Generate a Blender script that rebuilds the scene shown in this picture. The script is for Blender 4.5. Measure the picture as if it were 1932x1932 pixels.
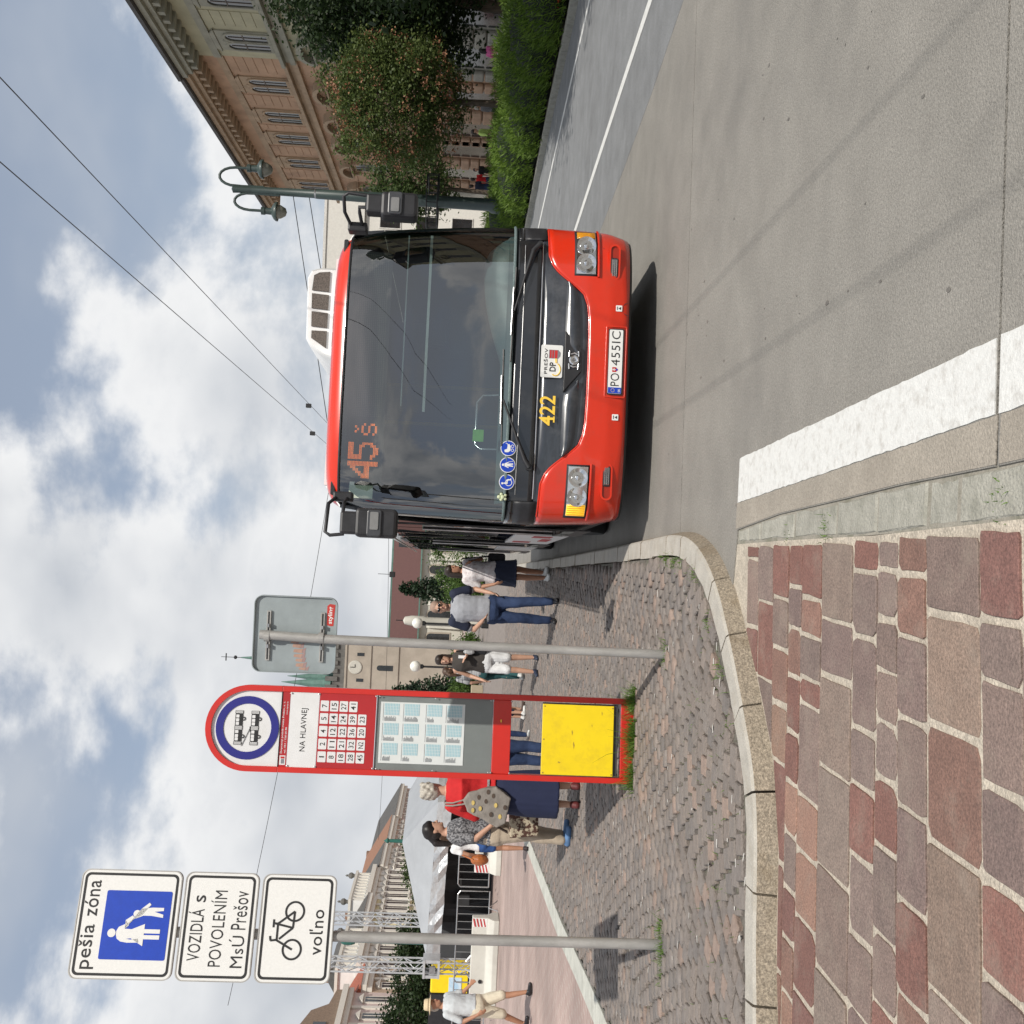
import bpy, bmesh, math, random
import numpy as np
from mathutils import Vector, Matrix, noise as mnoise
random.seed(7); RNG = np.random.default_rng(7)
for o in list(bpy.data.objects): bpy.data.objects.remove(o)
scene = bpy.context.scene
COL = scene.collection
rad = math.radians

# ---------------------------------------------------------------- camera (the phone was held on its side)
PITCH, ROLL = rad(2.93), rad(2.7)
fw = Vector((0, math.cos(PITCH), -math.sin(PITCH))); u0 = Vector((0, math.sin(PITCH), math.cos(PITCH))); r0 = Vector((1, 0, 0))
right = math.cos(ROLL) * r0 + math.sin(ROLL) * u0
up = math.cos(ROLL) * u0 - math.sin(ROLL) * r0
cam_data = bpy.data.cameras.new('camera'); cam = bpy.data.objects.new('camera', cam_data); COL.objects.link(cam)
m = Matrix.Identity(4)
for i, ax in enumerate((-up, right, -fw)):
    for k in range(3): m[k][i] = ax[k]
m.translation = Vector((0, 0, 1.6)); cam.matrix_world = m
cam_data.sensor_width = 36; cam_data.sensor_height = 36; cam_data.sensor_fit = 'HORIZONTAL'
cam_data.lens = 36 * 1937 / 1932; cam_data.clip_start = .05; cam_data.clip_end = 3000
scene.camera = cam

# ---------------------------------------------------------------- sun, sky, exposure
SUN_EL = rad(50); SUN_DIR = Vector((.45 * math.cos(SUN_EL), -.893 * math.cos(SUN_EL), math.sin(SUN_EL))).normalized()
sl = bpy.data.lights.new('sun', 'SUN'); sl.energy = 4.5; sl.angle = rad(.55); sl.color = (1, .95, .87)
sun = bpy.data.objects.new('sun', sl); COL.objects.link(sun)
sun.rotation_euler = SUN_DIR.to_track_quat('Z', 'Y').to_euler(); sun.location = (10, -20, 30)
scene.view_settings.view_transform = 'Standard'; scene.view_settings.look = 'None'
scene.view_settings.gamma = 1; scene.view_settings.exposure = -0.1
try: scene.view_settings.use_curve_mapping = False
except Exception: pass

world = bpy.data.worlds.new('World'); scene.world = world; world.use_nodes = True
def build_sky():
    nt = world.node_tree; nt.nodes.clear(); N = nt.nodes.new; L = nt.links.new
    def math_(op, a, b=None, clamp=False):
        n = N('ShaderNodeMath'); n.operation = op; n.use_clamp = clamp
        for i, v in enumerate((a, b)):
            if v is None: continue
            if isinstance(v, (int, float)): n.inputs[i].default_value = v
            else: L(v, n.inputs[i])
        return n.outputs[0]
    out = N('ShaderNodeOutputWorld'); bg = N('ShaderNodeBackground'); bg.inputs[1].default_value = .1
    sky = N('ShaderNodeTexSky'); sky.sky_type = 'NISHITA'; sky.sun_disc = False
    sky.sun_elevation = SUN_EL; sky.sun_rotation = math.atan2(SUN_DIR.x, SUN_DIR.y)
    sky.air_density = 1.0; sky.dust_density = 1.2; sky.ozone_density = 1.5
    tc = N('ShaderNodeTexCoord')
    def fld(off, sc, det, rough, seed, sq=1.55):
        mp = N('ShaderNodeMapping'); mp.inputs['Location'].default_value = (off[0] + seed, off[1], off[2] * sq); mp.inputs['Scale'].default_value = (1, 1, sq); L(tc.outputs['Generated'], mp.inputs[0])
        n = N('ShaderNodeTexNoise'); n.inputs['Scale'].default_value = sc; n.inputs['Detail'].default_value = det; n.inputs['Roughness'].default_value = rough; n.inputs['Distortion'].default_value = .12
        L(mp.outputs[0], n.inputs['Vector']); return n.outputs['Fac']
    def step(v, lo, hi, a=0., b=1.):
        r = N('ShaderNodeMapRange'); r.interpolation_type = 'SMOOTHSTEP'; r.inputs['From Min'].default_value = lo; r.inputs['From Max'].default_value = hi; r.inputs['To Min'].default_value = a; r.inputs['To Max'].default_value = b; L(v, r.inputs[0]); return r.outputs[0]
    def mixc(f, A, B):
        q = N('ShaderNodeMix'); q.data_type = 'RGBA'
        if isinstance(f, float): q.inputs['Factor'].default_value = f
        else: L(f, q.inputs['Factor'])
        for k, v in (('A', A), ('B', B)):
            if isinstance(v, tuple): q.inputs[k].default_value = (*v, 1)
            else: L(v, q.inputs[k])
        return q.outputs['Result']
    zero = (0, 0, 0); so = (SUN_DIR.x * .07, SUN_DIR.y * .07, SUN_DIR.z * .07)
    base = mixc(.40, sky.outputs[0], (6.5, 7.1, 8.0))                       # pale summer blue
    veil = fld(zero, 1.7, 5, .5, SKY_SEED + 9.1); base = mixc(step(veil, .40, .60, 0, .85), base, (5.9, 6.3, 6.9))   # thin high veil
    c = fld(zero, 2.3, 11, .56, SKY_SEED); cs = fld(so, 2.3, 4, .5, SKY_SEED)
    den = step(c, .455, .545); body = step(c, .50, .70)
    lit = math_('ADD', math_('MULTIPLY', math_('SUBTRACT', c, cs), 5.5), .72, clamp=True); lit = math_('SUBTRACT', lit, math_('MULTIPLY', body, .55), clamp=True)
    cloud = mixc(lit, (5.3, 5.7, 6.3), (9.8, 9.85, 9.9))
    L(mixc(den, base, cloud), bg.inputs[0]); L(bg.outputs[0], out.inputs[0])
SKY_SEED = 3.0
build_sky()
# ---------------------------------------------------------------- materials
MATS = {}
def mat(name, col=(.5, .5, .5), rough=.6, metal=0., var=.12, scale=6., bump=0., bscale=40., col2=None, emit=0., spec=.5, coat=0., attr=False, objrand=0., stretch=None, dirt=None, trans=None, sharp=0., speck=0., sscale=260.):
    if name in MATS: return MATS[name]
    M = bpy.data.materials.new(name); M.use_nodes = True; nt = M.node_tree; N = nt.nodes.new; L = nt.links.new
    b = nt.nodes['Principled BSDF']; b.inputs['Roughness'].default_value = rough; b.inputs['Metallic'].default_value = metal
    b.inputs['Specular IOR Level'].default_value = spec; b.inputs['Coat Weight'].default_value = coat; b.inputs['Coat Roughness'].default_value = .06
    tc = N('ShaderNodeTexCoord'); vec = tc.outputs['Object']
    if stretch:
        mp = N('ShaderNodeMapping'); mp.inputs['Scale'].default_value = stretch; L(vec, mp.inputs['Vector']); vec = mp.outputs[0]
    n = N('ShaderNodeTexNoise'); n.inputs['Scale'].default_value = scale; n.inputs['Detail'].default_value = 6; n.inputs['Roughness'].default_value = .65; L(vec, n.inputs['Vector'])
    mix = N('ShaderNodeMix'); mix.data_type = 'RGBA'
    c2 = col2 or tuple(max(0, c * (1 - 2 * var)) for c in col); c1 = col if col2 else tuple(min(1, c * (1 + var)) for c in col)
    mr = N('ShaderNodeMapRange'); mr.inputs['From Min'].default_value = .3 + sharp * .19; mr.inputs['From Max'].default_value = .7 - sharp * .19; L(n.outputs['Fac'], mr.inputs[0])
    L(mr.outputs[0], mix.inputs['Factor']); mix.inputs['A'].default_value = (*c1, 1); mix.inputs['B'].default_value = (*c2, 1)
    res = mix.outputs['Result']
    def mul(a, bsock):
        q = N('ShaderNodeMix'); q.data_type = 'RGBA'; q.blend_type = 'MULTIPLY'; q.inputs['Factor'].default_value = 1; L(a, q.inputs['A']); L(bsock, q.inputs['B']); return q.outputs['Result']
    if attr:
        at = N('ShaderNodeAttribute'); at.attribute_name = 'Col'; res = mul(res, at.outputs['Color'])
    if objrand:
        oi = N('ShaderNodeObjectInfo'); mo = N('ShaderNodeMapRange'); mo.inputs['To Min'].default_value = 1 - objrand; mo.inputs['To Max'].default_value = 1 + objrand
        L(oi.outputs['Random'], mo.inputs[0]); cc = N('ShaderNodeCombineColor')
        for i in range(3): L(mo.outputs[0], cc.inputs[i])
        res = mul(res, cc.outputs[0])
    if speck:
        sn = N('ShaderNodeTexNoise'); sn.inputs['Scale'].default_value = sscale; sn.inputs['Detail'].default_value = 2; sn.inputs['Roughness'].default_value = .8; L(tc.outputs['Object'], sn.inputs['Vector'])
        sm = N('ShaderNodeMapRange'); sm.inputs['From Min'].default_value = .3; sm.inputs['From Max'].default_value = .7; sm.inputs['To Min'].default_value = 1 - speck; sm.inputs['To Max'].default_value = 1 + speck; L(sn.outputs['Fac'], sm.inputs[0]); sc_ = N('ShaderNodeCombineColor')
        for i in range(3): L(sm.outputs[0], sc_.inputs[i])
        res = mul(res, sc_.outputs[0])
    if dirt:   # (colour, scale, amount): blotchy stains
        dn = N('ShaderNodeTexNoise'); dn.inputs['Scale'].default_value = dirt[1]; dn.inputs['Detail'].default_value = 8; dn.inputs['Roughness'].default_value = .7; L(tc.outputs['Object'], dn.inputs['Vector'])
        dm = N('ShaderNodeMapRange'); dm.inputs['From Min'].default_value = .5; dm.inputs['From Max'].default_value = .72; dm.inputs['To Max'].default_value = dirt[2]; L(dn.outputs['Fac'], dm.inputs[0])
        q = N('ShaderNodeMix'); q.data_type = 'RGBA'; L(dm.outputs[0], q.inputs['Factor']); L(res, q.inputs['A']); q.inputs['B'].default_value = (*dirt[0], 1); res = q.outputs['Result']
    L(res, b.inputs['Base Color'])
    if bump:
        bn = N('ShaderNodeTexNoise'); bn.inputs['Scale'].default_value = bscale; bn.inputs['Detail'].default_value = 6; L(vec, bn.inputs['Vector'])
        bp = N('ShaderNodeBump'); bp.inputs['Strength'].default_value = bump; bp.inputs['Distance'].default_value = .02; L(bn.outputs['Fac'], bp.inputs['Height']); L(bp.outputs[0], b.inputs['Normal'])
    if emit:
        b.inputs['Emission Color'].default_value = (*col, 1); b.inputs['Emission Strength'].default_value = emit
    if trans:
        b.inputs['Transmission Weight'].default_value = trans
    MATS[name] = M; return M
def glass(name, tint=(.5, .56, .55), ior=1.55, rough=.0):
    if name in MATS: return MATS[name]
    M = bpy.data.materials.new(name); M.use_nodes = True; nt = M.node_tree; nt.nodes.clear(); N = nt.nodes.new; L = nt.links.new
    o = N('ShaderNodeOutputMaterial'); mx = N('ShaderNodeMixShader'); t = N('ShaderNodeBsdfTransparent'); t.inputs[0].default_value = (*tint, 1)
    g = N('ShaderNodeBsdfGlossy'); g.inputs['Roughness'].default_value = rough
    lw = N('ShaderNodeLayerWeight'); lw.inputs['Blend'].default_value = .5; f0 = ((ior - 1) / (ior + 1)) ** 2      # same reflectance from both sides
    pw = N('ShaderNodeMath'); pw.operation = 'POWER'; pw.inputs[1].default_value = 5; L(lw.outputs['Facing'], pw.inputs[0])
    ma = N('ShaderNodeMath'); ma.operation = 'MULTIPLY_ADD'; ma.inputs[1].default_value = 1 - f0; ma.inputs[2].default_value = f0; L(pw.outputs[0], ma.inputs[0])
    L(ma.outputs[0], mx.inputs[0]); L(t.outputs[0], mx.inputs[1]); L(g.outputs[0], mx.inputs[2]); L(mx.outputs[0], o.inputs[0])
    MATS[name] = M; return M

# ---------------------------------------------------------------- mesh helpers
def rot2(a): return math.cos(a), math.sin(a)
def rrect(x0, x1, z0, z1, r, n=5):
    pts = []
    for cx, cz, a0 in ((x1 - r, z1 - r, 0), (x0 + r, z1 - r, 90), (x0 + r, z0 + r, 180), (x1 - r, z0 + r, 270)):
        for i in range(n + 1):
            a = rad(a0 + 90 * i / n); pts.append((cx + r * math.cos(a), cz + r * math.sin(a)))
    return pts
def circ(cx, cz, r, n=24, a0=0, a1=360):
    k = n if a1 - a0 >= 360 else n + 1
    return [(cx + r * math.cos(rad(a0 + (a1 - a0) * i / n)), cz + r * math.sin(rad(a0 + (a1 - a0) * i / n))) for i in range(k)]
class MB:
    def __init__(s): s.v = []; s.f = []
    def add(s, V, F):
        o = len(s.v); s.v += [tuple(p) for p in V]; s.f += [tuple(i + o for i in q) for q in F]; return s
    def box(s, x0, x1, y0, y1, z0, z1):
        return s.add([(x, y, z) for z in (z0, z1) for y in (y0, y1) for x in (x0, x1)], [(0, 2, 3, 1), (4, 5, 7, 6), (0, 1, 5, 4), (2, 6, 7, 3), (0, 4, 6, 2), (1, 3, 7, 5)])
    def hexa(s, P):   # 8 points: bottom 4 (ccw), top 4
        return s.add(P, [(3, 2, 1, 0), (4, 5, 6, 7), (0, 1, 5, 4), (1, 2, 6, 5), (2, 3, 7, 6), (3, 0, 4, 7)])
    def prism(s, poly, y0, y1):      # polygon in x,z extruded along y
        n = len(poly)
        a = sum(poly[i][0] * poly[(i + 1) % n][1] - poly[(i + 1) % n][0] * poly[i][1] for i in range(n))
        if a < 0: poly = poly[::-1]
        V = [(x, y0, z) for x, z in poly] + [(x, y1, z) for x, z in poly]
        F = [tuple(range(n)), tuple(range(2 * n - 1, n - 1, -1))] + [(i, i + n, (i + 1) % n + n, (i + 1) % n) for i in range(n)]
        return s.add(V, F)
    def slab(s, poly, z0, z1, inset=0, chamfer=0):       # polygon in x,y extruded along z
        n = len(poly)
        a = sum(poly[i][0] * poly[(i + 1) % n][1] - poly[(i + 1) % n][0] * poly[i][1] for i in range(n))
        if a < 0: poly = poly[::-1]
        if chamfer:
            cx = sum(p[0] for p in poly) / n; cy = sum(p[1] for p in poly) / n
            def ins(p):
                d = math.hypot(p[0] - cx, p[1] - cy); k = max(0, 1 - chamfer * 1.3 / max(d, 1e-6)); return (cx + (p[0] - cx) * k, cy + (p[1] - cy) * k)
            top = [ins(p) for p in poly]
            V = [(x, y, z0) for x, y in poly] + [(x, y, z1 - chamfer) for x, y in poly] + [(x, y, z1) for x, y in top]
            F = [tuple(range(2 * n, 3 * n))] + [(i, (i + 1) % n, (i + 1) % n + n, i + n) for i in range(n)] + [(i + n, (i + 1) % n + n, (i + 1) % n + 2 * n, i + 2 * n) for i in range(n)]
            return s.add(V, F)
        V = [(x, y, z0) for x, y in poly] + [(x, y, z1) for x, y in poly]
        F = [tuple(range(n - 1, -1, -1)), tuple(range(n, 2 * n))] + [(i, (i + 1) % n, (i + 1) % n + n, i + n) for i in range(n)]
        return s.add(V, F)
    def ring(s, outer, inner, y0, y1):   # frame between two closed polylines with the same count, x,z extruded along y
        n = len(outer)
        V = [(x, y0, z) for x, z in outer] + [(x, y0, z) for x, z in inner] + [(x, y1, z) for x, z in outer] + [(x, y1, z) for x, z in inner]
        F = []
        for i in range(n):
            j = (i + 1) % n
            F += [(i, i + n, j + n, j), (i + 2 * n, j + 2 * n, j + 3 * n, i + 3 * n), (i, j, j + 2 * n, i + 2 * n), (i + n, i + 3 * n, j + 3 * n, j + n)]
        return s.add(V, F)
    def tube(s, P, r, n=8, cap=True):
        P = [Vector(p) for p in P]; m_ = len(P); R = r if isinstance(r, (list, tuple)) else [r] * m_
        d0 = (P[1] - P[0]).normalized(); ref = Vector((0, 0, 1)) if abs(d0.z) < .9 else Vector((1, 0, 0)); u = d0.cross(ref).normalized()
        V = []
        for i in range(m_):
            d = (P[min(i + 1, m_ - 1)] - P[max(i - 1, 0)]).normalized(); u = (u - d * u.dot(d)).normalized(); w = d.cross(u)
            for k in range(n):
                a = 2 * math.pi * k / n; V.append(P[i] + (u * math.cos(a) + w * math.sin(a)) * R[i])
        F = [(i * n + k, i * n + (k + 1) % n, (i + 1) * n + (k + 1) % n, (i + 1) * n + k) for i in range(m_ - 1) for k in range(n)]
        if cap: F += [tuple(range(n - 1, -1, -1)), tuple(range((m_ - 1) * n, m_ * n))]
        return s.add(V, F)
    def lathe(s, prof, c=(0, 0, 0), n=20, axis='z'):   # profile of (r, h)
        V = []; m_ = len(prof)
        for r, h in prof:
            for k in range(n):
                a = 2 * math.pi * k / n; x, y = r * math.cos(a), r * math.sin(a)
                V.append((c[0] + x, c[1] + y, c[2] + h) if axis == 'z' else ((c[0] + x, c[1] - h, c[2] + y) if axis == 'y' else (c[0] + h, c[1] + x, c[2] + y)))
        F = [(i * n + k, i * n + (k + 1) % n, (i + 1) * n + (k + 1) % n, (i + 1) * n + k) for i in range(m_ - 1) for k in range(n)]
        if prof[0][0] > 1e-5: F.append(tuple(range(n - 1, -1, -1)))
        if prof[-1][0] > 1e-5: F.append(tuple(range((m_ - 1) * n, m_ * n)))
        return s.add(V, F)
    def loft(s, rings, n=16):         # rings: (cx, cy, cz, rx, ry) stacked, closed with caps
        V = []
        for cx, cy, cz, rx, ry in rings:
            for k in range(n):
                a = 2 * math.pi * k / n; V.append((cx + rx * math.cos(a), cy + ry * math.sin(a), cz))
        m_ = len(rings)
        F = [(i * n + k, i * n + (k + 1) % n, (i + 1) * n + (k + 1) % n, (i + 1) * n + k) for i in range(m_ - 1) for k in range(n)]
        F += [tuple(range(n - 1, -1, -1)), tuple(range((m_ - 1) * n, m_ * n))]
        return s.add(V, F)
    def cap(s, p, q, r1, r2, n=10):    # tapered capsule
        p = Vector(p); q = Vector(q); d = (q - p); L_ = d.length; d = d / max(L_, 1e-6)
        P = []; R = []
        for a in (85, 60, 35, 10): P.append(p - d * r1 * math.sin(rad(a))); R.append(max(r1 * math.cos(rad(a)), .001))
        for t in (0.25, .5, .75): P.append(p + d * L_ * t); R.append(r1 + (r2 - r1) * t)
        for a in (10, 35, 60, 85): P.append(q + d * r2 * math.sin(rad(a))); R.append(max(r2 * math.cos(rad(a)), .001))
        return s.tube(P, R, n)
    def ell(s, c, rx, ry, rz, n=14, m_=9):
        V = []
        for i in range(m_):
            t = math.pi * (i + .02) / (m_ - 1 + .04)
            for k in range(n):
                a = 2 * math.pi * k / n; V.append((c[0] + rx * math.sin(t) * math.cos(a), c[1] + ry * math.sin(t) * math.sin(a), c[2] - rz * math.cos(t)))
        F = [(i * n + k, i * n + (k + 1) % n, (i + 1) * n + (k + 1) % n, (i + 1) * n + k) for i in range(m_ - 1) for k in range(n)]
        F += [tuple(range(n - 1, -1, -1)), tuple(range((m_ - 1) * n, m_ * n))]
        return s.add(V, F)
    def xf(s, M): s.v = [tuple(M @ Vector(p)) for p in s.v]; return s
    def mesh(s, name):
        me = bpy.data.meshes.new(name); me.from_pydata(s.v, [], s.f); me.update(); return me
    def build(s, name, material, parent=None, smooth=0, bevel=0, loc=None, rotz=0):
        me = s.mesh(name); me.materials.append(material)
        if smooth:
            me.polygons.foreach_set('use_smooth', [True] * len(me.polygons)); me.set_sharp_from_angle(angle=rad(smooth if smooth > 1 else 40))
        return link(name, me, parent, loc, rotz, bevel)
def link(name, me, parent=None, loc=None, rotz=0, bevel=0):
    o = bpy.data.objects.new(name, me); COL.objects.link(o)
    if parent is not None: o.parent = parent
    if loc is not None: o.location = loc
    if rotz: o.rotation_euler = (0, 0, rotz)
    if bevel:
        b = o.modifiers.new('bevel', 'BEVEL'); b.width = bevel; b.segments = 2; b.limit_method = 'ANGLE'; b.angle_limit = rad(40)
    return o
def empty(name, loc=(0, 0, 0), rotz=0):
    o = bpy.data.objects.new(name, None); COL.objects.link(o); o.location = loc; o.rotation_euler = (0, 0, rotz); o.empty_display_size = .1; return o
def tag(o, label=None, cat=None, group=None, kind=None):
    if label: o['label'] = label
    if cat: o['category'] = cat
    if group: o['group'] = group
    if kind: o['kind'] = kind
    return o
def copy_tree(o, parent=None):
    c = o.copy(); COL.objects.link(c); c.parent = parent
    for ch in list(o.children): copy_tree(ch, c)
    return c
def npmesh(name, V, F4, material, parent=None, col=None, smooth=False):   # V (n,3), F4 (m,4 or 3) arrays
    me = bpy.data.meshes.new(name); V = np.asarray(V, np.float32); F4 = np.asarray(F4, np.int32); k = F4.shape[1]
    me.vertices.add(len(V)); me.vertices.foreach_set('co', V.ravel()); me.loops.add(F4.size); me.loops.foreach_set('vertex_index', F4.ravel())
    me.polygons.add(len(F4)); me.polygons.foreach_set('loop_start', np.arange(0, F4.size, k, dtype=np.int32)); me.polygons.foreach_set('loop_total', np.full(len(F4), k, np.int32))
    if smooth: me.polygons.foreach_set('use_smooth', np.ones(len(F4), bool))
    me.update(calc_edges=True)
    if col is not None:
        a = me.color_attributes.new('Col', 'FLOAT_COLOR', 'POINT'); a.data.foreach_set('color', np.asarray(col, np.float32).ravel())
    me.materials.append(material); return link(name, me, parent)
def setcol(me, c):
    a = me.color_attributes.new('Col', 'FLOAT_COLOR', 'POINT'); a.data.foreach_set('color', np.tile(np.array([*c, 1], np.float32), len(me.vertices)))
def inpoly(x, y, poly):
    r = False; j = len(poly) - 1
    for i in range(len(poly)):
        xi, yi = poly[i]; xj, yj = poly[j]
        if (yi > y) != (yj > y) and x < (xj - xi) * (y - yi) / (yj - yi) + xi: r = not r
        j = i
    return r
# ---------------------------------------------------------------- lettering: flat meshes from the built-in font, made in one go
TXT = {}
def make_texts(items):
    obs = []
    for key, (s_, off, sp) in items.items():
        c = bpy.data.curves.new('t', 'FONT'); c.body = s_; c.align_x = 'LEFT'; c.offset = off; c.space_character = sp; c.resolution_u = 3
        o = bpy.data.objects.new('t', c); COL.objects.link(o); obs.append((key, o))
    dg = bpy.context.evaluated_depsgraph_get()
    for key, o in obs:
        me = bpy.data.meshes.new_from_object(o.evaluated_get(dg)); xs = [v.co.x for v in me.vertices]; ys = [v.co.y for v in me.vertices]
        TXT[key] = ([(v.co.x, v.co.y) for v in me.vertices], [tuple(p.vertices) for p in me.polygons], min(xs), max(xs), min(ys), max(ys))
        bpy.data.meshes.remove(me)
    for key, o in obs: c = o.data; bpy.data.objects.remove(o); bpy.data.curves.remove(c)
def put_text(key, x0, x1, z0, z1, y, material, parent, name='lettering', italic=0):
    """stretch lettering into the x,z rectangle at depth y, facing -y"""
    V, F, a, b, c, d = TXT[key]; sx = (x1 - x0) / (b - a); sz = (z1 - z0) / (d - c)
    mb = MB(); mb.add([(x0 + (p - a) * sx + italic * (q - c) * sz, y, z0 + (q - c) * sz) for p, q in V], F)
    return mb.build(name, material, parent)
# ---------------------------------------------------------------- remeshing (bodies and garments), evaluated together at the end
RJOBS = []
def remesh_later(mb, name, material, parent, voxel=.012, fold=0., smooth_it=2, vert_fold=1.):
    o = mb.build(name, material, parent); RJOBS.append((o, voxel, fold, smooth_it, vert_fold)); return o
def run_remesh():
    for o, vx, *_ in RJOBS:
        md = o.modifiers.new('r', 'REMESH'); md.mode = 'VOXEL'; md.voxel_size = vx
        s_ = o.modifiers.new('s', 'SMOOTH'); s_.iterations = _[1]; s_.factor = .5
    dg = bpy.context.evaluated_depsgraph_get()
    for o, vx, fold, it, vf in RJOBS:
        me = bpy.data.meshes.new_from_object(o.evaluated_get(dg)); me.name = o.name
        if fold:
            n = len(me.vertices); co = np.empty(n * 3); no = np.empty(n * 3); me.vertices.foreach_get('co', co); me.vertices.foreach_get('normal', no)
            co = co.reshape(-1, 3); no = no.reshape(-1, 3); sd = sum(map(ord, o.name)) % 50
            d = np.array([mnoise.noise((p[0] * 11 + sd, p[1] * 11, p[2] * 7 * vf)) + .6 * mnoise.noise((p[0] * 24, p[1] * 24 + sd, p[2] * 16 * vf)) for p in co])
            co += no * (d * fold)[:, None]; me.vertices.foreach_set('co', co.ravel())
        me.polygons.foreach_set('use_smooth', [True] * len(me.polygons)); me.update()
        old = o.data; o.modifiers.clear(); o.data = me; bpy.data.meshes.remove(old)
# ================================================================ GROUND
M_asph = mat('asphalt', (.205, .21, .215), .85, speck=.2, sscale=60, var=.1, scale=3, bump=.5, bscale=160, dirt=((.09, .09, .09), .5, .5))
M_conc = mat('road_concrete', (.248, .234, .21), .85, speck=.24, sscale=75, var=.07, scale=2.2, bump=.55, bscale=130, dirt=((.165, .157, .145), .5, .75), objrand=.04)
M_joint = mat('joint_filler', (.06, .055, .05), .9)
M_white = mat('road_paint', (.63, .63, .61), .7, speck=.1, sscale=60, var=.04, scale=30, bump=.25, bscale=120, dirt=((.40, .38, .35), 16, .8))
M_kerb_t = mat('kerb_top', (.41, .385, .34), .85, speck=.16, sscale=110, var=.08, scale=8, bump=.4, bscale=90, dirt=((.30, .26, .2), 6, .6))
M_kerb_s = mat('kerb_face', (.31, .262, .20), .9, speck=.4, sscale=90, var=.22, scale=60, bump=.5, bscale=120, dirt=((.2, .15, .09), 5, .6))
M_mortar = mat('mortar', (.47, .415, .34), .9, speck=.3, sscale=100, var=.12, scale=14, bump=.6, bscale=70, dirt=((.30, .26, .21), 4, .75))
M_paver = mat('paving_stone', (1, 1, 1), .8, speck=.36, sscale=95, var=.06, scale=9, bump=.4, bscale=110, attr=True, col2=(.76, .77, .78), dirt=((.27, .22, .18), 5, .5))
M_sett = mat('sett_stone', (1, 1, 1), .8, var=.1, scale=18, bump=.6, bscale=60, attr=True, col2=(.72, .72, .73))
M_sand = mat('sett_bedding', (.15, .135, .115), .95, var=.3, scale=25, bump=.8, bscale=60, dirt=((.1, .14, .05), 2, .5))
M_drain = mat('channel_stone', (.34, .33, .285), .88, speck=.15, sscale=150, var=.1, scale=10, bump=.6, bscale=70, dirt=((.2, .2, .16), 5, .6), objrand=.07)
M_strip = mat('light_stone', (.47, .47, .42), .85, var=.1, scale=6, bump=.3, dirt=((.3, .29, .25), 3, .6), objrand=.06)
M_soil = mat('soil', (.09, .065, .045), .95, var=.3, scale=12, bump=.8)
M_far = mat('distant_ground', (.27, .25, .22), .9, var=.15, scale=.2)
def brick_mat():
    M = bpy.data.materials.new('plaza_brick'); M.use_nodes = True; nt = M.node_tree; N = nt.nodes.new; L = nt.links.new; b = nt.nodes['Principled BSDF']; b.inputs['Roughness'].default_value = .85
    tc = N('ShaderNodeTexCoord'); mp = N('ShaderNodeMapping'); mp.inputs['Rotation'].default_value = (0, 0, .13); L(tc.outputs['Object'], mp.inputs[0])
    t = N('ShaderNodeTexBrick'); t.inputs['Scale'].default_value = 1; t.inputs['Brick Width'].default_value = .24; t.inputs['Row Height'].default_value = .12; t.inputs['Mortar Size'].default_value = .008
    t.inputs['Color1'].default_value = (.30, .195, .165, 1); t.inputs['Color2'].default_value = (.35, .235, .2, 1); t.inputs['Mortar'].default_value = (.40, .34, .29, 1); L(mp.outputs[0], t.inputs['Vector'])
    n = N('ShaderNodeTexNoise'); n.inputs['Scale'].default_value = .7; n.inputs['Detail'].default_value = 7; L(tc.outputs['Object'], n.inputs['Vector'])
    q = N('ShaderNodeMix'); q.data_type = 'RGBA'; q.blend_type = 'OVERLAY'; q.inputs['Factor'].default_value = .55; L(t.outputs[0], q.inputs['A']); L(n.outputs['Fac'], q.inputs['B']); 
    hs = N('ShaderNodeHueSaturation'); hs.inputs['Saturation'].default_value = .82; L(q.outputs['Result'], hs.inputs['Color']); L(hs.outputs[0], b.inputs['Base Color'])
    bp = N('ShaderNodeBump'); bp.inputs['Strength'].default_value = .4; bp.inputs['Distance'].default_value = .01; bp.invert = True; L(t.outputs['Fac'], bp.inputs['Height']); L(bp.outputs[0], b.inputs['Normal']); return M
M_plaza = brick_mat()

def catmull(P, k=6):
    out = []
    for i in range(len(P) - 1):
        p0 = P[max(i - 1, 0)]; p1 = P[i]; p2 = P[i + 1]; p3 = P[min(i + 2, len(P) - 1)]
        for j in range(k):
            t = j / k
            out.append(tuple(.5 * (2 * p1[c] + (p2[c] - p0[c]) * t + (2 * p0[c] - 5 * p1[c] + 4 * p2[c] - p3[c]) * t * t + (3 * p1[c] - p0[c] - 3 * p2[c] + p3[c]) * t ** 3) for c in (0, 1)))
    out.append(P[-1]); return out
class Path:
    def __init__(s, P):
        s.P = P; s.L = [0]
        for a, b in zip(P, P[1:]): s.L.append(s.L[-1] + math.hypot(b[0] - a[0], b[1] - a[1]))
    def at(s, d):
        d = min(max(d, 0), s.L[-1] - 1e-6); i = int(np.searchsorted(s.L, d, side='right')) - 1; t = (d - s.L[i]) / (s.L[i + 1] - s.L[i]); a, b = s.P[i], s.P[i + 1]
        tx, ty = (b[0] - a[0]) / (s.L[i + 1] - s.L[i]), (b[1] - a[1]) / (s.L[i + 1] - s.L[i])
        return a[0] + (b[0] - a[0]) * t, a[1] + (b[1] - a[1]) * t, -ty, tx       # point and left normal
    def off(s, d, o): x, y, nx, ny = s.at(d); return x + nx * o, y + ny * o
def xlin(tab):      # x as function of y, table sorted by y
    ys = [t[1] for t in tab]; xs = [t[0] for t in tab]; return lambda y: float(np.interp(y, ys, xs))

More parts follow.
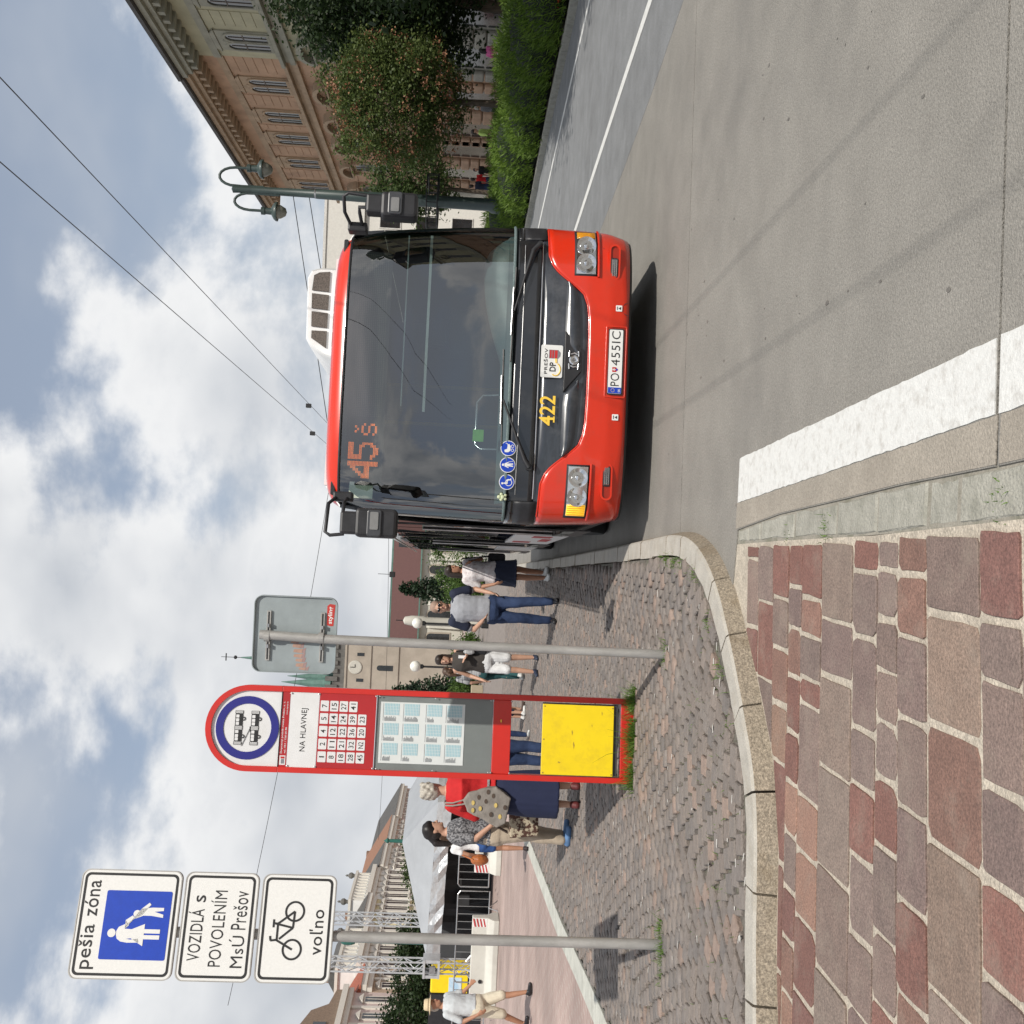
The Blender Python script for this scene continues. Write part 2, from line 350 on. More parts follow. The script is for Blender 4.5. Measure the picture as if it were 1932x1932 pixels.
KERB = catmull([(-5.6, 2.6), (-4.3, 3.55), (-3.2, 4.32), (-2.55, 4.66), (-2.05, 4.80), (-1.55, 4.85), (-1.2, 4.97), (-.86, 5.27), (-.62, 5.52), (-.35, 5.86), (-.17, 6.24), (-.075, 6.7), (-.065, 7.2), (-.1, 7.75)]) + [(-.264, 10.12), (-.569, 14.73), (-1.273, 25.8), (-2.1, 37), (-3.6, 60), (-5.5, 90)]
KP = Path(KERB)
ZI = .10
tag(MB().box(-900, 900, -300, 1500, -.30, -.25).build('ground', M_far), kind='structure')

# --- road: concrete bus bay slabs, asphalt lane
x_asph = xlin([(6.0, -5), (5.3, 1.5), (4.95, 3.5), (4.16, 8.15), (3.88, 9.85), (3.59, 12.7), (3.1, 18), (2.2, 30), (.9, 50), (-2, 90)])
x_drain_o = xlin([(.75, -5), (.42, 0), (.205, 3.0), (.165, 3.66), (.122, 4.17), (.052, 5.07), (-.043, 5.85), (-.06, 6.6)])
x_drain_i = xlin([(.58, -5), (.26, 0), (.05, 2.84), (.029, 3.08), (-.024, 3.88), (-.08, 5.05), (-.125, 5.85)])
kerb_r = [p for p in KERB if p[1] >= 6.24]
x_kerb = xlin([(p[0], p[1]) for p in kerb_r if True][:1] + [(p[0], p[1]) for p in kerb_r[1:]])
kerb_r2 = sorted([(p[0], p[1]) for p in KERB if p[1] >= 5.5], key=lambda p: p[1]); x_kerb2 = xlin(kerb_r2)
def x_left(y): return x_drain_o(y) if y < 5.86 else x_kerb2(y) - .05
road = tag(empty('road'), kind='structure')
tag(MB().slab([(-3, -6), (11, -6), (10.5, 20), (8, 60), (4, 92), (-8, 92), (-2.5, 30)], -.1, -.02).build('road_bed', M_joint, road), kind='structure')
joints = [(-5.4, .03), (-1.45, .03), (2.995, .035), (7.36, .0726), (11.85, .075), (16.3, .078), (20.8, .08), (25.3, .08), (29.8, .08), (40, .08), (55, .08), (88, .08)]
for (ya, sa), (yb, sb) in zip(joints, joints[1:]):
    gap = .007
    L_ = []; R_ = []
    for t in np.linspace(0, 1, 61 if ya == 2.995 else 9):
        y = ya + gap + (yb - ya - 2 * gap) * t
        xl = x_left(y); L_.append((xl, ya * (1 - t) + yb * t + (sa * (1 - t) + sb * t) * xl + gap * (1 - 2 * t)))
        xr = x_asph(y) - .004; R_.append((xr, ya * (1 - t) + yb * t + (sa * (1 - t) + sb * t) * xr + gap * (1 - 2 * t)))
    MB().slab(L_[::-1] + R_, -.09, 0).build('concrete_slab', M_conc, road)
x_pk = xlin([(10.6, -5), (9.9, 6), (9.0, 14), (8.6, 18), (8.5, 22.6), (8.15, 27), (7.3, 38), (5.9, 55), (3, 90)])
ysr = list(np.linspace(-5, 90, 60))
MB().slab([(x_asph(y) + .006, y) for y in ysr] + [(x_pk(y) + .1, y) for y in ysr[::-1]], -.09, .0015).build('asphalt_lane', M_asph, road)
def stripe(name, fx, w, y0, y1, z):
    ys = np.linspace(y0, y1, 26); return MB().slab([(fx(y) - w / 2, y) for y in ys] + [(fx(y) + w / 2, y) for y in ys[::-1]], z - .003, z).build(name, M_white, road)
stripe('painted_lane_line', xlin([(5.6, 2), (4.965, 9.77), (4.79, 12), (4.48, 15.5), (3.9, 22), (2.6, 38), (.8, 60)]), .13, 2, 60, .006)
stripe('painted_edge_line', xlin([(8.7, 3), (8.25, 9), (7.75, 15.7), (7.5, 19.1), (7.0, 24.4), (6.0, 37), (4.4, 58)]), .13, 3, 58, .006)
# wide white line at the bus bay, split by the slab joint
def worn(c0, c1, d0, d1, n=70):      # quad between two long edges with ragged paint edges
    P = [(c0[0] + (c1[0] - c0[0]) * t + random.uniform(-.003, .003), c0[1] + (c1[1] - c0[1]) * t) for t in np.linspace(0, 1, n)]
    Q = [(d0[0] + (d1[0] - d0[0]) * t + random.uniform(-.003, .003), d0[1] + (d1[1] - d0[1]) * t) for t in np.linspace(0, 1, n)]
    MB().slab(P + Q[::-1], -.001, .004).build('painted_stop_line', M_white, road)
worn((.116, 5.84), (.362, 3.02), (.37, 5.838), (.596, 3.03)); worn((.364, 2.995), (.71, -1.3), (.599, 3.003), (.95, -1.3))
# clean, untravelled concrete between the line and the channel
M_edge = mat('edge_concrete', (.33, .295, .248), .88, var=.08, scale=3, speck=.2, sscale=75, bump=.5, bscale=120, dirt=((.24, .21, .175), 2, .6))
xl_in = lambda y: float(np.interp(y, [-1.3, 2.995, 5.84], [.71, .364, .116])) - .004
for ya, yb in ((-1.3, 2.985), (3.005, 5.86)):
    ys = np.linspace(ya, yb, 30); MB().slab([(x_drain_o(y) + .006, y) for y in ys] + [(xl_in(y), y) for y in ys[::-1]], -.002, .0022).build('concrete_edge', M_edge, road)
# faint oil drips and gum spots where buses stand
M_oil = mat('oil_spot', (.16, .148, .132), .5, var=.2)
for i in range(34):
    t = random.random(); y = random.uniform(3.2, 8.2); x = (1.1 if t < .6 else 2.3) + random.gauss(0, .35) - .06 * y * .5; r_ = random.choice((.004, .006, .008, .01, .013)); n = 7
    MB().slab([(x + r_ * random.uniform(.6, 1.2) * math.cos(a), y + 1.6 * r_ * random.uniform(.6, 1.2) * math.sin(a)) for a in np.linspace(0, 6.283, n, endpoint=False)], .0005, .002).build('oil_spot', M_oil, road)
# --- kerb of the stop island
kerb = tag(empty('island_kerb', (0, 0, 0)), 'pale stone kerb curving round the bus stop island', 'kerb')
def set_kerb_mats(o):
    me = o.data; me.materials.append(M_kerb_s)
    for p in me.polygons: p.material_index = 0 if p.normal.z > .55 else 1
d = 0.06; i = 0
while d < KP.L[-1] - 20:
    x, y, *_ = KP.at(d); ln = random.uniform(.47, .53) if y < 8 else (random.uniform(.3, .8) if y < 30 else 2.0)
    a, b = d + .006, d + ln - .006; w = .19 + random.uniform(-.006, .006); k = 5
    top = ZI + random.uniform(-.004, .004); fr = [KP.off(a + (b - a) * t / k, 0) for t in range(k + 1)]; bk = [KP.off(a + (b - a) * t / k, w) for t in range(k + 1)]
    f1 = [KP.off(a + (b - a) * t / k, .045) for t in range(k + 1)]; f2 = [KP.off(a + (b - a) * t / k, .062) for t in range(k + 1)]
    mb = MB(); n = k + 1
    V = [(p[0], p[1], -.06) for p in fr] + [(p[0], p[1], top - .012) for p in f1] + [(p[0], p[1], top) for p in f2] + [(p[0], p[1], top + random.uniform(-.003, .003)) for p in bk] + [(p[0], p[1], -.06) for p in bk]
    F = [(r * n + j, r * n + j + 1, (r + 1) * n + j + 1, (r + 1) * n + j) for r in range(4) for j in range(k)]
    F += [tuple(r * n for r in range(4, -1, -1)), tuple(r * n + k for r in range(5))]
    F = [q[::-1] for q in F]
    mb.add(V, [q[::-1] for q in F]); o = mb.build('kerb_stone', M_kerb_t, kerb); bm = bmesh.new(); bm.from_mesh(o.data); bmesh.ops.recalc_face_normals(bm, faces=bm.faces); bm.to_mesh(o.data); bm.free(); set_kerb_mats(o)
    d += ln

# --- island: setts laid in arcs
isl_edge = [KP.off(t, .2) for t in np.arange(.1, KP.L[-1] - 4, .12)]
strip_x = xlin([(-3.55, 2.6), (-4.14, 6), (-4.69, 9.8), (-4.94, 11.28), (-5.2, 12.75), (-5.48, 14.94), (-5.84, 17.7), (-6.8, 24.3), (-8.6, 38), (-14, 80)])
isl_poly = [p for p in isl_edge if p[1] < 84 and p[0] > strip_x(p[1]) + .02] + [(strip_x(y) + .13, y) for y in np.linspace(80, 3.4, 60)]
island = tag(empty('stop_island'), kind='structure')
MB().slab(isl_poly, -.05, ZI - .024).build('bedding_sand', M_sand, island)
near_poly = [p for p in isl_poly if p[1] < 31]
PAL = [(.238, .202, .178), (.228, .196, .174), (.245, .205, .178), (.218, .19, .172), (.25, .21, .183), (.236, .205, .183), (.30, .225, .185), (.224, .192, .17), (.20, .178, .164), (.232, .202, .18)]
def gen_setts():
    out = []; W = 1.45; row = .122
    for c in range(-8, 3):
        xc = c * W + .35
        for k in range(20, 300):
            for s_ in range(12):
                t = (s_ - 5.5 + (.5 if k % 2 else 0)) / 12 * W
                if abs(t) > W / 2 + .02: continue
                y = k * row + .24 * (1 - (2 * t / W) ** 2); sl_ = -.24 * 8 * t / W / W
                x = xc + t + .06 * y * -.6
                if x < -10.5 or x > .2 or y < 3 or y > 30: continue
                out.append((x + random.uniform(-.01, .01), y + random.uniform(-.01, .01), math.atan(sl_ * .75) + random.uniform(-.09, .09), W / 12 * random.uniform(.87, .97), row * random.uniform(.84, .94)))
    return out
def inpoly_np(X, Y, poly):
    r = np.zeros(len(X), bool); P = np.array(poly); j = len(P) - 1
    for i in range(len(P)):
        xi, yi = P[i]; xj, yj = P[j]; c = ((yi > Y) != (yj > Y))
        if yi != yj: r ^= c & (X < (xj - xi) * (Y - yi) / (yj - yi) + xi)
        j = i
    return r
SETT = gen_setts(); _X = np.array([q[0] for q in SETT]); _Y = np.array([q[1] for q in SETT])
_k = inpoly_np(_X, _Y, near_poly) & inpoly_np(_X + .04, _Y - .04, near_poly) & inpoly_np(_X - .05, _Y, near_poly)
SETT = [q for q, k_ in zip(SETT, _k) if k_]
SETT.sort(key=lambda s_: s_[1] + .35 * abs(s_[0] + 1.2))
def sett_verts(w, h, z=.0):
    w /= 2; h /= 2; j = lambda a: a * random.uniform(.92, 1.05)
    base = [(-j(w), -j(h)), (j(w), -j(h)), (j(w), j(h)), (-j(w), j(h))]
    return [(x, y, -.05) for x, y in base] + [(x, y, z - .008) for x, y in base] + [(x * .91, y * .89, z + random.uniform(-.002, .003)) for x, y in base]
SF = [(0, 1, 5, 4), (1, 2, 6, 5), (2, 3, 7, 6), (3, 0, 4, 7), (4, 5, 9, 8), (5, 6, 10, 9), (6, 7, 11, 10), (7, 4, 8, 11), (8, 9, 10, 11)]
var = []
for i in range(24):
    mb = MB(); mb.add(sett_verts(.111, .108), SF); me = mb.mesh('sett'); kk = random.uniform(.88, 1.1); setcol(me, [c * kk for c in PAL[i % len(PAL)]]); me.materials.append(M_sett); var.append(me)
for x, y, a, w, h in SETT[:300]:
    o = link('sett', random.choice(var), island, (x, y, ZI + random.uniform(-.006, .004)), a + random.choice((0, math.pi)))
V = []; F = []; Cc = []
for x, y, a, w, h in SETT[300:]:
    o_ = len(V); ca, sa = rot2(a); z = ZI + random.uniform(-.006, .004); c = random.choice(PAL); k = random.uniform(.85, 1.12)
    for px_, py_, pz_ in sett_verts(w, h): V.append((x + px_ * ca - py_ * sa, y + px_ * sa + py_ * ca, z + pz_)); Cc.append((c[0] * k, c[1] * k, c[2] * k, 1))
    F += [tuple(i + o_ for i in q) for q in SF]
tag(npmesh('sett_field', V, F, M_sett, island, Cc), kind='stuff')
# the paving goes on beyond as far as the church
tag(MB().slab([p for p in isl_poly if p[1] > 29.5], ZI - .03, ZI - .008).build('far_setts', mat('far_sett', (.235, .2, .178), .85, var=.2, scale=9, bump=.5, bscale=9), island), kind='stuff')
# pale sand scattered in the joints and light dust patches
V = []; F = []
for _ in range(900):
    y = random.uniform(4.9, 16); x = random.uniform(strip_x(y) + .2, -.3)
    if random.random() > .35 + .5 * mnoise.noise((x * 1.3, y * .9, 4)) + .2 or not inpoly(x, y, near_poly): continue
    n = random.randint(4, 6); L_ = random.uniform(.006, .03); w = random.uniform(.004, .012); a = random.uniform(-.4, .4); z = ZI - .002 + random.uniform(0, .006); o_ = len(V)
    q = [(-L_, -w * random.uniform(.3, 1)), (L_, -w * random.uniform(.3, 1)), (L_ * .7, w), (-L_ * .8, w * random.uniform(.5, 1))]
    for qx, qy in q: V.append((x + qx * math.cos(a) - qy * math.sin(a), y + qx * math.sin(a) + qy * math.cos(a), z))
    F.append((o_, o_ + 1, o_ + 2, o_ + 3))
tag(npmesh('joint_sand', V, F, mat('pale_sand', (.55, .53, .49), .95, scale=80), island), kind='stuff')

# --- light stone strip and the square
strip = tag(empty('stone_strip'), 'pale stone strip between grey setts and the red brick square', 'paving strip')
y = 2.8
while y < 44:
    ln = random.uniform(.7, 1.2); q = []
    y2 = y + ln - .012
    MB().slab([(strip_x(y) - .13, y), (strip_x(y) + .13, y), (strip_x(y2) + .13, y2), (strip_x(y2) - .13, y2)], -.03, ZI + .002, chamfer=.006).build('strip_stone', M_strip, strip); y += ln
sq = [(strip_x(t) - .135, t) for t in np.linspace(2.8, 80, 50)]
tag(MB().slab(sq + [(-14.2, 86), (-14.2, 190), (-120, 190), (-120, -20), (-3.2, -20), (-3.2, 2)], -.05, ZI - .004).build('square', M_plaza), kind='structure')
tag(MB().slab([(-14, 84), (9, 84), (9, 260), (-14, 260)], -.05, .05).build('church_square', M_far), kind='structure')

# --- foreground paving stones in mortar
paving = tag(empty('pavement'), kind='structure')
fr = [p for p in KERB if p[1] <= 5.95 and p[0] > -5.6]
MB().slab([(-5.9, -1.5)] + [(x_drain_i(y), y) for y in (-1.5, 0, 1.5, 2.84, 3.9, 5.05, 5.85)] + [(p[0] - .02, p[1] + .02) for p in fr[::-1]], -.08, -.007).build('mortar_bed', M_mortar, paving)
rows = [(5.62, .10), (5.410, .10), (5.149, .10), (4.897, .082), (4.706, .071), (4.450, .081), (4.095, .086), (3.850, .080), (3.673, .0995), (3.449, .112), (3.085, .103), (2.846, .1), (2.60, .1), (2.33, .1), (2.1, .1), (1.8, .1), (1.55, .1), (1.25, .1), (.95, .1), (.6, .1), (.2, .1)]
fixed = {0: [-.19], 1: [-.405], 2: [-.36, -.606], 3: [-.29, -.479, -.709, -.965, -1.197, -1.44, -1.687, -1.912, -2.153, -2.4], 4: [-.321, -.494, -.684, -.805, -1.213, -1.46, -1.751, -2.08, -2.36],
         5: [-.398, -.631, -1.023, -1.435, -1.857, -2.2], 6: [-.169, -.427, -.785, -1.001, -1.277, -1.573, -1.848, -2.1], 7: [-.15, -.334, -.523, -.709, -.922, -1.163, -1.472, -1.724],
         8: [-.154, -.373, -.657, -.969, -1.286, -1.6], 9: [-.271, -.637, -1.017, -1.478], 10: [-.256, -.433, -.74, -1.013, -1.294], 11: [-.3, -.55, -.9]}
PC = [(.205, .10, .08), (.22, .108, .086), (.19, .096, .08), (.23, .165, .138), (.21, .15, .128), (.23, .13, .10), (.185, .13, .115), (.205, .15, .13)]
PG = [(.235, .175, .143), (.225, .172, .143), (.25, .178, .138), (.24, .18, .15)]
PO = [(.30, .175, .13), (.27, .17, .125)]
def kerb_y(x):
    best = 9
    for (a, b) in zip(KERB, KERB[1:]):
        if a[0] <= x <= b[0] and b[1] < 6.3: return a[1] + (b[1] - a[1]) * (x - a[0]) / (b[0] - a[0])
    return 6.0
def clip_poly(poly, f):      # keep f(p) >= 0
    out = []
    for i in range(len(poly)):
        a, b = poly[i], poly[(i + 1) % len(poly)]; fa, fb = f(a), f(b)
        if fa >= 0: out.append(a)
        if (fa >= 0) != (fb >= 0): t = fa / (fa - fb); out.append((a[0] + (b[0] - a[0]) * t, a[1] + (b[1] - a[1]) * t))
    return out
for r in range(len(rows) - 1):
    (ya, sa), (yb, sb) = rows[r], rows[r + 1]
    js = [x_drain_i((ya + yb) / 2) - .015] + [j for j in fixed.get(r, []) ]
    while js[-1] > -5.8: js.append(js[-1] - random.uniform(.27, .52) * (1.25 if (ya - yb) > .3 else 1))
    for x1, x0 in zip(js, js[1:]):
        g = random.uniform(.005, .009); gx = random.uniform(.008, .016); sk = random.uniform(-.007, .007)
        if x0 > -.05 and r > 2: sk = 0
        c = [(x0 + gx + sk, yb + sb * x0 + g), (x1 - gx, yb + sb * x1 + g), (x1 - gx + sk, ya + sa * x1 - g), (x0 + gx, ya + sa * x0 - g)]
        # irregular outline with chipped corners
        P = []
        for i in range(4):
            a, b = c[i], c[(i + 1) % 4]; ch = random.choice((.006, .01, .012, .02, .035)); L_ = math.hypot(b[0] - a[0], b[1] - a[1]); ch = min(ch, L_ * .2)
            for t in (ch / L_, .33, .66, 1 - ch / L_): P.append((a[0] + (b[0] - a[0]) * t + random.uniform(-.003, .003), a[1] + (b[1] - a[1]) * t + random.uniform(-.003, .003)))
        P = clip_poly(P, lambda p: kerb_y(p[0]) - .010 - p[1]); 
        if len(P) < 4: continue
        P = clip_poly(P, lambda p: x_drain_i(p[1]) - .012 - p[0])
        if len(P) < 4: continue
        ar = abs(sum(P[i][0] * P[(i + 1) % len(P)][1] - P[(i + 1) % len(P)][0] * P[i][1] for i in range(len(P)))) / 2
        if ar < .004: continue
        big = (ya - yb) > .29
        col = random.choice(PG) if (big and random.random() < .75) else (random.choice(PO) if random.random() < .08 else random.choice(PC)); k = random.uniform(.9, 1.12)
        h = random.uniform(-.003, .004); o = MB().slab(P, -.06, h, chamfer=.0025).build('paving_stone', M_paver, paving); setcol(o.data, [v * k for v in col])
# drainage channel stones
y = 5.83
while y > -1.5:
    ln = random.choice((.22, .33, .42, .55, .75)); y2 = y - ln
    P = []
    for t in np.linspace(0, 1, 5): yy = y - .01 - (ln - .02) * t; P.append((x_drain_i(yy) + .008 + random.uniform(0, .008), yy))
    for t in np.linspace(1, 0, 6): yy = y - .01 - (ln - .02) * t; P.append((x_drain_o(yy) - .004 - random.uniform(0, .012), yy))
    MB().slab(P, -.07, random.uniform(-.008, .0), chamfer=.008).build('channel_stone', M_drain, paving); y = y2
MB().slab([(x_drain_i(y) - .01, y) for y in (-1.5, 2.84, 5.05, 5.84)] + [(-.15, 6.12), (-.03, 6.5), (.0, 6.5)] + [(x_drain_o(y) + .03, y) for y in (5.84, 5.05, 2.84, -1.5)], -.07, -.0085).build('channel_bed', mat('channel_mortar', (.27, .25, .21), .92, speck=.25, sscale=120, dirt=((.1, .11, .06), 6, .7)), paving)

# --- planting bed across the road
pk = tag(empty('planter_kerb'), 'low grey stone kerb edging the juniper bed across the road', 'kerb')
y = 5.
while y < 48:
    ln = 1.0 if y < 30 else 2.; y2 = y + ln - .015
    MB().slab([(x_pk(y), y), (x_pk(y) + .16, y), (x_pk(y2) + .16, y2), (x_pk(y2), y2)], -.06, .13, chamfer=.015).build('kerb_stone', M_drain, pk); y += ln
tag(MB().slab([(x_pk(y) + .17, y) for y in np.linspace(4, 52, 30)] + [(x_pk(y) + 4.6, y) for y in np.linspace(52, 4, 30)], -.06, .08).build('planting_bed', M_soil), kind='structure')
tag(MB().slab([(x_pk(y) + 4.62, y) for y in np.linspace(-5, 89, 40)] + [(40, 89), (40, -5)], -.06, .06).build('sidewalk', mat('sidewalk_slabs', (.30, .27, .24), .85, scale=2)), kind='structure')
tag(MB().slab([(x_pk(y) + .18, y) for y in np.linspace(52.2, 89, 20)] + [(x_pk(y) + 4.6, y) for y in np.linspace(89, 52.2, 20)], -.06, .05).build('verge', M_soil), kind='structure')
# ================================================================ CITY BUS
M_red = mat('bus_red', (.60, .028, .008), .22, var=.03, scale=3, coat=.5, spec=.4, dirt=((.34, .05, .03), 4, .4))
M_blk = mat('bus_black', (.012, .013, .016), .16, var=.2, scale=4, coat=.6, dirt=((.05, .05, .05), 4, .5))
M_grey_blk = mat('bus_grey_panel', (.035, .04, .05), .2, var=.2, scale=5, coat=.4, dirt=((.11, .11, .115), 3, .55), stretch=(1, 1, 5))
M_rub = mat('black_plastic', (.02, .02, .023), .5, var=.2, scale=10)
M_rubber = mat('rubber', (.014, .014, .014), .8)
M_wgl = glass('windscreen_glass', (.50, .57, .56), 2.75)
M_sgl = glass('tinted_glass', (.07, .075, .08), 1.6)
M_clear = glass('clear_lens', (.97, .98, .98), 1.3)
M_chrome = mat('chrome', (.78, .78, .8), .12, metal=1, var=.1)
M_dull = mat('dull_metal', (.5, .5, .5), .38, metal=1, var=.2)
M_amber = mat('amber_lens', (.75, .33, .01), .25, var=.1, scale=60, coat=.5)
M_amber_on = mat('amber_lens_lit', (1, .55, .03), .3, var=.1, scale=60, emit=.9)
M_wht = mat('white_paint', (.76, .76, .75), .35, var=.03, scale=4, dirt=((.5, .48, .45), 3, .4))
M_txt = mat('black_print', (.012, .012, .013), .6)
M_sign_white = mat('sign_white', (.72, .72, .70), .5, var=.03, scale=60)
M_blue = mat('sign_blue', (.003, .045, .42), .45, var=.05, scale=30)
M_yel = mat('number_yellow', (.85, .55, .06), .5, var=.05)
M_int = mat('bus_interior', (.06, .07, .072), .7, var=.2)
M_dash = mat('dashboard_teal', (.13, .19, .19), .4, var=.1)
M_led = mat('led_amber', (1, .22, .02), .5, emit=1.3, var=0)
M_leddark = mat('led_dark', (.02, .02, .016), .6, var=.1)
M_disp = mat('display_board', (.018, .019, .018), .7)
make_texts({'422': ('422', .012, 1.02), 'plate1': ('PO', .0, 1.05), 'plate2': ('455IC', .0, 1.1), 'SK': ('SK', .01, 1), 'PRESOV': ('PREŠOV', .012, 1.1), 'DP': ('DP', .02, 1.0),
            'NA HLAVNEJ': ('NA HLAVNEJ', .004, 1.06), 'dopr': ('Dopravný podnik mesta Prešov, a. s.', .01, 1), 'tel': ('tel.: 051 / 758 60 80', .01, 1), 'www': ('www.dpmp.sk', .01, 1),
            'pesia': ('pešia', .006, 1.04), 'zona': ('zóna', .006, 1.04), 'v1': ('VOZIDLÁ', .003, 1.04), 'v1s': ('s', .003, 1), 'v2': ('POVOLENÍM', .0, 1.04), 'v3': ('MsÚ', .0, 1.04), 'v3b': ('Prešov', .0, 1.04), 'volno': ('voľno', .006, 1.06), 'styling': ('styling', .02, 1),
            **{f'n{t}': (t, .004, 1.0) for t in '1 2 4 5 7 8 11 12 14 15 18 21 22 24 27 28 32 36 39 41 45 N2 20 23'.split()}})

BW = 1.275
bus = tag(empty('city_bus', (1.20, 8.40, 0), .065), 'red city bus numbered 422 with route 45 display, pulled up at the kerb', 'bus')
def hw(z): return float(np.interp(z, [.25, .45, 1.0, 1.3, 2.3, 2.62, 2.70, 2.75, 2.79], [1.20, 1.25, 1.275, 1.275, 1.24, 1.20, 1.155, 1.08, .95]))
def yf(z): return float(np.interp(z, [.24, .30, .42, .62, .95, 1.22, 1.5, 1.8, 2.1, 2.35, 2.55, 2.62, 2.66, 2.70, 2.73, 2.755, 2.775, 2.79], [.07, .02, .0, .0, .03, .065, .09, .125, .175, .235, .305, .333, .348, .372, .402, .455, .56, .78]))
DD = .46
def yy(x, z, n=3.8):
    t = min(abs(x) / hw(z), 1.); return yf(z) + DD * (1 - (1 - t ** n) ** (1 / n))
XS = [0, .1, .2, .3, .4, .5, .6, .7, .8, .87, .92, .955, .975, .988, .996, .9995, 1.0]
XS = [-t for t in XS[::-1]] + XS[1:]
def sgrid(cols, zlo, zhi, nz, off=0., back=None):
    """surface strip over normalised columns; zlo/zhi are functions of x"""
    mb = MB(); V = []; C_ = len(cols)
    for j in range(nz + 1):
        for c in cols:
            x0 = c * BW; z = zlo(x0) + (zhi(x0) - zlo(x0)) * j / nz; x = c * hw(z); V.append((x, yy(x, z) - off, z))
    mb.add(V, [(j * C_ + i, j * C_ + i + 1, (j + 1) * C_ + i + 1, (j + 1) * C_ + i) for j in range(nz) for i in range(C_ - 1)])
    return mb
def solid(o, t):
    s_ = o.modifiers.new('solid', 'SOLIDIFY'); s_.thickness = t; s_.offset = -1; return o
cst = lambda v: (lambda x: v)
def ztop(x): return float(np.interp(abs(x), [0, .28, .45, .55, .64, .70, .76, .82, .88, .96, 1.3], [.600, .602, .608, .622, .655, .72, .80, .872, .92, .950, .962]))
fx = [i / 60 for i in range(-54, 55)]; fine = sorted(set([t for t in XS if abs(t) > .9] + fx))
solid(sgrid(fine, cst(.27), ztop, 14).build('bumper', M_red, bus, smooth=60), .03)
mb = sgrid(fine, cst(.245), cst(.275), 2, off=-.02); solid(mb.build('bumper_skirt', M_rub, bus, smooth=60), .02)
solid(sgrid(fine, lambda x: ztop(x) - .03, lambda x: max(ztop(x), 1.0) if abs(x) > .93 else 1.0, 6, off=-.016).build('front_panel', M_grey_blk, bus, smooth=50), .02)
solid(sgrid(fine, cst(1.008), cst(1.225), 5, off=-.006).build('wiper_panel', M_blk, bus, smooth=60), .02)
# rim along the top of the red bumper
mb = MB(); mb.tube([(c * hw(ztop(c * BW)), yy(c * hw(ztop(c * BW)), ztop(c * BW)) + .004, ztop(c * BW)) for c in fine if abs(c) < .97], .008, 6); mb.build('bumper_rim', M_red, bus, smooth=80)
# seams on the wiper panel and the outer corner flaps
for sx in (-1, 1):
    a = [t for t in fine if (t * sx) > .86 and abs(t) <= .9997]
    solid(sgrid(a, cst(.972), cst(1.155), 3, off=.004).build('corner_flap', M_rub, bus, smooth=60), .012)
    solid(sgrid(a, cst(1.162), cst(1.205), 2, off=.003).build('corner_flap', M_blk, bus, smooth=60), .01)
mb = MB(); mb.tube([(x, yy(x, 1.005) - .0015, 1.004) for x in np.linspace(-1.08, 1.08, 25)], .004, 5); mb.build('panel_seam', M_chrome, bus)
mb = MB(); mb.tube([(x, yy(x, 1.15) - .001, 1.15) for x in np.linspace(-1.05, 1.05, 25)], .003, 5); mb.build('panel_seam', M_dull, bus)
# lower grille slot: two glossy scoops with a peaked badge between
for sx in (-1, 1):
    z0f = lambda x: float(np.interp(abs(x), [0, .12, .3, .55, .66, .73], [.672, .672, .675, .690, .712, .775])); z1f = lambda x: float(np.interp(abs(x), [0, .12, .2, .3, .73], [.69, .70, .79, .80, .803]))
    cc = [x / BW for x in np.linspace(.10, .725, 26)]; cc = [c * sx for c in cc]; cc.sort()
    mb = MB(); V = []; n = len(cc); m_ = 6
    for j in range(m_ + 1):
        for c in cc:
            x = c * BW; a, b = z0f(x), z1f(x); z = a + (b - a) * j / m_; dep = .05 * math.sin(math.pi * j / m_) + .0
            V.append((x, yy(x, z) - .006 - dep * .5, z))
    mb.add(V, [(j * n + i, j * n + i + 1, (j + 1) * n + i + 1, (j + 1) * n + i) for j in range(m_) for i in range(n - 1)]); mb.build('grille_scoop', M_grey_blk, bus, smooth=70)
mb = MB(); mb.prism([(-.20, .80), (-.02, .655), (.16, .655), (.31, .80)], yy(0, .72) - .022, yy(0, .72) + .02); mb.build('badge_panel', M_rub, bus, bevel=.006)
bd = MB().lathe([(.034, 0), (.041, .004), (.041, .012), (.030, .016), (.022, .012), (.016, .012), (.016, 0)], (.067, yy(0, .72) - .024, .722), 24, 'y').build('badge', M_chrome, bus, smooth=30)
for s_ in (-1, 1):
    mb = MB(); y_ = yy(0, .72)
    mb.tube([(.067 + s_ * (.048), y_ - .03, .75), (.067 + s_ * .058, y_ - .03, .722), (.067 + s_ * .048, y_ - .03, .694)], [.007, .009, .007], 8)
    mb.tube([(.067 + s_ * .03, y_ - .03, .762), (.067 + s_ * .075, y_ - .03, .758)], .006, 6); mb.tube([(.067 + s_ * .03, y_ - .03, .682), (.067 + s_ * .075, y_ - .03, .686)], .006, 6); mb.build('badge_wing', M_chrome, bd, smooth=60)

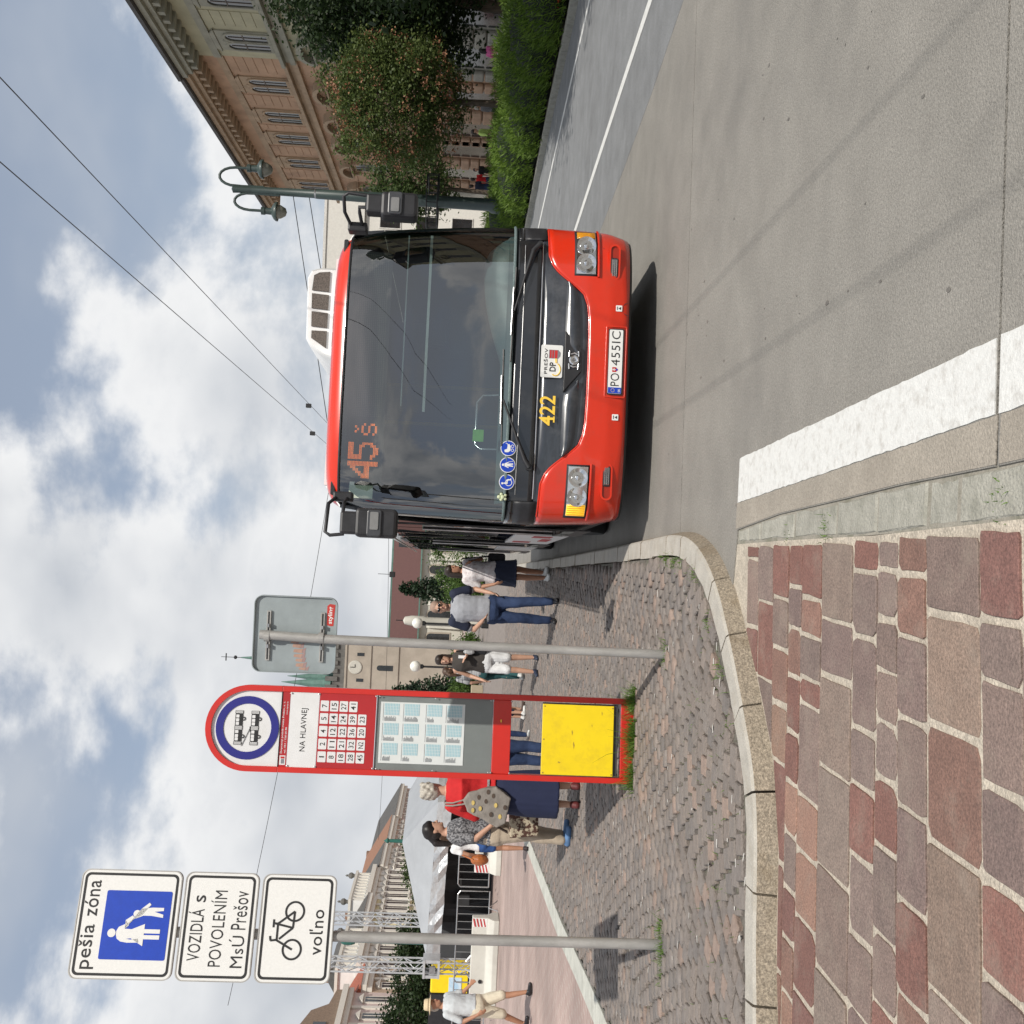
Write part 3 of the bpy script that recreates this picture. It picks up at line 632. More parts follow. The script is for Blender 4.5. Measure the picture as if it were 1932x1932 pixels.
def patch(x0, x1, z0, z1, off, nx=14, nz=4, r=0.):
    mb = MB(); V = []
    for j in range(nz + 1):
        for i in range(nx + 1):
            x = x0 + (x1 - x0) * i / nx; z = z0 + (z1 - z0) * j / nz; V.append((x, yy(x, z) - off, z))
    mb.add(V, [(j * (nx + 1) + i, j * (nx + 1) + i + 1, (j + 1) * (nx + 1) + i + 1, (j + 1) * (nx + 1) + i) for j in range(nz) for i in range(nx)]); return mb
def headlight(sx):
    xi, xo = (.80, 1.205); x0, x1 = (xi, xo) if sx > 0 else (-xo, -xi); z0, z1 = .56, .728
    h = solid(patch(x0 - .012, x1 + .012, z0 - .012, z1 + .012, .004).build('headlight', M_rub, bus, smooth=60), .02)
    patch(x0 + .004, x1 - .004, z0 + .004, z1 - .004, .007).build('reflector_back', M_chrome, h, smooth=60)
    for k, xc in enumerate((.895, 1.052)):
        x = xc * sx; y_ = yy(x, .645)
        MB().lathe([(.074, .012), (.080, .018), (.080, .024), (.070, .022), (.05, .012), (.028, .006), (.02, .014), (.02, .026), (.012, .03), (0.0001, .03)], (x, y_ - .004, .645), 28, 'y').build('reflector_bowl', M_chrome, h, smooth=35)
        mb = MB()
        for a in range(6): mb.box(x - .004, x + .004, y_ - .024, y_ - .012, .645 - .055 + a * .02, .645 - .05 + a * .02)
        mb.build('reflector_ribs', M_dull, h)
    a0, a1 = (1.138, 1.2) if sx > 0 else (-1.2, -1.118)
    solid(patch(a0, a1, z0 + .008, z1 - .008, .014, 8, 3).build('turn_signal', M_amber if sx > 0 else M_amber_on, h, smooth=60), .006)
    mb = MB()
    for k in range(5): xx = a0 + (a1 - a0) * (k + .5) / 5; mb.tube([(xx, yy(xx, z) - .016, z) for z in np.linspace(z0 + .012, z1 - .012, 5)], .003, 5)
    mb.build('lens_ribs', M_amber, h)
    patch(x0, x1, z0, z1, .034, 14, 3).build('lens', M_clear, h, smooth=60)
    mb = MB(); mb.tube([(x, yy(x, z0 - .016) - .012, z0 - .02) for x in np.linspace(x0 - .02, x1 + .03 * sx if sx > 0 else x1 + .02, 14)], .012, 6); mb.build('headlight_lip', M_red, bus, smooth=70)
headlight(1); headlight(-1)
def foglight(sx):
    xa, xb = (.785, .955); xc = 1.02; y_ = yy(.9, .41)
    o = MB().ring(rrect(min(.765 * sx, 1.07 * sx), max(.765 * sx, 1.07 * sx), .362, .455, .045, 6), rrect(min(.778 * sx, 1.055 * sx), max(.778 * sx, 1.055 * sx), .375, .442, .033, 6), y_ - .016, y_ + .02).build('fog_light_bezel', M_red, bus, smooth=50)
    MB().prism(rrect(min(.776 * sx, 1.058 * sx), max(.776 * sx, 1.058 * sx), .372, .445, .036, 6), y_ - .003, y_ + .0).build('bezel_recess', mat('bus_red_recess', (.3, .018, .006), .4), o)
    f = MB().prism(rrect(min(xa * sx, xb * sx), max(xa * sx, xb * sx), .379, .437, .015, 4), y_ - .014, y_).build('fog_light', M_rub, bus, bevel=.003)
    mb = MB()
    for k in range(9):
        for q in range(3): xx = (xa + .012 + (xb - xa - .024) * (k + .5) / 9) * sx; zz_ = .386 + .0155 * q; mb.hexa([(xx - .008, y_ - .014, zz_), (xx + .008, y_ - .014, zz_), (xx + .008, y_ - .014, zz_ + .013), (xx - .008, y_ - .014, zz_ + .013), (xx - .003, y_ - .021, zz_ + .004), (xx + .004, y_ - .021, zz_ + .004), (xx + .004, y_ - .021, zz_ + .009), (xx - .003, y_ - .021, zz_ + .009)])
    mb.build('fog_lens', M_chrome, f)
    s2 = MB().lathe([(.034, 0), (.034, .012), (.026, .016), (.018, .010), (.0001, .012)], (xc * sx, yy(xc, .41) - .002, .41), 20, 'y').build('round_lamp', M_rub, bus, smooth=40)
    MB().lathe([(.016, .012), (.012, .018), (.0001, .020)], (xc * sx, yy(xc, .41) - .002, .41), 14, 'y').build('lamp_lens', M_dull, s2, smooth=60)
foglight(1); foglight(-1)
# licence plate in its recess
y_ = yy(0, .38)
MB().ring(rrect(-.225, .375, .288, .462, .012, 3), rrect(-.212, .362, .296, .448, .010, 3), y_ - .012, y_ + .01).build('plate_recess', M_red, bus, bevel=.004)
MB().box(-.21, .36, y_ - .004, y_ - .001, .298, .446).build('recess_back', mat('bus_red_recess', (.3, .018, .006), .4), bus)
hold = MB().prism(rrect(-.200, .350, .312, .440, .01, 3), y_ - .014, y_ - .006).build('plate_holder', M_rub, bus)
pl = MB().prism(rrect(-.190, .340, .322, .434, .008, 3), y_ - .019, y_ - .0145).build('licence_plate', M_sign_white, bus)
MB().box(-.188, -.140, y_ - .0205, y_ - .0192, .324, .432).build('country_band', M_blue, pl)
put_text('SK', -.178, -.150, .332, .350, y_ - .0212, M_sign_white, pl)
mb = MB()
for k in range(12): a = k * math.pi / 6; mb.prism(circ(-.164 + .014 * math.cos(a), .393 + .014 * math.sin(a), .0025, 5), y_ - .0212, y_ - .0206)
mb.build('star_ring', M_yel, pl)
put_text('plate1', -.128, -.022, .342, .414, y_ - .0202, M_txt, pl); put_text('plate2', .042, .328, .342, .414, y_ - .0202, M_txt, pl)
MB().prism([(-.012, .402), (-.012, .372), (.008, .352), (.028, .372), (.028, .402)], y_ - .0206, y_ - .0192).build('plate_crest', mat('crest_red', (.5, .02, .02), .5), pl)
MB().prism([(-.004, .367), (.008, .355), (.020, .367), (.008, .374)], y_ - .0212, y_ - .0207).build('crest_hill', M_blue, pl)
mb = MB(); mb.box(.0055, .0105, y_ - .0212, y_ - .0207, .374, .400); mb.box(.0, .016, y_ - .0214, y_ - .0209, .391, .395); mb.box(-.003, .019, y_ - .0216, y_ - .0211, .382, .386); mb.build('crest_cross', M_sign_white, pl)
# arrow stickers
for xc in (.526, -.384):
    y2_ = yy(xc, .36); st = MB().prism(rrect(xc - .025, xc + .025, .335, .387, .004, 2), y2_ - .006, y2_ - .001).build('arrow_sticker', M_sign_white, bus)
    MB().prism([(xc - .014, .344), (xc + .014, .344), (xc, .366)], y2_ - .0072, y2_ - .006).build('arrow', M_txt, st); MB().box(xc - .014, xc + .014, y2_ - .0072, y2_ - .006, .371, .377).build('arrow_bar', M_txt, st)
mb = MB(); mb.tube([(.526 + .055 * math.cos(a), yy(.5, .3) - .001, .275 + .055 * math.sin(a)) for a in np.linspace(.1, 3.04, 12)], .0025, 5); mb.build('tow_cover_seam', M_rub, bus)
# fleet number
def serif_number():
    y3 = yy(-.36, .92) - .006
    g = MB()
    # '4'
    def stroke(P, w): g.tube([(x, y3, z) for x, z in P], w, 6)
    put_text('422', -.480, -.232, .858, .986, y3 - .012, M_yel, bus, 'fleet_number')
    mb = MB()
    for xa, xb, z in ((-.452, -.402, .862),): mb.box(xa, xb, y3 - .0115, y3 - .0105, z - .004, z + .008)
    mb.build('number_serif', M_yel, bus)
serif_number()
# white company plate
y4 = yy(.05, .9); cp = MB().prism(rrect(-.080, .190, .812, .990, .012, 3), y4 - .012, y4 - .0).build('company_plate', M_sign_white, bus)
put_text('PRESOV', -.052, .160, .935, .968, y4 - .0135, M_txt, cp); put_text('DP', -.03, .046, .866, .918, y4 - .0135, M_txt, cp)
mb = MB(); mb.tube([(-.012 + .052 * math.cos(a), y4 - .014, .868 + .040 * math.sin(a)) for a in np.linspace(2.5, 5.9, 14)], .005, 6); mb.tube([(.042, y4 - .014, .858), (.078, y4 - .014, .862)], .004, 6); mb.tube([(.042, y4 - .014, .868), (.078, y4 - .014, .872)], .004, 6); mb.build('company_arc', M_yel, cp)
MB().prism([(.078, .926), (.078, .85), (.10, .832), (.128, .83), (.15, .85), (.15, .926)], y4 - .0138, y4 - .0122).build('company_shield', mat('shield_grey', (.2, .2, .22), .5), cp)
mb = MB()
for q in (.905, .885): mb.box(.081, .147, y4 - .0146, y4 - .014, q, q + .014)
mb.box(.081, .147, y4 - .0146, y4 - .014, .856, .878); mb.build('shield_bars', mat('crest_red', (.5, .02, .02), .5), cp)

# windscreen: gasket, glass
WZ0, WZ1 = 1.215, 2.635
wcols = [t for t in fine if abs(t) <= .9]; wc2 = [t for t in fine if abs(t) <= .93]
wcols = [t * .985 / .9 for t in wcols]
wcols = sorted(wcols)
wcols = [min(max(t, -.985), .985) for t in wcols]
solid(sgrid([-.998, -.995, -.99, -.985], cst(1.225), cst(2.64), 14).build('windscreen_pillar', M_blk, bus, smooth=60), .03)
solid(sgrid([.985, .99, .995, .998], cst(1.225), cst(2.64), 14).build('windscreen_pillar', M_blk, bus, smooth=60), .03)
sgrid(wcols, cst(1.228), cst(2.625), 14, off=.0).build('windscreen', M_wgl, bus, smooth=80)
mb = MB(); mb.tube([(c * hw(1.23), yy(c * hw(1.23), 1.23) - .004, 1.235) for c in wcols], .013, 6); mb.build('windscreen_gasket', mat('speckled_band', (.06, .09, .09), .7, scale=120, col2=(.2, .26, .26)), bus, smooth=60)
mb = MB(); mb.tube([(c * hw(2.63), yy(c * hw(2.63), 2.63) - .002, 2.632) for c in wcols], .012, 6); mb.build('windscreen_gasket', M_rub, bus, smooth=60)
# roof dome
zr = [2.636, 2.66, 2.685, 2.70, 2.715, 2.73, 2.745, 2.755, 2.765, 2.775, 2.783, 2.79]
mb = MB(); V = []; n = len(fine)
for z in zr:
    for c in fine: x = c * hw(z); V.append((x, yy(x, z), z))
mb.add(V, [(j * n + i, j * n + i + 1, (j + 1) * n + i + 1, (j + 1) * n + i) for j in range(len(zr) - 1) for i in range(n - 1)]); mb.build('roof_dome', M_red, bus, smooth=80)
for xc in (1.06, -1.04):
    z = 2.683; y5 = yy(xc, z); o = MB().prism(rrect(xc - .06, xc + .06, z - .020, z + .020, .018, 4), y5 - .02, y5 + .03).build('marker_lamp', M_rub, bus, bevel=.004)
    MB().prism(rrect(xc - .045, xc + .045, z - .012, z + .012, .011, 4), y5 - .026, y5 - .019).build('marker_lens', M_clear, o)
# body sides, roof, rear (12 m)
BL = 11.9
for sx in (-1, 1):
    x = 1.275 * sx; q = DD
    def sidepanel(name, z0, z1, mt, y0=.50, y1=BL, dx=0.):
        mb = MB(); a0 = hw(z0) * sx + dx * sx; a1 = hw(z1) * sx + dx * sx; t = .03 * sx
        mb.hexa([(a0 - t, y0, z0), (a0, y0, z0), (a0, y1, z0), (a0 - t, y1, z0), (a1 - t, y0, z1), (a1, y0, z1), (a1, y1, z1), (a1 - t, y1, z1)]); return mb.build(name, mt, bus)
    sidepanel('lower_side', .32, .42, M_rub)
    sidepanel('side_panel', .42, 1.02, M_blk if sx > 0 else M_blk)
    sidepanel('side_window_band', 1.025, 2.36, M_sgl if sx < 0 else M_blk)
    sidepanel('cantrail', 2.365, 2.62, M_blk)
    mb = MB(); mb.hexa([(1.2 * sx - .02 * sx, .5, 2.62), (1.2 * sx, .5, 2.62), (1.2 * sx, BL, 2.62), (1.18 * sx, BL, 2.62), (.98 * sx, .7, 2.78), (1.0 * sx, .7, 2.78), (1.0 * sx, BL, 2.78), (.98 * sx, BL, 2.78)]); mb.build('roof_side', M_wht, bus)
    if sx < 0:
        for y0, y1, mt, z0, z1 in ((.95, 2.15, M_rub, .40, 2.34), (4.9, 6.2, M_rub, .40, 2.34), (8.6, 9.9, M_rub, .40, 2.34)):   # doors with two leaves each
            dr = MB().box(x - .012, x - .002, y0, y1, z0, z1).build('door', mt, bus)
            ymid = (y0 + y1) / 2
            for ya, yb in ((y0 + .05, ymid - .04), (ymid + .04, y1 - .05)): MB().box(x - .018, x - .0125, ya, yb, z0 + .14, z1 - .08).build('door_glass', M_sgl, dr)
            mb = MB(); mb.tube([(x - .03, ymid - .02, z0 + .3), (x - .03, ymid - .02, z1 - .4)], .012, 6); mb.build('door_rail', M_dull, dr)
        ad = MB().box(x - .008, x - .001, 2.2, 4.85, .46, 1.0).build('side_advert', M_wht, bus)
        MB().prism([(2.3, 0), (2.3, 0.01), (2.31, .01)], 0, .001).build('advert_seam', M_txt, ad, loc=(x - .01, 0, .5))
        for k, (ya, yb, z0, z1) in enumerate(((2.5, 2.9, .6, .8), (3.2, 3.9, .55, .66), (4.1, 4.5, .72, .93))): MB().box(x - .012, x - .0085, ya, yb, z0, z1).build('advert_patch', mat('advert_red', (.45, .02, .03), .5), ad)
        MB().box(x - .008, x - .001, 6.3, 8.55, .46, 1.0).build('side_advert', M_wht, bus)
        for ya in (3.3, 4.4, 7.3, 10.4): mb = MB(); mb.box(x + .0, x + .02, ya, ya + .06, 1.05, 2.34); mb.build('window_post', M_blk, bus)
        mb = MB(); mb.tube([(x - .02, .6, 2.4), (x - .02, BL, 2.4)], .012, 6); mb.build('drip_rail', M_dull, bus)
MB().box(-1.0, 1.0, .66, BL, 2.73, 2.785).build('roof', M_wht, bus)
MB().box(-1.22, 1.22, BL - .05, BL, .35, 2.75).build('rear_wall', M_blk, bus)
MB().box(-1.2, 1.2, .5, BL - .1, .30, .36).build('floor', M_int, bus)
for yw in (2.75, 8.9):
    for sx in (-1, 1):
        w = MB().lathe([(.30, -.13), (.46, -.14), (.49, -.10), (.49, .10), (.46, .14), (.30, .13)], (1.08 * sx, yw, .49), 28, 'x').build('wheel', M_rubber, bus, smooth=40)
        MB().lathe([(.28, .10 * sx), (.28, .12 * sx), (.18, .06 * sx), (.10, .12 * sx), (.0001, .13 * sx)], (1.08 * sx, yw, .49), 20, 'x').build('rim', M_dull, w, smooth=40)
    MB().tube([(-1.05, yw, .49), (1.05, yw, .49)], .08, 8).build('axle', M_rub, bus)
# interior
MB().box(-1.19, 1.19, 3.6, 3.65, .36, 2.72).build('rear_partition', M_int, bus)
mb = MB(); prof = [(.22, 1.20), (.24, 1.27), (.36, 1.31), (.62, 1.28), (.75, 1.1), (.75, .7)]
V = [(x, y, z) for x in (-1.12, 1.15) for y, z in prof]; n = len(prof); mb.add(V, [(i, i + 1, i + 1 + n, i + n) for i in range(n - 1)]); mb.build('dashboard', M_dash, bus)
mb = MB(); V = []; xs = np.linspace(-.02, 1.14, 15)
for x in xs:
    t = (x + .02) / 1.16; h = .17 * math.sin(min(max(t * 1.25, 0), 1) * math.pi / 2) * (1 if t < .88 else 1 - ((t - .88) / .12) ** 2 * .55)
    for y, k in ((.26, 0), (.30, .55), (.38, .9), (.52, 1.0), (.7, .8), (.78, 0)): V.append((x, y, 1.25 + h * k * 1.35))
mb.add(V, [(i * 6 + j, (i + 1) * 6 + j, (i + 1) * 6 + j + 1, i * 6 + j + 1) for i in range(14) for j in range(5)]); mb.build('instrument_cowl', M_dash, bus, smooth=70)
sw = MB(); cs = Matrix.Rotation(rad(32), 4, 'X'); 
sw.tube([(.22 * math.cos(a), .22 * math.sin(a), 0) for a in np.linspace(0, 2 * math.pi, 25)], .014, 6); sw.tube([(-.21, 0, 0), (.21, 0, 0)], .015, 6); sw.tube([(0, -.21, 0), (0, 0, 0), (0, 0, -.35)], .02, 6)
o = sw.build('steering_wheel', M_rub, bus, smooth=60); o.location = (.62, .98, 1.30); o.rotation_euler = (rad(-28), 0, 0)
st = MB().box(.38, .86, 1.55, 1.68, .9, 1.78).build('driver_seat', M_int, bus, bevel=.05); MB().box(.38, .86, 1.2, 1.62, .78, .92).build('seat_cushion', M_int, st, bevel=.04); MB().box(.48, .76, 1.57, 1.67, 1.8, 1.98).build('headrest', M_int, st, bevel=.04)
mb = MB(); mb.tube([(-.62, .62, 1.30), (-.62, .66, 1.44), (-.58, .7, 1.49), (-.2, .74, 1.49), (-.13, .74, 1.44), (-.12, .74, 1.3)], .014, 8); mb.build('grab_rail', M_chrome, bus, smooth=60)
for x, y0 in ((-.18, 2.3), (.25, 2.5)): MB().tube([(x, y0, .36), (x, y0, 2.72)], .018, 8).build('pole', mat('rail_yellow', (.6, .4, .02), .4), bus)
MB().box(-.36, 1.16, .40, .415, 1.955, 2.155).build('sun_visor', glass('visor_film', (.6, .64, .62), 1.25), bus)
MB().box(-.36, 1.17, .385, .40, 1.935, 1.957).build('visor_bar', mat('visor_bar', (.5, .55, .53), .4), bus)
MB().box(-.32, 1.16, .39, .40, 2.135, 2.146).build('visor_bar', mat('visor_bar2', (.25, .3, .3), .4), bus)
# destination display
disp = MB().box(-1.06, 1.04, .52, .56, 2.28, 2.60).build('destination_display', M_disp, bus)
def led(pattern, x0, z0, dx, dz, mt, name, dot=.0095):
    mb = MB(); R = pattern.split('/')
    for r, row in enumerate(R):
        for c, ch in enumerate(row):
            if ch == '#': x = x0 + c * dx; z = z0 + (len(R) - 1 - r) * dz; mb.box(x - dot / 2, x + dot / 2, .512, .5195, z - dot / 2, z + dot / 2)
    return mb.build(name, mt, disp)
four = '.....##/....###/...####/..##.##/.##..##/##...##/#######/#######/.....##/.....##/.....##'.split('/')
five = '#######/#######/##...../##...../######./.....##/......#/......#/##...##/.#####./..###..'.split('/')
def scale2(rows_, k=2): return '/'.join(''.join(ch * k for ch in r) for r in rows_ for _ in range(k))
led(scale2(four), -.935, 2.325, .0105, .0118, M_led, 'led_digit', .0075); led(scale2(five), -.772, 2.325, .0105, .0118, M_led, 'led_digit', .0075)
ess = ['..#.#..', '...#...', '.......', '..###..', '.#...#.', '.#.....', '..###..', '.....#.', '.#...#.', '..###..']
led(scale2(ess), -.585, 2.345, .0105, .0095, M_led, 'led_letter', .0072)
V = []; F = []
for i in range(92):
    for j in range(15):
        x = -.40 + i * .0155; z = 2.315 + j * .0172; o_ = len(V); V += [(x - .005, .5185, z - .005), (x + .005, .5185, z - .005), (x + .005, .5185, z + .005), (x - .005, .5185, z + .005)]; F.append((o_, o_ + 1, o_ + 2, o_ + 3))
tag(npmesh('unlit_dots', V, F, mat('led_off', (.075, .07, .05), .5), disp), kind='stuff')
MB().box(-1.05, -.98, .43, .433, 2.50, 2.54).build('paper_note', M_sign_white, bus); MB().box(-1.12, -1.01, .40, .403, 2.34, 2.54).build('timetable_sheet', mat('pale_sheet', (.45, .5, .42), .6), bus)
MB().box(-.62, -.52, .16, .163, 1.43, 1.52).build('green_sticker', mat('sticker_green', (.2, .6, .05), .6), bus)
# pictogram discs at the foot of the windscreen
def disc(xc, draw, nm):
    z = 1.224; y_ = yy(xc, z) - .014
    o = MB().prism(circ(xc, z, .064, 32), y_ - .003, y_).build('pictogram_disc', M_sign_white, bus); MB().prism(circ(xc, z, .058, 32), y_ - .005, y_ - .0031).build('disc_face', M_blue, o)
    mb = draw(xc, z, y_ - .006); mb.build('pictogram', M_sign_white, o, smooth=0); return o
def d_pram(x, z, y):
    mb = MB(); mb.prism([(x - .034, z + .028), (x - .014, z + .032), (x - .006, z + .010), (x + .030, z + .006), (x + .036, z - .006), (x + .02, z - .018), (x - .018, z - .018), (x - .032, z - .002)], y - .001, y)
    for q in (-.014, .018): mb.ring(circ(x + q, z - .034, .013, 14), circ(x + q, z - .034, .009, 14), y - .001, y)
    mb.prism([(x + .03, z + .006), (x + .042, z + .024), (x + .045, z + .022), (x + .034, z + .003)], y - .001, y); return mb
def d_man(x, z, y):
    mb = MB(); mb.prism(circ(x, z + .037, .010, 12), y - .001, y); mb.prism([(x - .012, z + .025), (x + .012, z + .025), (x + .026, z - .008), (x + .021, z - .011), (x + .011, z + .008), (x + .014, z - .046), (x + .005, z - .046), (x, z - .014), (x - .005, z - .046), (x - .014, z - .046), (x - .011, z + .008), (x - .021, z - .011), (x - .026, z - .008)], y - .001, y)
    mb.prism([(x + .026, z - .008), (x + .034, z - .044), (x + .031, z - .045), (x + .023, z - .009)], y - .001, y); return mb
def d_chair(x, z, y):
    mb = MB(); mb.prism(circ(x - .012, z + .036, .009, 12), y - .001, y); mb.prism([(x - .016, z + .026), (x - .006, z + .026), (x - .004, z + .002), (x + .016, z + .002), (x + .024, z - .03), (x + .032, z - .03), (x + .03, z - .037), (x + .018, z - .037), (x + .011, z - .008), (x - .014, z - .008)], y - .001, y)
    mb.ring(circ(x - .004, z - .016, .029, 20), circ(x - .004, z - .016, .024, 20), y - .0012, y - .0002); return mb
disc(-.677, d_pram, 'p'); disc(-.813, d_man, 'm'); disc(-.952, d_chair, 'c')
mb = MB(); z = 1.25; x = -1.075; y_ = yy(x, z) + .05
for q in ((0, 0, .02), (-.022, .012, .014), (.022, .012, .014), (0, .03, .017), (-.015, -.022, .013), (.015, -.022, .013)): mb.ell((x + q[0], y_ - .08, z + q[1]), q[2], q[2], q[2], 8, 6)
mb.build('plush_mascot', mat('plush', (.55, .6, .4), .9, scale=40), bus, smooth=80)
# wipers
for P, nm in (([(1.05, 1.03), (.99, 1.085), (.75, 1.15), (.46, 1.225)], 1), ([(-.83, 1.05), (-.77, 1.09), (-.52, 1.19), (-.28, 1.285)], 2)):
    pts = [(x, yy(x, z) - .045, z) for x, z in P]
    w = MB().tube([(P[0][0], yy(*P[0]) + .01, P[0][1] - .0), (P[0][0], yy(*P[0]) - .05, P[0][1])], .026, 10).build('wiper', M_rub, bus, smooth=40)
    MB().tube(pts, [.024, .02, .010, .008], 8).build('wiper_arm', M_rub, w, smooth=60)
    e = P[-1]; sgn = 1 if P[0][0] > 0 else -1
    bl_ = [(e[0] + sgn * t, e[1] + .005 - t * .02) for t in (-.42, -.2, 0, .2, .38)]; MB().tube([(x, yy(x, z) - .022, z) for x, z in bl_], .008, 6).build('wiper_blade', M_rub, w); MB().tube([(x, yy(x, z) - .034, z + .012) for x, z in bl_[1:4]], .005, 6).build('blade_bridge', M_dull, w)
# mirrors
def mirror(sx):
    r_ = empty('wing_mirror'); r_.parent = bus; xa, xb, zt, zb = (1.13, 1.335, 2.47, 2.055) if sx > 0 else (1.235, 1.465, 2.54, 2.09)
    def R(a, b, c, d, r): return rrect(min(a * sx, b * sx), max(a * sx, b * sx), c, d, r, 4)
    H_ = zt - zb; w = xb - xa
    MB().prism(R(xa, xb, zb, zt - .12, .035), -.16, .02).build('mirror_housing', M_rub, r_, bevel=.025)
    MB().prism(R(xa + .03, xb - .02, zt - .14, zt, .02), -.14, .0).build('upper_housing', M_rub, r_, bevel=.02)
    MB().prism(R(xa + .012, xb - .008, zb + .12, zb + .235, .02), -.178, -.14).build('housing_band', mat('mirror_band', (.05, .052, .058), .35), r_, bevel=.008)
    MB().prism(R(xa + .03, xb - .06, zb + .145, zb + .21, .01), -.186, -.17).build('heater_cover', mat('label_grey', (.2, .2, .2), .5), r_)
    MB().prism(R(xa + .02, xb - .02, zb + .04, zt - .16, .02), .018, .026).build('mirror_glass', M_chrome, r_)
    k = .17 if sx > 0 else .2
    mb = MB(); mb.tube([(1.12 * sx, .2, 2.60), (1.2 * sx, .02, 2.655), ((xb - .03) * sx, -.06, 2.66), ((xb - .005) * sx, -.07, 2.62), ((xb - .02) * sx, -.07, zt - .03)], .015, 8)
    mb.tube([(1.13 * sx, .2, 2.52), (1.19 * sx, .0, 2.53), ((xa + .09) * sx, -.06, 2.53), ((xa + .09) * sx, -.07, zt - .03)], .015, 8); mb.build('mirror_arm', M_rub, r_, smooth=60)
    MB().box(min(1.09 * sx, 1.17 * sx), max(1.09 * sx, 1.17 * sx), .14, .26, 2.48, 2.64).build('arm_bracket', M_rub, r_, bevel=.015)
mirror(1); mirror(-1)
# roof air-conditioning pod
pod = MB(); V = []
prof = [(.20, 2.80), (.24, 2.93), (.33, 3.06), (.40, 3.10), (.98, 3.115), (1.05, 3.08), (1.075, 3.0), (1.08, 2.80)]
outer = prof + [(.20, 2.84)]
V = []; K = len(prof)
for y, k, zc in ((1.18, .94, 2.86), (1.22, 1, 2.86), (2.6, 1, 2.86), (2.9, .8, 2.86)):
    for x, z in prof: V.append((.64 + (x - .64) * k, y, zc + (z - zc) * k))
pod.add(V, [(j * K + i, (j + 1) * K + i, (j + 1) * K + i + 1, j * K + i + 1) for j in range(3) for i in range(K - 1)] + [tuple(range(K)), tuple(range(4 * K - 1, 3 * K - 1, -1))]); po = pod.build('air_conditioner', M_wht, bus, smooth=35)
grl = mat('pod_mesh', (.12, .10, .085), .8, var=.4, scale=90)
for i, P in enumerate(([(.31, 2.905), (.47, 2.905), (.47, 3.045), (.40, 3.045)], [(.50, 2.905), (.64, 2.905), (.65, 3.055), (.51, 3.05)], [(.67, 2.905), (.81, 2.905), (.82, 3.06), (.68, 3.057)], [(.84, 2.905), (1.03, 2.905), (1.02, 3.0), (.99, 3.05), (.85, 3.062)])):
    MB().prism(P, 1.165, 1.181).build('pod_grille', grl, po)
# ================================================================ BUS STOP TOTEM AND TRAFFIC SIGNS
M_tred = mat('totem_red', (.56, .018, .010), .38, var=.05, scale=3, coat=.25, dirt=((.38, .03, .02), 5, .35))
M_tred2 = mat('totem_panel_red', (.40, .012, .014), .35, var=.05, scale=3, coat=.3)
M_navy = mat('sign_navy', (.018, .018, .20), .4, var=.04)
M_pw = mat('panel_white', (.70, .70, .70), .35, var=.03, scale=5, coat=.3, dirt=((.55, .54, .5), 6, .3))
M_galv = mat('galvanised_steel', (.42, .41, .39), .5, metal=.35, var=.16, scale=9, bump=.15, bscale=30, stretch=(1, 1, .25), dirt=((.3, .28, .25), 8, .5))
M_tgrey = mat('backing_grey', (.19, .205, .20), .5, var=.06, scale=4, coat=.4)
M_yellow = mat('bin_yellow', (.84, .62, .006), .45, var=.04, scale=3, dirt=((.6, .42, .02), 9, .5))
M_paper = mat('paper_white', (.72, .73, .72), .6, var=.02)
M_lb = mat('print_light_blue', (.33, .55, .62), .7, var=.03)
M_pg = mat('print_grey', (.2, .21, .23), .7)
M_back = mat('sign_back_grey', (.29, .33, .34), .55, var=.08, scale=5, metal=.1, dirt=((.22, .25, .26), 4, .4))

tot = tag(empty('bus_stop_totem', (-1.8175, 8.365, ZI - .01), .14), 'tall red bus stop totem with round sign, timetable and yellow bin panel', 'bus stop')
zb = ZI - .01
def Z(z): return z - zb
CX, CZ, RO = -.015, 3.205, .34       # arch centre
D0, D1 = -.055, .055
def arch(r, zbot, n=24): return [(CX + r * math.cos(rad(a)), Z(CZ) + r * math.sin(rad(a))) for a in np.linspace(0, 180, n)] + [(CX - r, Z(zbot)), (CX + r, Z(zbot))]
MB().ring(arch(RO, 2.955), [(x, z) for x, z in arch(RO - .045, 2.955)], D0, D1).build('head_frame', M_tred, tot, smooth=30)
MB().prism(arch(RO - .043, 2.955), -.035, .035).build('head_panel', M_pw, tot)
rg = MB().ring(circ(CX, Z(3.215), .250, 48), circ(CX, Z(3.215), .190, 48), -.041, -.0345).build('blue_ring', M_navy, tot)
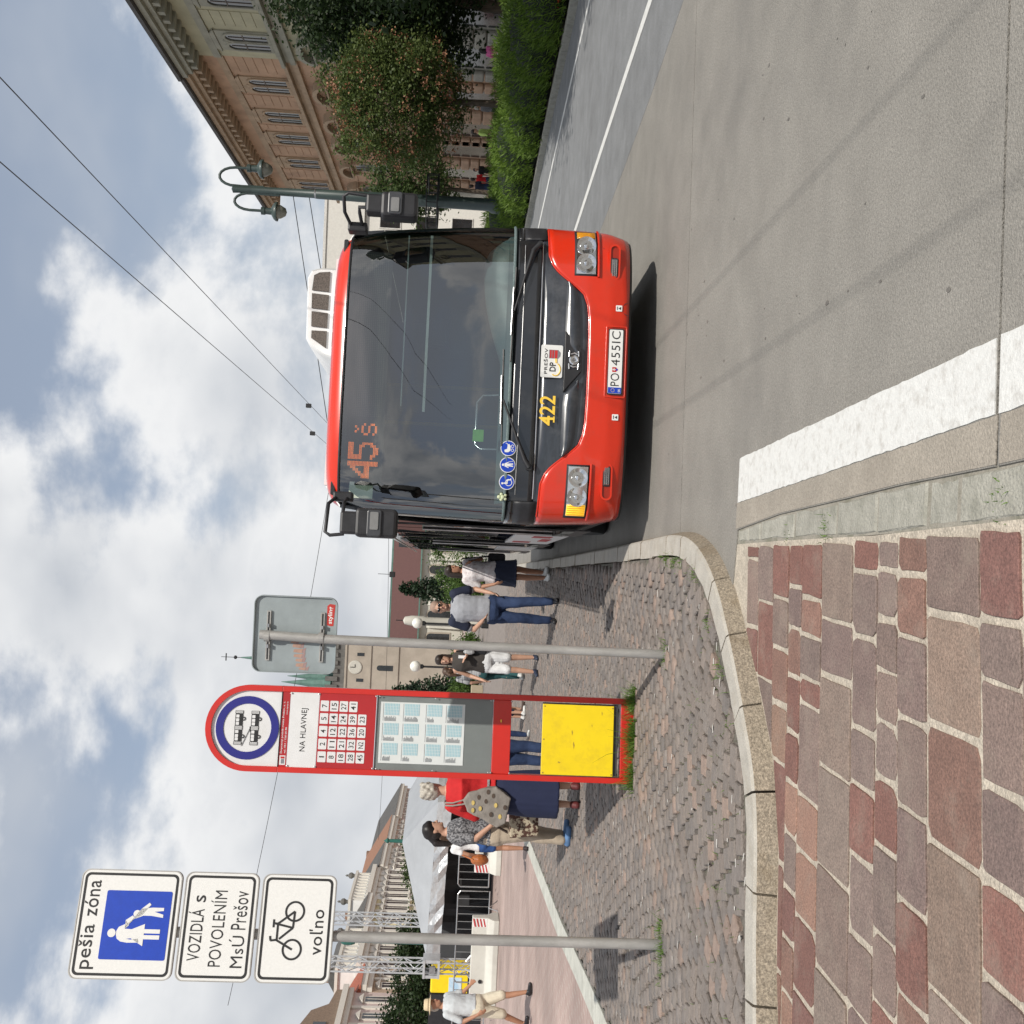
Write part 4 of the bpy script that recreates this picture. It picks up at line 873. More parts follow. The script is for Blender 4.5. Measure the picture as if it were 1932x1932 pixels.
def busicon(zc, pant):
    x0 = CX - .135; y = -.0375; q = 'bus_pictogram'
    o = MB().prism(rrect(x0 + .026, x0 + .135, Z(zc) - .030, Z(zc) + .030, .006, 2), y - .0012, y + .0024).build(q, M_txt, tot)
    MB().prism(rrect(x0 + .138, x0 + .262, Z(zc) - .030, Z(zc) + .030, .006, 2), y - .0012, y + .0024).build('pictogram_rear', M_txt, o)
    mb = MB()
    for a, b in ((.004, .024), (.118, .148), (.246, .268)): mb.prism([(x0 + a, Z(zc) - .03), (x0 + b, Z(zc) - .03), (x0 + b, Z(zc) + .03), (x0 + a, Z(zc) + .03)], y - .0018, y - .0013)
    mb.build('pictogram_white', M_pw, o)
    mb = MB()
    for a in (.0, .008, .016, .024, .118, .1255, .133, .1405, .148, .246, .2535, .261, .268): mb.box(x0 + a - .0014, x0 + a + .0014, y - .0022, y - .0019, Z(zc) - .031, Z(zc) + .031)
    for a, b in ((.0, .024), (.118, .148), (.246, .268)):
        for zz_ in (-.031, .029): mb.box(x0 + a, x0 + b, y - .0026, y - .0023, Z(zc) + zz_, Z(zc) + zz_ + .003)
    mb.build('pictogram_lines', M_txt, o)
    mb = MB()
    for a in (.032, .058, .090, .154, .182, .212): mb.prism(rrect(x0 + a, x0 + a + .024, Z(zc) - .001, Z(zc) + .024, .003, 2), y - .0019, y - .0014)
    mb.build('pictogram_windows', M_pw, o)
    for a in (.066, .205):
        mb = MB(); mb.ring(circ(x0 + a, Z(zc) - .036, .016, 18), circ(x0 + a, Z(zc) - .036, .008, 18), y - .003, y - .0026); mb.build('pictogram_wheel', M_txt, o)
    if pant:
        mb = MB(); mb.tube([(x0 + .105, y - .002, Z(zc) + .034), (x0 + .145, y - .002, Z(zc) + .036)], .003, 5); mb.tube([(x0 + .135, y - .002, Z(zc) + .034), (x0 - .01, y - .002, Z(zc) + .095)], .0022, 5); mb.build('trolley_pole', M_txt, o)
busicon(3.285, False); busicon(3.158, True)
# posts
for sx in (-1, 1):
    a, b = CX + sx * .295, CX + sx * .34; p_ = MB().box(min(a, b), max(a, b), D0, D1, Z(.09), Z(2.953)).build('post', M_tred, tot, bevel=.004)
    for z in (2.88, 2.66, 1.25, 1.1, 2.2): MB().lathe([(.007, 0), (.007, .004), (.0001, .006)], (sx * .0 + CX + sx * .285, -.052, Z(z)), 8, 'y').build('rivet', M_dull, p_)
def panel(name, z0, z1, mt, y=-.046, x0=-.310, x1=.281, par=None): return MB().prism(rrect(x0, x1, Z(z0), Z(z1), .004, 2), y, y + .012).build(name, mt, par or tot)
hp = panel('operator_strip', 2.888, 2.95, M_tred2)
put_text('dopr', -.205, .205, Z(2.922), Z(2.940), -.0475, M_pw, hp); put_text('tel', -.205, .0, Z(2.899), Z(2.912), -.0475, M_pw, hp); put_text('www', .10, .205, Z(2.899), Z(2.912), -.0475, M_pw, hp)
lg = MB().box(-.295, -.222, -.0475, -.0463, Z(2.896), Z(2.942)).build('operator_logo', M_pw, hp); MB().box(-.285, -.25, -.049, -.0478, Z(2.905), Z(2.93)).build('logo_mark', M_pg, hp); MB().box(-.246, -.23, -.049, -.0478, Z(2.903), Z(2.934)).build('logo_mark', mat('crest_red', (.5, .02, .02), .5), hp)
npan = panel('stop_name_panel', 2.655, 2.885, M_pw); put_text('NA HLAVNEJ', -.185, .155, Z(2.735), Z(2.792), -.0475, M_txt, npan)
rp = panel('route_panel', 2.197, 2.652, M_tred2)
tiles = [['1', '2', '4', '5', '7'], ['8', '11', '12', '14', '15'], ['18', '21', '22', '24', '27'], ['28', '32', '36', '39', '41'], ['45', 'N2', '20', '23']]
for r, row in enumerate(tiles):
    for c, t in enumerate(row):
        xc = -.222 + .1005 * c; zc = 2.610 - .0765 * r; z_ = Z(zc)
        tl = MB().prism(rrect(xc - .042, xc + .042, z_ - .033, z_ + .033, .006, 2), -.0485, -.0455).build('route_tile', M_pw, rp)
        w = (.005 if t == '1' else .013) if len(t) == 1 else .026
        put_text('n' + t, xc - w, xc + w, z_ - .02, z_ + .02, -.0497, M_txt, tl, 'route_number')
# timetable case
gc = panel('timetable_back', 1.25, 2.193, M_tgrey, -.030)
pp = MB().box(-.255, .230, -.0335, -.0305, Z(1.478), Z(2.160)).build('timetable_sheet', M_paper, gc)
for r in range(4):
    for c in range(3):
        x0 = -.236 + .157 * c; z1 = 2.128 - .163 * r - (.02 if r > 1 else 0)
        bl = MB().box(x0 + .048, x0 + .140, -.0350, -.0337, Z(z1 - .118), Z(z1)).build('timetable_block', M_lb, pp)
        mb = MB()
        for k in range(9): mb.box(x0 + .048, x0 + .140, -.0358, -.0353, Z(z1 - .010 - .0125 * k), Z(z1 - .0065 - .0125 * k))
        for k in range(1, 4): mb.box(x0 + .048 + k * .023 - .001, x0 + .048 + k * .023 + .001, -.0364, -.036, Z(z1 - .118), Z(z1))
        mb.build('timetable_lines', M_paper, bl)
        mb = MB()
        mb.box(x0, x0 + .14, -.0352, -.034, Z(z1 + .009), Z(z1 + .0115))
        for k in range(random.randint(8, 17)): mb.box(x0, x0 + random.uniform(.02, .042), -.0352, -.034, Z(z1 - .004 - .0068 * k), Z(z1 - .001 - .0068 * k))
        mb.build('timetable_text', M_pg, pp)
MB().add([(-.305, -.050, Z(1.255)), (.276, -.050, Z(1.255)), (.276, -.050, Z(2.19)), (-.305, -.050, Z(2.19))], [(0, 1, 2, 3)]).build('case_cover', glass('acrylic', (.95, .965, .965), 1.3, .03), tot)
for xq in (-.30, .27):
    for zq_ in (1.27, 1.72, 2.17): MB().lathe([(.006, 0), (.006, .004), (.0001, .006)], (xq, -.0525, Z(zq_)), 8, 'y').build('screw', M_dull, tot)
MB().box(-.309, .279, -.045, .045, Z(1.10), Z(1.246)).build('cross_bar', M_tred, tot, bevel=.004)
MB().box(.10, .122, -.056, -.045, Z(1.178), Z(1.186)).build('lock_hasp', M_yel, tot)
MB().box(-.309, .279, -.045, .045, Z(.085), Z(.20)).build('base_plate', M_tred, tot, bevel=.004)
bx = MB().box(-.300, .262, -.062, -.045, Z(.262), Z(.846)).build('bin_panel', M_yellow, tot, bevel=.003)
MB().box(-.295, .270, -.042, .05, Z(.225), Z(.84)).build('bin_box', mat('bin_dark', (.05, .052, .055), .6), tot, bevel=.004)
for xq, zq_, w_, h_ in ((.04, .60, .022, .006), (-.06, .585, .030, .008), (.10, .44, .012, .003), (-.2, .7, .008, .012), (.2, .36, .018, .004)):
    MB().prism([(xq - w_, Z(zq_)), (xq, Z(zq_) - h_), (xq + w_, Z(zq_) + h_ * .3), (xq + w_ * .3, Z(zq_) + h_)], -.0632, -.0622).build('scuff', mat('scuff_ochre', (.42, .28, .03), .7), bx)
for xq, zq_ in ((-.285, .275), (.245, .275), (-.285, .832), (.245, .832), (-.02, .832)): MB().lathe([(.006, 0), (.006, .003), (.0001, .005)], (xq, -.062, Z(zq_)), 8, 'y').build('bolt', mat('bolt_brass', (.35, .22, .05), .5), bx)

# ---- pedestrian zone sign on its post
ps = tag(empty('traffic_sign', (-2.894, 6.921, ZI - .01), .33), 'grey post with three stacked white plates headed pešia zóna', 'traffic sign')
MB().tube([(0, 0, 0), (.0, 0, Z(4.0))], .035, 16).build('post', M_galv, ps, smooth=60)
def plate(nm, z0, z1, x0=-.288, x1=.379):
    p_ = MB().prism(rrect(x0, x1, Z(z0), Z(z1), .05, 6), -.052, -.046).build(nm, M_sign_white, ps, bevel=.0015)
    MB().ring(rrect(x0 + .018, x1 - .018, Z(z0) + .018, Z(z1) - .018, .036, 6), rrect(x0 + .034, x1 - .034, Z(z0) + .034, Z(z1) - .034, .024, 6), -.0535, -.0515).build('black_border', M_txt, p_)
    MB().ring(rrect(x0 - .004, x1 + .004, Z(z0) - .004, Z(z1) + .004, .052, 6), rrect(x0 + .003, x1 - .003, Z(z0) + .003, Z(z1) - .003, .047, 6), -.055, -.02).build('folded_rim', M_galv, p_)
    for zq_ in (z0 + .12, z1 - .12): MB().box(-.16, .2, -.045, -.0355, Z(zq_) - .018, Z(zq_) + .018).build('clamp_rail', M_galv, p_)
    return p_
p1 = plate('zone_plate', 3.338, 3.990); put_text('pesia', -.232, .038, Z(3.838), Z(3.952), -.0535, M_txt, p1); put_text('zona', .088, .312, Z(3.862), Z(3.952), -.0535, M_txt, p1)
bq = MB().prism(rrect(-.172, .252, Z(3.388), Z(3.815), .012, 3), -.054, -.0515).build('blue_panel', M_blue, p1)
mb = MB(); y = -.0552
def cp(poly): mb.prism([(x * .424 - .172, Z(3.388) + z * .427) for x, z in poly], y - .001, y + .0008)
cp(circ(.38, .85, .062, 18)); cp([(.30, .76), (.36, .78), (.41, .78), (.47, .75), (.53, .62), (.60, .53), (.64, .56), (.57, .66), (.50, .60), (.445, .66), (.44, .55), (.52, .36), (.20, .36), (.31, .55), (.30, .62), (.29, .55), (.31, .44), (.25, .42), (.245, .60), (.26, .70)])
cp([(.30, .36), (.36, .36), (.36, .12), (.30, .12)]); cp([(.385, .36), (.445, .36), (.445, .12), (.385, .12)])
cp(circ(.665, .50, .055, 18)); cp([(.60, .54), (.57, .57), (.65, .42), (.70, .42), (.80, .30), (.83, .33), (.74, .44), (.76, .27), (.76, .10), (.715, .10), (.70, .24), (.66, .10), (.615, .10), (.64, .28), (.64, .40), (.60, .50)])
mb.build('parent_and_child', M_sign_white, bq)
p2 = plate('permit_plate', 2.829, 3.308); put_text('v1', -.168, .150, Z(3.165), Z(3.268), -.0535, M_txt, p2); put_text('v1s', .192, .236, Z(3.165), Z(3.228), -.0535, M_txt, p2); put_text('v2', -.20, .268, Z(3.026), Z(3.128), -.0535, M_txt, p2); put_text('v3', -.205, -.01, Z(2.885), Z(2.985), -.0535, M_txt, p2); put_text('v3b', .028, .268, Z(2.885), Z(2.982), -.0535, M_txt, p2)
p3 = plate('bicycle_plate', 2.312, 2.796); put_text('volno', -.115, .165, Z(2.375), Z(2.465), -.0535, M_txt, p3)
bk = empty('bicycle_symbol'); bk.parent = p3; 
mb = MB(); yb_ = -.0535
for wx in (-.085, .150): mb.ring(circ(wx, Z(2.600) - .03, .066, 28), circ(wx, Z(2.600) - .03, .053, 28), yb_ - .001, yb_ + .0015)
def seg(a, b, w=.0065): 
    d = Vector((b[0] - a[0], b[1] - a[1])); n_ = Vector((-d.y, d.x)).normalized() * w
    mb.prism([(a[0] + n_.x, Z(a[1]) + n_.y), (b[0] + n_.x, Z(b[1]) + n_.y), (b[0] - n_.x, Z(b[1]) - n_.y), (a[0] - n_.x, Z(a[1]) - n_.y)], yb_ - .001 - random.uniform(0, .0004), yb_ + .001)
for a, b in (((-.085, 2.57), (-.028, 2.68)), ((-.028, 2.68), (-.033, 2.715)), ((-.033, 2.715), (-.005, 2.72)), ((-.028, 2.675), (.072, 2.675)), ((-.022, 2.66), (.048, 2.575)), ((.048, 2.575), (.072, 2.69)), ((.048, 2.575), (.150, 2.57)), ((.150, 2.57), (.072, 2.675)), ((.072, 2.675), (.074, 2.702)), ((.048, 2.703), (.098, 2.703))): seg(a, b)
bk.name = 'bicycle_symbol'; bpy.data.objects.remove(bk); mb.build('bicycle_symbol', M_txt, p3)

# ---- sign seen from behind
sb = tag(empty('traffic_sign', (-.964, 7.252, ZI - .01), 0.0), 'grey backside of a square sign on a slim steel post beside the kerb', 'traffic sign')
MB().tube([(0, 0, 0), (.012, 0, Z(2.5)), (.027, 0, Z(2.95))], .033, 16).build('post', M_galv, sb, smooth=60)
pb = MB().prism(rrect(-.235, .295, Z(2.428), Z(3.0), .055, 6), .05, .054).build('plate', M_back, sb)
MB().ring(rrect(-.240, .300, Z(2.423), Z(3.005), .06, 6), rrect(-.234, .294, Z(2.429), Z(2.999), .054, 6), .03, .06).build('folded_rim', M_back, pb)
for zq_ in (2.90, 2.525):
    br = MB().box(-.158, .192, .035, .0495, Z(zq_) - .014, Z(zq_) + .014).build('bracket', M_galv, sb); MB().box(-.15, .185, .0335, .0348, Z(zq_) - .005, Z(zq_) + .005).build('bracket_slot', M_txt, br)
    MB().lathe([(.0365, -.018), (.039, -.018), (.039, .018), (.0365, .018)], (.018, 0, Z(zq_)), 16).build('pipe_clamp', M_galv, br)
    for q in (-.055, .09): MB().box(q - .012, q + .012, .015, .034, Z(zq_) - .008, Z(zq_) + .008).build('clamp_bolt', M_dull, br)
MB().prism([(.10, Z(2.450)), (.25, Z(2.442)), (.255, Z(2.480)), (.24, Z(2.498)), (.105, Z(2.498)), (.098, Z(2.47))], .0485, .0497).build('red_sticker', mat('sticker_red', (.5, .04, .03), .5), pb)
put_text('styling', .115, .235, Z(2.453), Z(2.49), .0478, M_sign_white, pb, 'sticker_lettering')
gm = mat('faded_pink', (.42, .26, .2), .7, var=.15); gm2 = mat('faded_rose', (.33, .22, .21), .7, var=.15)
for i, (x, z, w, h) in enumerate(((-.05, 2.70, .03, .05), (-.085, 2.69, .03, .055), (-.12, 2.69, .028, .05), (-.15, 2.68, .026, .04), (-.185, 2.675, .03, .045), (-.21, 2.655, .02, .04), (-.025, 2.725, .02, .03))):
    MB().prism([(x - w / 2, Z(z) - h / 2), (x + w / 2, Z(z) - h / 2 - .008), (x + w / 2 - .004, Z(z) + h / 2), (x - w / 2 + .006, Z(z) + h / 2 + .004)], .0487, .0498).build('faded_tag_letter', gm, pb)
    MB().prism([(x - w / 2, Z(z) - h / 2 - .022), (x + w / 2 + .01, Z(z) - h / 2 - .03), (x + w / 2, Z(z) - h / 2 - .009), (x - w / 2, Z(z) - h / 2 - .003)], .0488, .0498).build('faded_tag_shade', gm2, pb)
# ================================================================ BUILDINGS
M_slate = mat('dark_roof', (.09, .085, .08), .8, var=.2, scale=2)
M_wdark = mat('window_dark', (.02, .022, .025), .12, var=.3, scale=1, coat=.5)
M_wframe = mat('window_frame_white', (.6, .58, .54), .6); M_wbrown = mat('window_frame_brown', (.13, .10, .075), .6)
def arch2(xc, w, z0, z1, n=8):      # round-headed opening outline in (along, z)
    r = w / 2; return [(xc - r, z0), (xc + r, z0)] + [(xc + r * math.cos(a), z1 - r + r * math.sin(a)) for a in np.linspace(0, math.pi, n)]
def palazzo(y0, y1, X0, label, wall, trim, wins, stone_gf, roofc, seamless=False):
    """palace front facing -x; local frame: x along the street, y into the building, z up"""
    root = tag(empty('palace_building', (X0, y1, 0), -math.pi / 2), label, 'building')
    W = y1 - y0; T = lambda yw: y1 - yw         # world y to local x
    def bx(n, x0, x1, d0, d1, z0, z1, m_, par=None, bev=0): return MB().box(x0, x1, d0, d1, z0, z1).build(n, m_, par or root, bevel=bev)
    bx('wall', 0, W, 0, 14, 6.4, 15.2, wall); bx('ground_floor_wall', .02, W - .02, -.05, 14, 0, 6.1, stone_gf)
    bx('plinth', 0, W, -.15, 0, 0, .8, trim); bx('lower_cornice', -.05, W + .05, -.35, 0, 6.12, 6.4, trim)
    bx('string_course', -.06, W + .06, -.40, 0, 10.95, 11.12, trim); bx('string_course', -.04, W + .04, -.22, 0, 10.45, 10.7, trim); bx('string_course', -.02, W + .02, -.12, 0, 10.72, 10.93, trim)
    bx('architrave', -.03, W + .03, -.10, 0, 14.0, 14.35, trim); bx('frieze', -.02, W + .02, -.05, 0, 14.36, 15.1, wall)
    bx('cornice', -.1, W + .1, -1.15, 0, 15.55, 15.8, trim); bx('cornice', -.1, W + .1, -.95, 0, 15.32, 15.54, trim); bx('gutter', -.1, W + .1, -1.35, -1.1, 15.82, 16.0, M_slate)
    n = int(W / .75)
    for i in range(n):
        x = (i + .5) * W / n; bx('cornice_bracket', x - .14, x + .14, -.85, -.001, 15.0, 15.31, trim)
    rf = MB().hexa([(-.05, -1.2, 15.85), (W + .05, -1.2, 15.85), (W + .05, 14, 15.85), (-.05, 14, 15.85), (-.05, 2.5, 18.3), (W + .05, 2.5, 18.3), (W + .05, 9, 18.3), (-.05, 9, 18.3)]).build('roof', roofc, root)
    wins = sorted(wins)
    for yw in wins:
        x = T(yw)
        w = bx('window', x - .98, x + .98, -.07, 0, 11.2, 13.75, trim)
        MB().prism([(x - 1.1, 13.76), (x + 1.1, 13.76), (x + .75, 13.98), (x - .75, 13.98)], -.12, 0).build('window_head', trim, w)
        bx('sill', x - 1.08, x + 1.08, -.22, -.001, 11.13, 11.25, trim, w)
        for s_ in (-.44, .44):
            MB().ring(arch2(x + s_, .92, 11.3, 13.45), arch2(x + s_, .70, 11.42, 13.33), -.13, -.06).build('arched_frame', trim, w)
            pn = MB().prism(arch2(x + s_, .72, 11.4, 13.34), -.078, -.072).build('pane', M_wdark, w)
            bx('mullion', x + s_ - .02, x + s_ + .02, -.10, -.079, 11.42, 13.2, M_wbrown, w); bx('transom', x + s_ - .34, x + s_ + .34, -.10, -.079, 12.5, 12.55, M_wbrown, w)
        MB().lathe([(.16, 0), (.16, .06), (.08, .1)], (x, -.07, 13.36), 14, 'y').build('roundel', trim, w)
        # piano nobile window with segmental hood
        w = bx('window', x - .85, x + .85, -.10, 0, 7.0, 9.25, trim)
        bx('pane', x - .62, x + .62, -.108, -.102, 7.1, 9.1, M_wdark, w); bx('mullion', x - .03, x + .03, -.125, -.109, 7.1, 9.1, M_wbrown, w); bx('transom', x - .6, x + .6, -.125, -.109, 8.45, 8.52, M_wbrown, w)
        for s_ in (-1, 1): bx('console', x + s_ * .95 - .11, x + s_ * .95 + .11, -.3, 0, 8.85, 9.3, trim, w)
        bx('hood_shelf', x - 1.2, x + 1.2, -.45, 0, 9.3, 9.42, trim, w); ar = [(x + 1.2 * math.cos(a), 9.43 + .72 * math.sin(a)) for a in np.linspace(0, math.pi, 12)]; ai = [(x + .95 * math.cos(a), 9.43 + .50 * math.sin(a)) for a in np.linspace(0, math.pi, 12)]
        MB().ring(ar, ai, -.5, 0).build('segmental_hood', trim, w); MB().prism(ai, -.14, 0).build('tympanum', wall, w)
        bx('hood_apron', x - 1.0, x + 1.0, -.12, 0, 6.45, 6.95, trim, w)
        # shop opening and rusticated piers
        op = bx('shop_window', x - 1.1, x + 1.1, -.056, -.04, .5, 4.3, M_wdark); bx('shop_frame', x - 1.18, x + 1.18, -.06, -.0505, .4, .52, trim, op); bx('shop_board', x - 1.15, x + 1.15, -.12, -.06, 3.6, 4.2, wall, op)
        for s_ in (-1, 1):
            pr_ = empty('rusticated_pier'); pr_.parent = root; 
            for k in range(8): MB().box(x + s_ * 1.75 - .45, x + s_ * 1.75 + .45, -.28, -.051, .82 + k * .58, .82 + k * .58 + .52).build('pier_block', stone_gf, pr_, bevel=.08)
    for x0, x1 in zip([0] + [T(w_) + 1.3 for w_ in wins[::-1]], [T(w_) - 1.3 for w_ in wins[::-1]] + [W]):
        if x1 - x0 > .5:
            for k in range(6): bx('panel_course', x0 + .1, x1 - .1, -.03, 0, 11.25 + k * .46, 11.25 + k * .46 + .42, wall)
            for k in range(7): bx('panel_course', x0 + .1, x1 - .1, -.04, 0, 6.5 + k * .55, 6.5 + k * .55 + .5, wall)
    return root
M_ochre = mat('ochre_plaster', (.50, .325, .21), .9, var=.1, scale=.6, bump=.2, bscale=10, dirt=((.26, .16, .11), .5, .85)); M_otrim = mat('ochre_trim', (.44, .32, .21), .85, var=.12, scale=1.5, dirt=((.22, .16, .11), 1, .6)); M_ogf = mat('ochre_rustic', (.46, .30, .2), .9, var=.12, scale=1.5)
M_olive = mat('olive_plaster', (.46, .43, .29), .9, var=.08, scale=.6, dirt=((.28, .26, .18), .8, .5)); M_ltrim = mat('olive_trim', (.34, .33, .26), .85, var=.12, scale=1.5)
palazzo(50.0, 72.2, 21.35, 'ochre palace front with paired arched windows and deep bracketed cornice', M_ochre, M_otrim, [53.4, 57.6, 61.0, 65.2, 69.6], M_ogf, M_slate)
palazzo(30.0, 49.9, 21.20, 'olive plaster palace front beside the ochre one, behind the big tree', M_olive, M_ltrim, [49.0 - .9, 43.9, 39.6, 35.3], mat('olive_rustic', (.33, .31, .26), .9), M_slate)
palazzo(8.0, 29.9, 21.3, 'brown palace front next to the olive one, mirrored in the bus windscreen', M_ochre, M_otrim, [11.5, 16.0, 20.5, 25.5], M_ogf, M_slate)
palazzo(-14.0, 7.9, 21.15, 'grey olive palace front furthest from the ochre one along the pavement', M_olive, M_ltrim, [-10.0, -5.0, .0, 4.6], M_ogf, M_slate)
# white building and dark roof past the palace
wb = tag(empty('corner_house', (10.6, 96, 0), rad(-4)), 'white house with a dark mansard roof beyond the street lamp', 'house')
MB().box(0, 22, 0, 14, 0, 11.5).build('wall', mat('cream_wall', (.62, .60, .55), .85, var=.05), wb); MB().hexa([(-.3, -.3, 11.5), (22.3, -.3, 11.5), (22.3, 14, 11.5), (-.3, 14, 11.5), (1.5, 3.2, 14.2), (20.5, 3.2, 14.2), (20.5, 12, 14.2), (1.5, 12, 14.2)]).build('mansard_roof', M_slate, wb)
MB().box(9.4, 17.6, -.25, 3, 11.5, 14.95).build('parapet_block', mat('cream_wall', (.62, .60, .55), .85, var=.05), wb); MB().box(9.2, 17.8, -.35, 3.2, 14.96, 15.2).build('coping', M_wframe, wb)
for i in range(6):
    for j in range(3):
        w = MB().box(1.3 + i * 3.4, 2.7 + i * 3.4, -.06, 0, 1.6 + j * 3.3, 3.6 + j * 3.3).build('window', M_wframe, wb); MB().box(1.42 + i * 3.4, 2.58 + i * 3.4, -.09, -.061, 1.7 + j * 3.3, 3.5 + j * 3.3).build('pane', M_wdark, w)

# ---- church on the square
ch = tag(empty('church', (-20, 200, 0), 0), 'church with a long red roof and grey battlemented clock tower', 'church')
M_chw = mat('church_wall', (.52, .50, .44), .85, var=.08, scale=.3); M_tow = mat('tower_stone', (.36, .315, .26), .9, var=.1, scale=.3, dirt=((.3, .26, .21), .3, .6)); M_rrf = mat('red_tile_roof', (.095, .042, .037), .85, var=.1, scale=1.5, stretch=(4, 1, 1)); M_cop = mat('copper_green', (.10, .19, .16), .7, var=.15, scale=1)
MB().box(-14.5, 30, 0, 22, 0, 8.6).build('nave_wall', M_chw, ch)
MB().hexa([(-15, -1, 8.5), (30, -1, 8.5), (30, 23, 8.5), (-15, 23, 8.5), (-14.8, 10.5, 14.6), (30, 10.5, 14.6), (30, 11.5, 14.6), (-14.8, 11.5, 14.6)]).build('nave_roof', M_rrf, ch)
MB().box(-15.1, 30, -1.2, -.9, 8.35, 8.6).build('gutter', M_cop, ch); MB().box(-14.8, 30, 10.6, 11.4, 14.5, 14.95).build('roof_ridge', M_cop, ch)
for i in range(9):
    x = -9.5 + i * 4.4; w = MB().ring(arch2(x, 2.2, 2.2, 7.2), arch2(x, 1.6, 2.4, 6.9), -.12, 0).build('church_window', M_tow, ch); MB().prism(arch2(x, 1.62, 2.38, 6.92), -.03, -.002).build('pane', M_wdark, w)
    MB().hexa([(x + 1.9, -1.2, 0), (x + 2.5, -1.2, 0), (x + 2.5, 0, 0), (x + 1.9, 0, 0), (x + 1.9, -.6, 6.4), (x + 2.5, -.6, 6.4), (x + 2.5, 0, 7.2), (x + 1.9, 0, 7.2)]).build('buttress', M_chw, ch)
TX = -10.2; tw = empty('tower'); tw.parent = ch; tw.location = (TX, -3.5, 0)
H = 4.3
MB().box(-H, H, -H, H, 0, 21.4).build('tower_shaft', M_tow, tw)
for z in (11.6, 16.7, 21.2): MB().box(-H - .2, H + .2, -H - .2, H + .2, z, z + .35).build('tower_string', M_tow, tw)
MB().box(-H + .1, H - .1, -H + .1, H - .1, 21.6, 23.6).build('belfry', mat('dark_stone', (.13, .125, .115), .9, var=.2, scale=1), tw)
for i in range(6):
    for s_ in (-1, 1):
        x = -H + .5 + i * 1.5; MB().box(x - .4, x + .4, s_ * H - .25, s_ * H + .25, 22.8, 25.0).build('battlement', mat('dark_stone', (.13, .125, .115), .9, var=.2, scale=1), tw); MB().box(s_ * H - .25, s_ * H + .25, x - .4, x + .4, 22.8, 24.9).build('battlement', mat('dark_stone', (.13, .125, .115), .9, var=.2, scale=1), tw)
MB().lathe([(1.25, 0), (1.25, .12), (1.1, .16), (.0001, .16)], (0, -H - .02, 19.6), 24, 'y').build('clock_face', mat('clock_white', (.5, .48, .42), .7), tw)
mb = MB(); mb.box(-.06, .06, -H - .24, -H - .2, 19.6, 20.5); mb.box(-.06, .55, -H - .25, -H - .21, 19.55, 19.66); mb.build('clock_hands', M_txt, tw)
for x in (-2.4, 2.4): MB().box(x - .3, x + .3, -H - .05, -H + .02, 18.0, 19.3).build('slit_window', M_wdark, tw)
w = MB().prism(arch2(0, 1.0, 12.6, 15.6), -H - .05, -H + .02).build('tower_window', M_wdark, tw)
for cx_, cy_ in ((-1, -1), (1, -1), (-1, 1), (1, 1)): MB().lathe([(1.15, 24.0), (1.15, 25.2), (.65, 28.5), (.12, 32.5), (.05, 33.2)], (cx_ * (H - .9), cy_ * (H - .9), 0), 8).build('corner_spire', M_cop, tw)
MB().lathe([(2.6, 24), (2.5, 26), (1.1, 33), (.35, 39), (.1, 41.5)], (.3, 0, 0), 8).build('main_spire', M_cop, tw)
mb = MB(); mb.lathe([(.06, 41.4), (.06, 42.2), (.35, 42.4), (.35, 42.7), (.06, 42.9), (.05, 45.2)], (.3, 0, 0), 8); mb.box(-.4, 1.0, -.06, .06, 44.2, 44.4); mb.build('spire_cross', M_txt, tw)

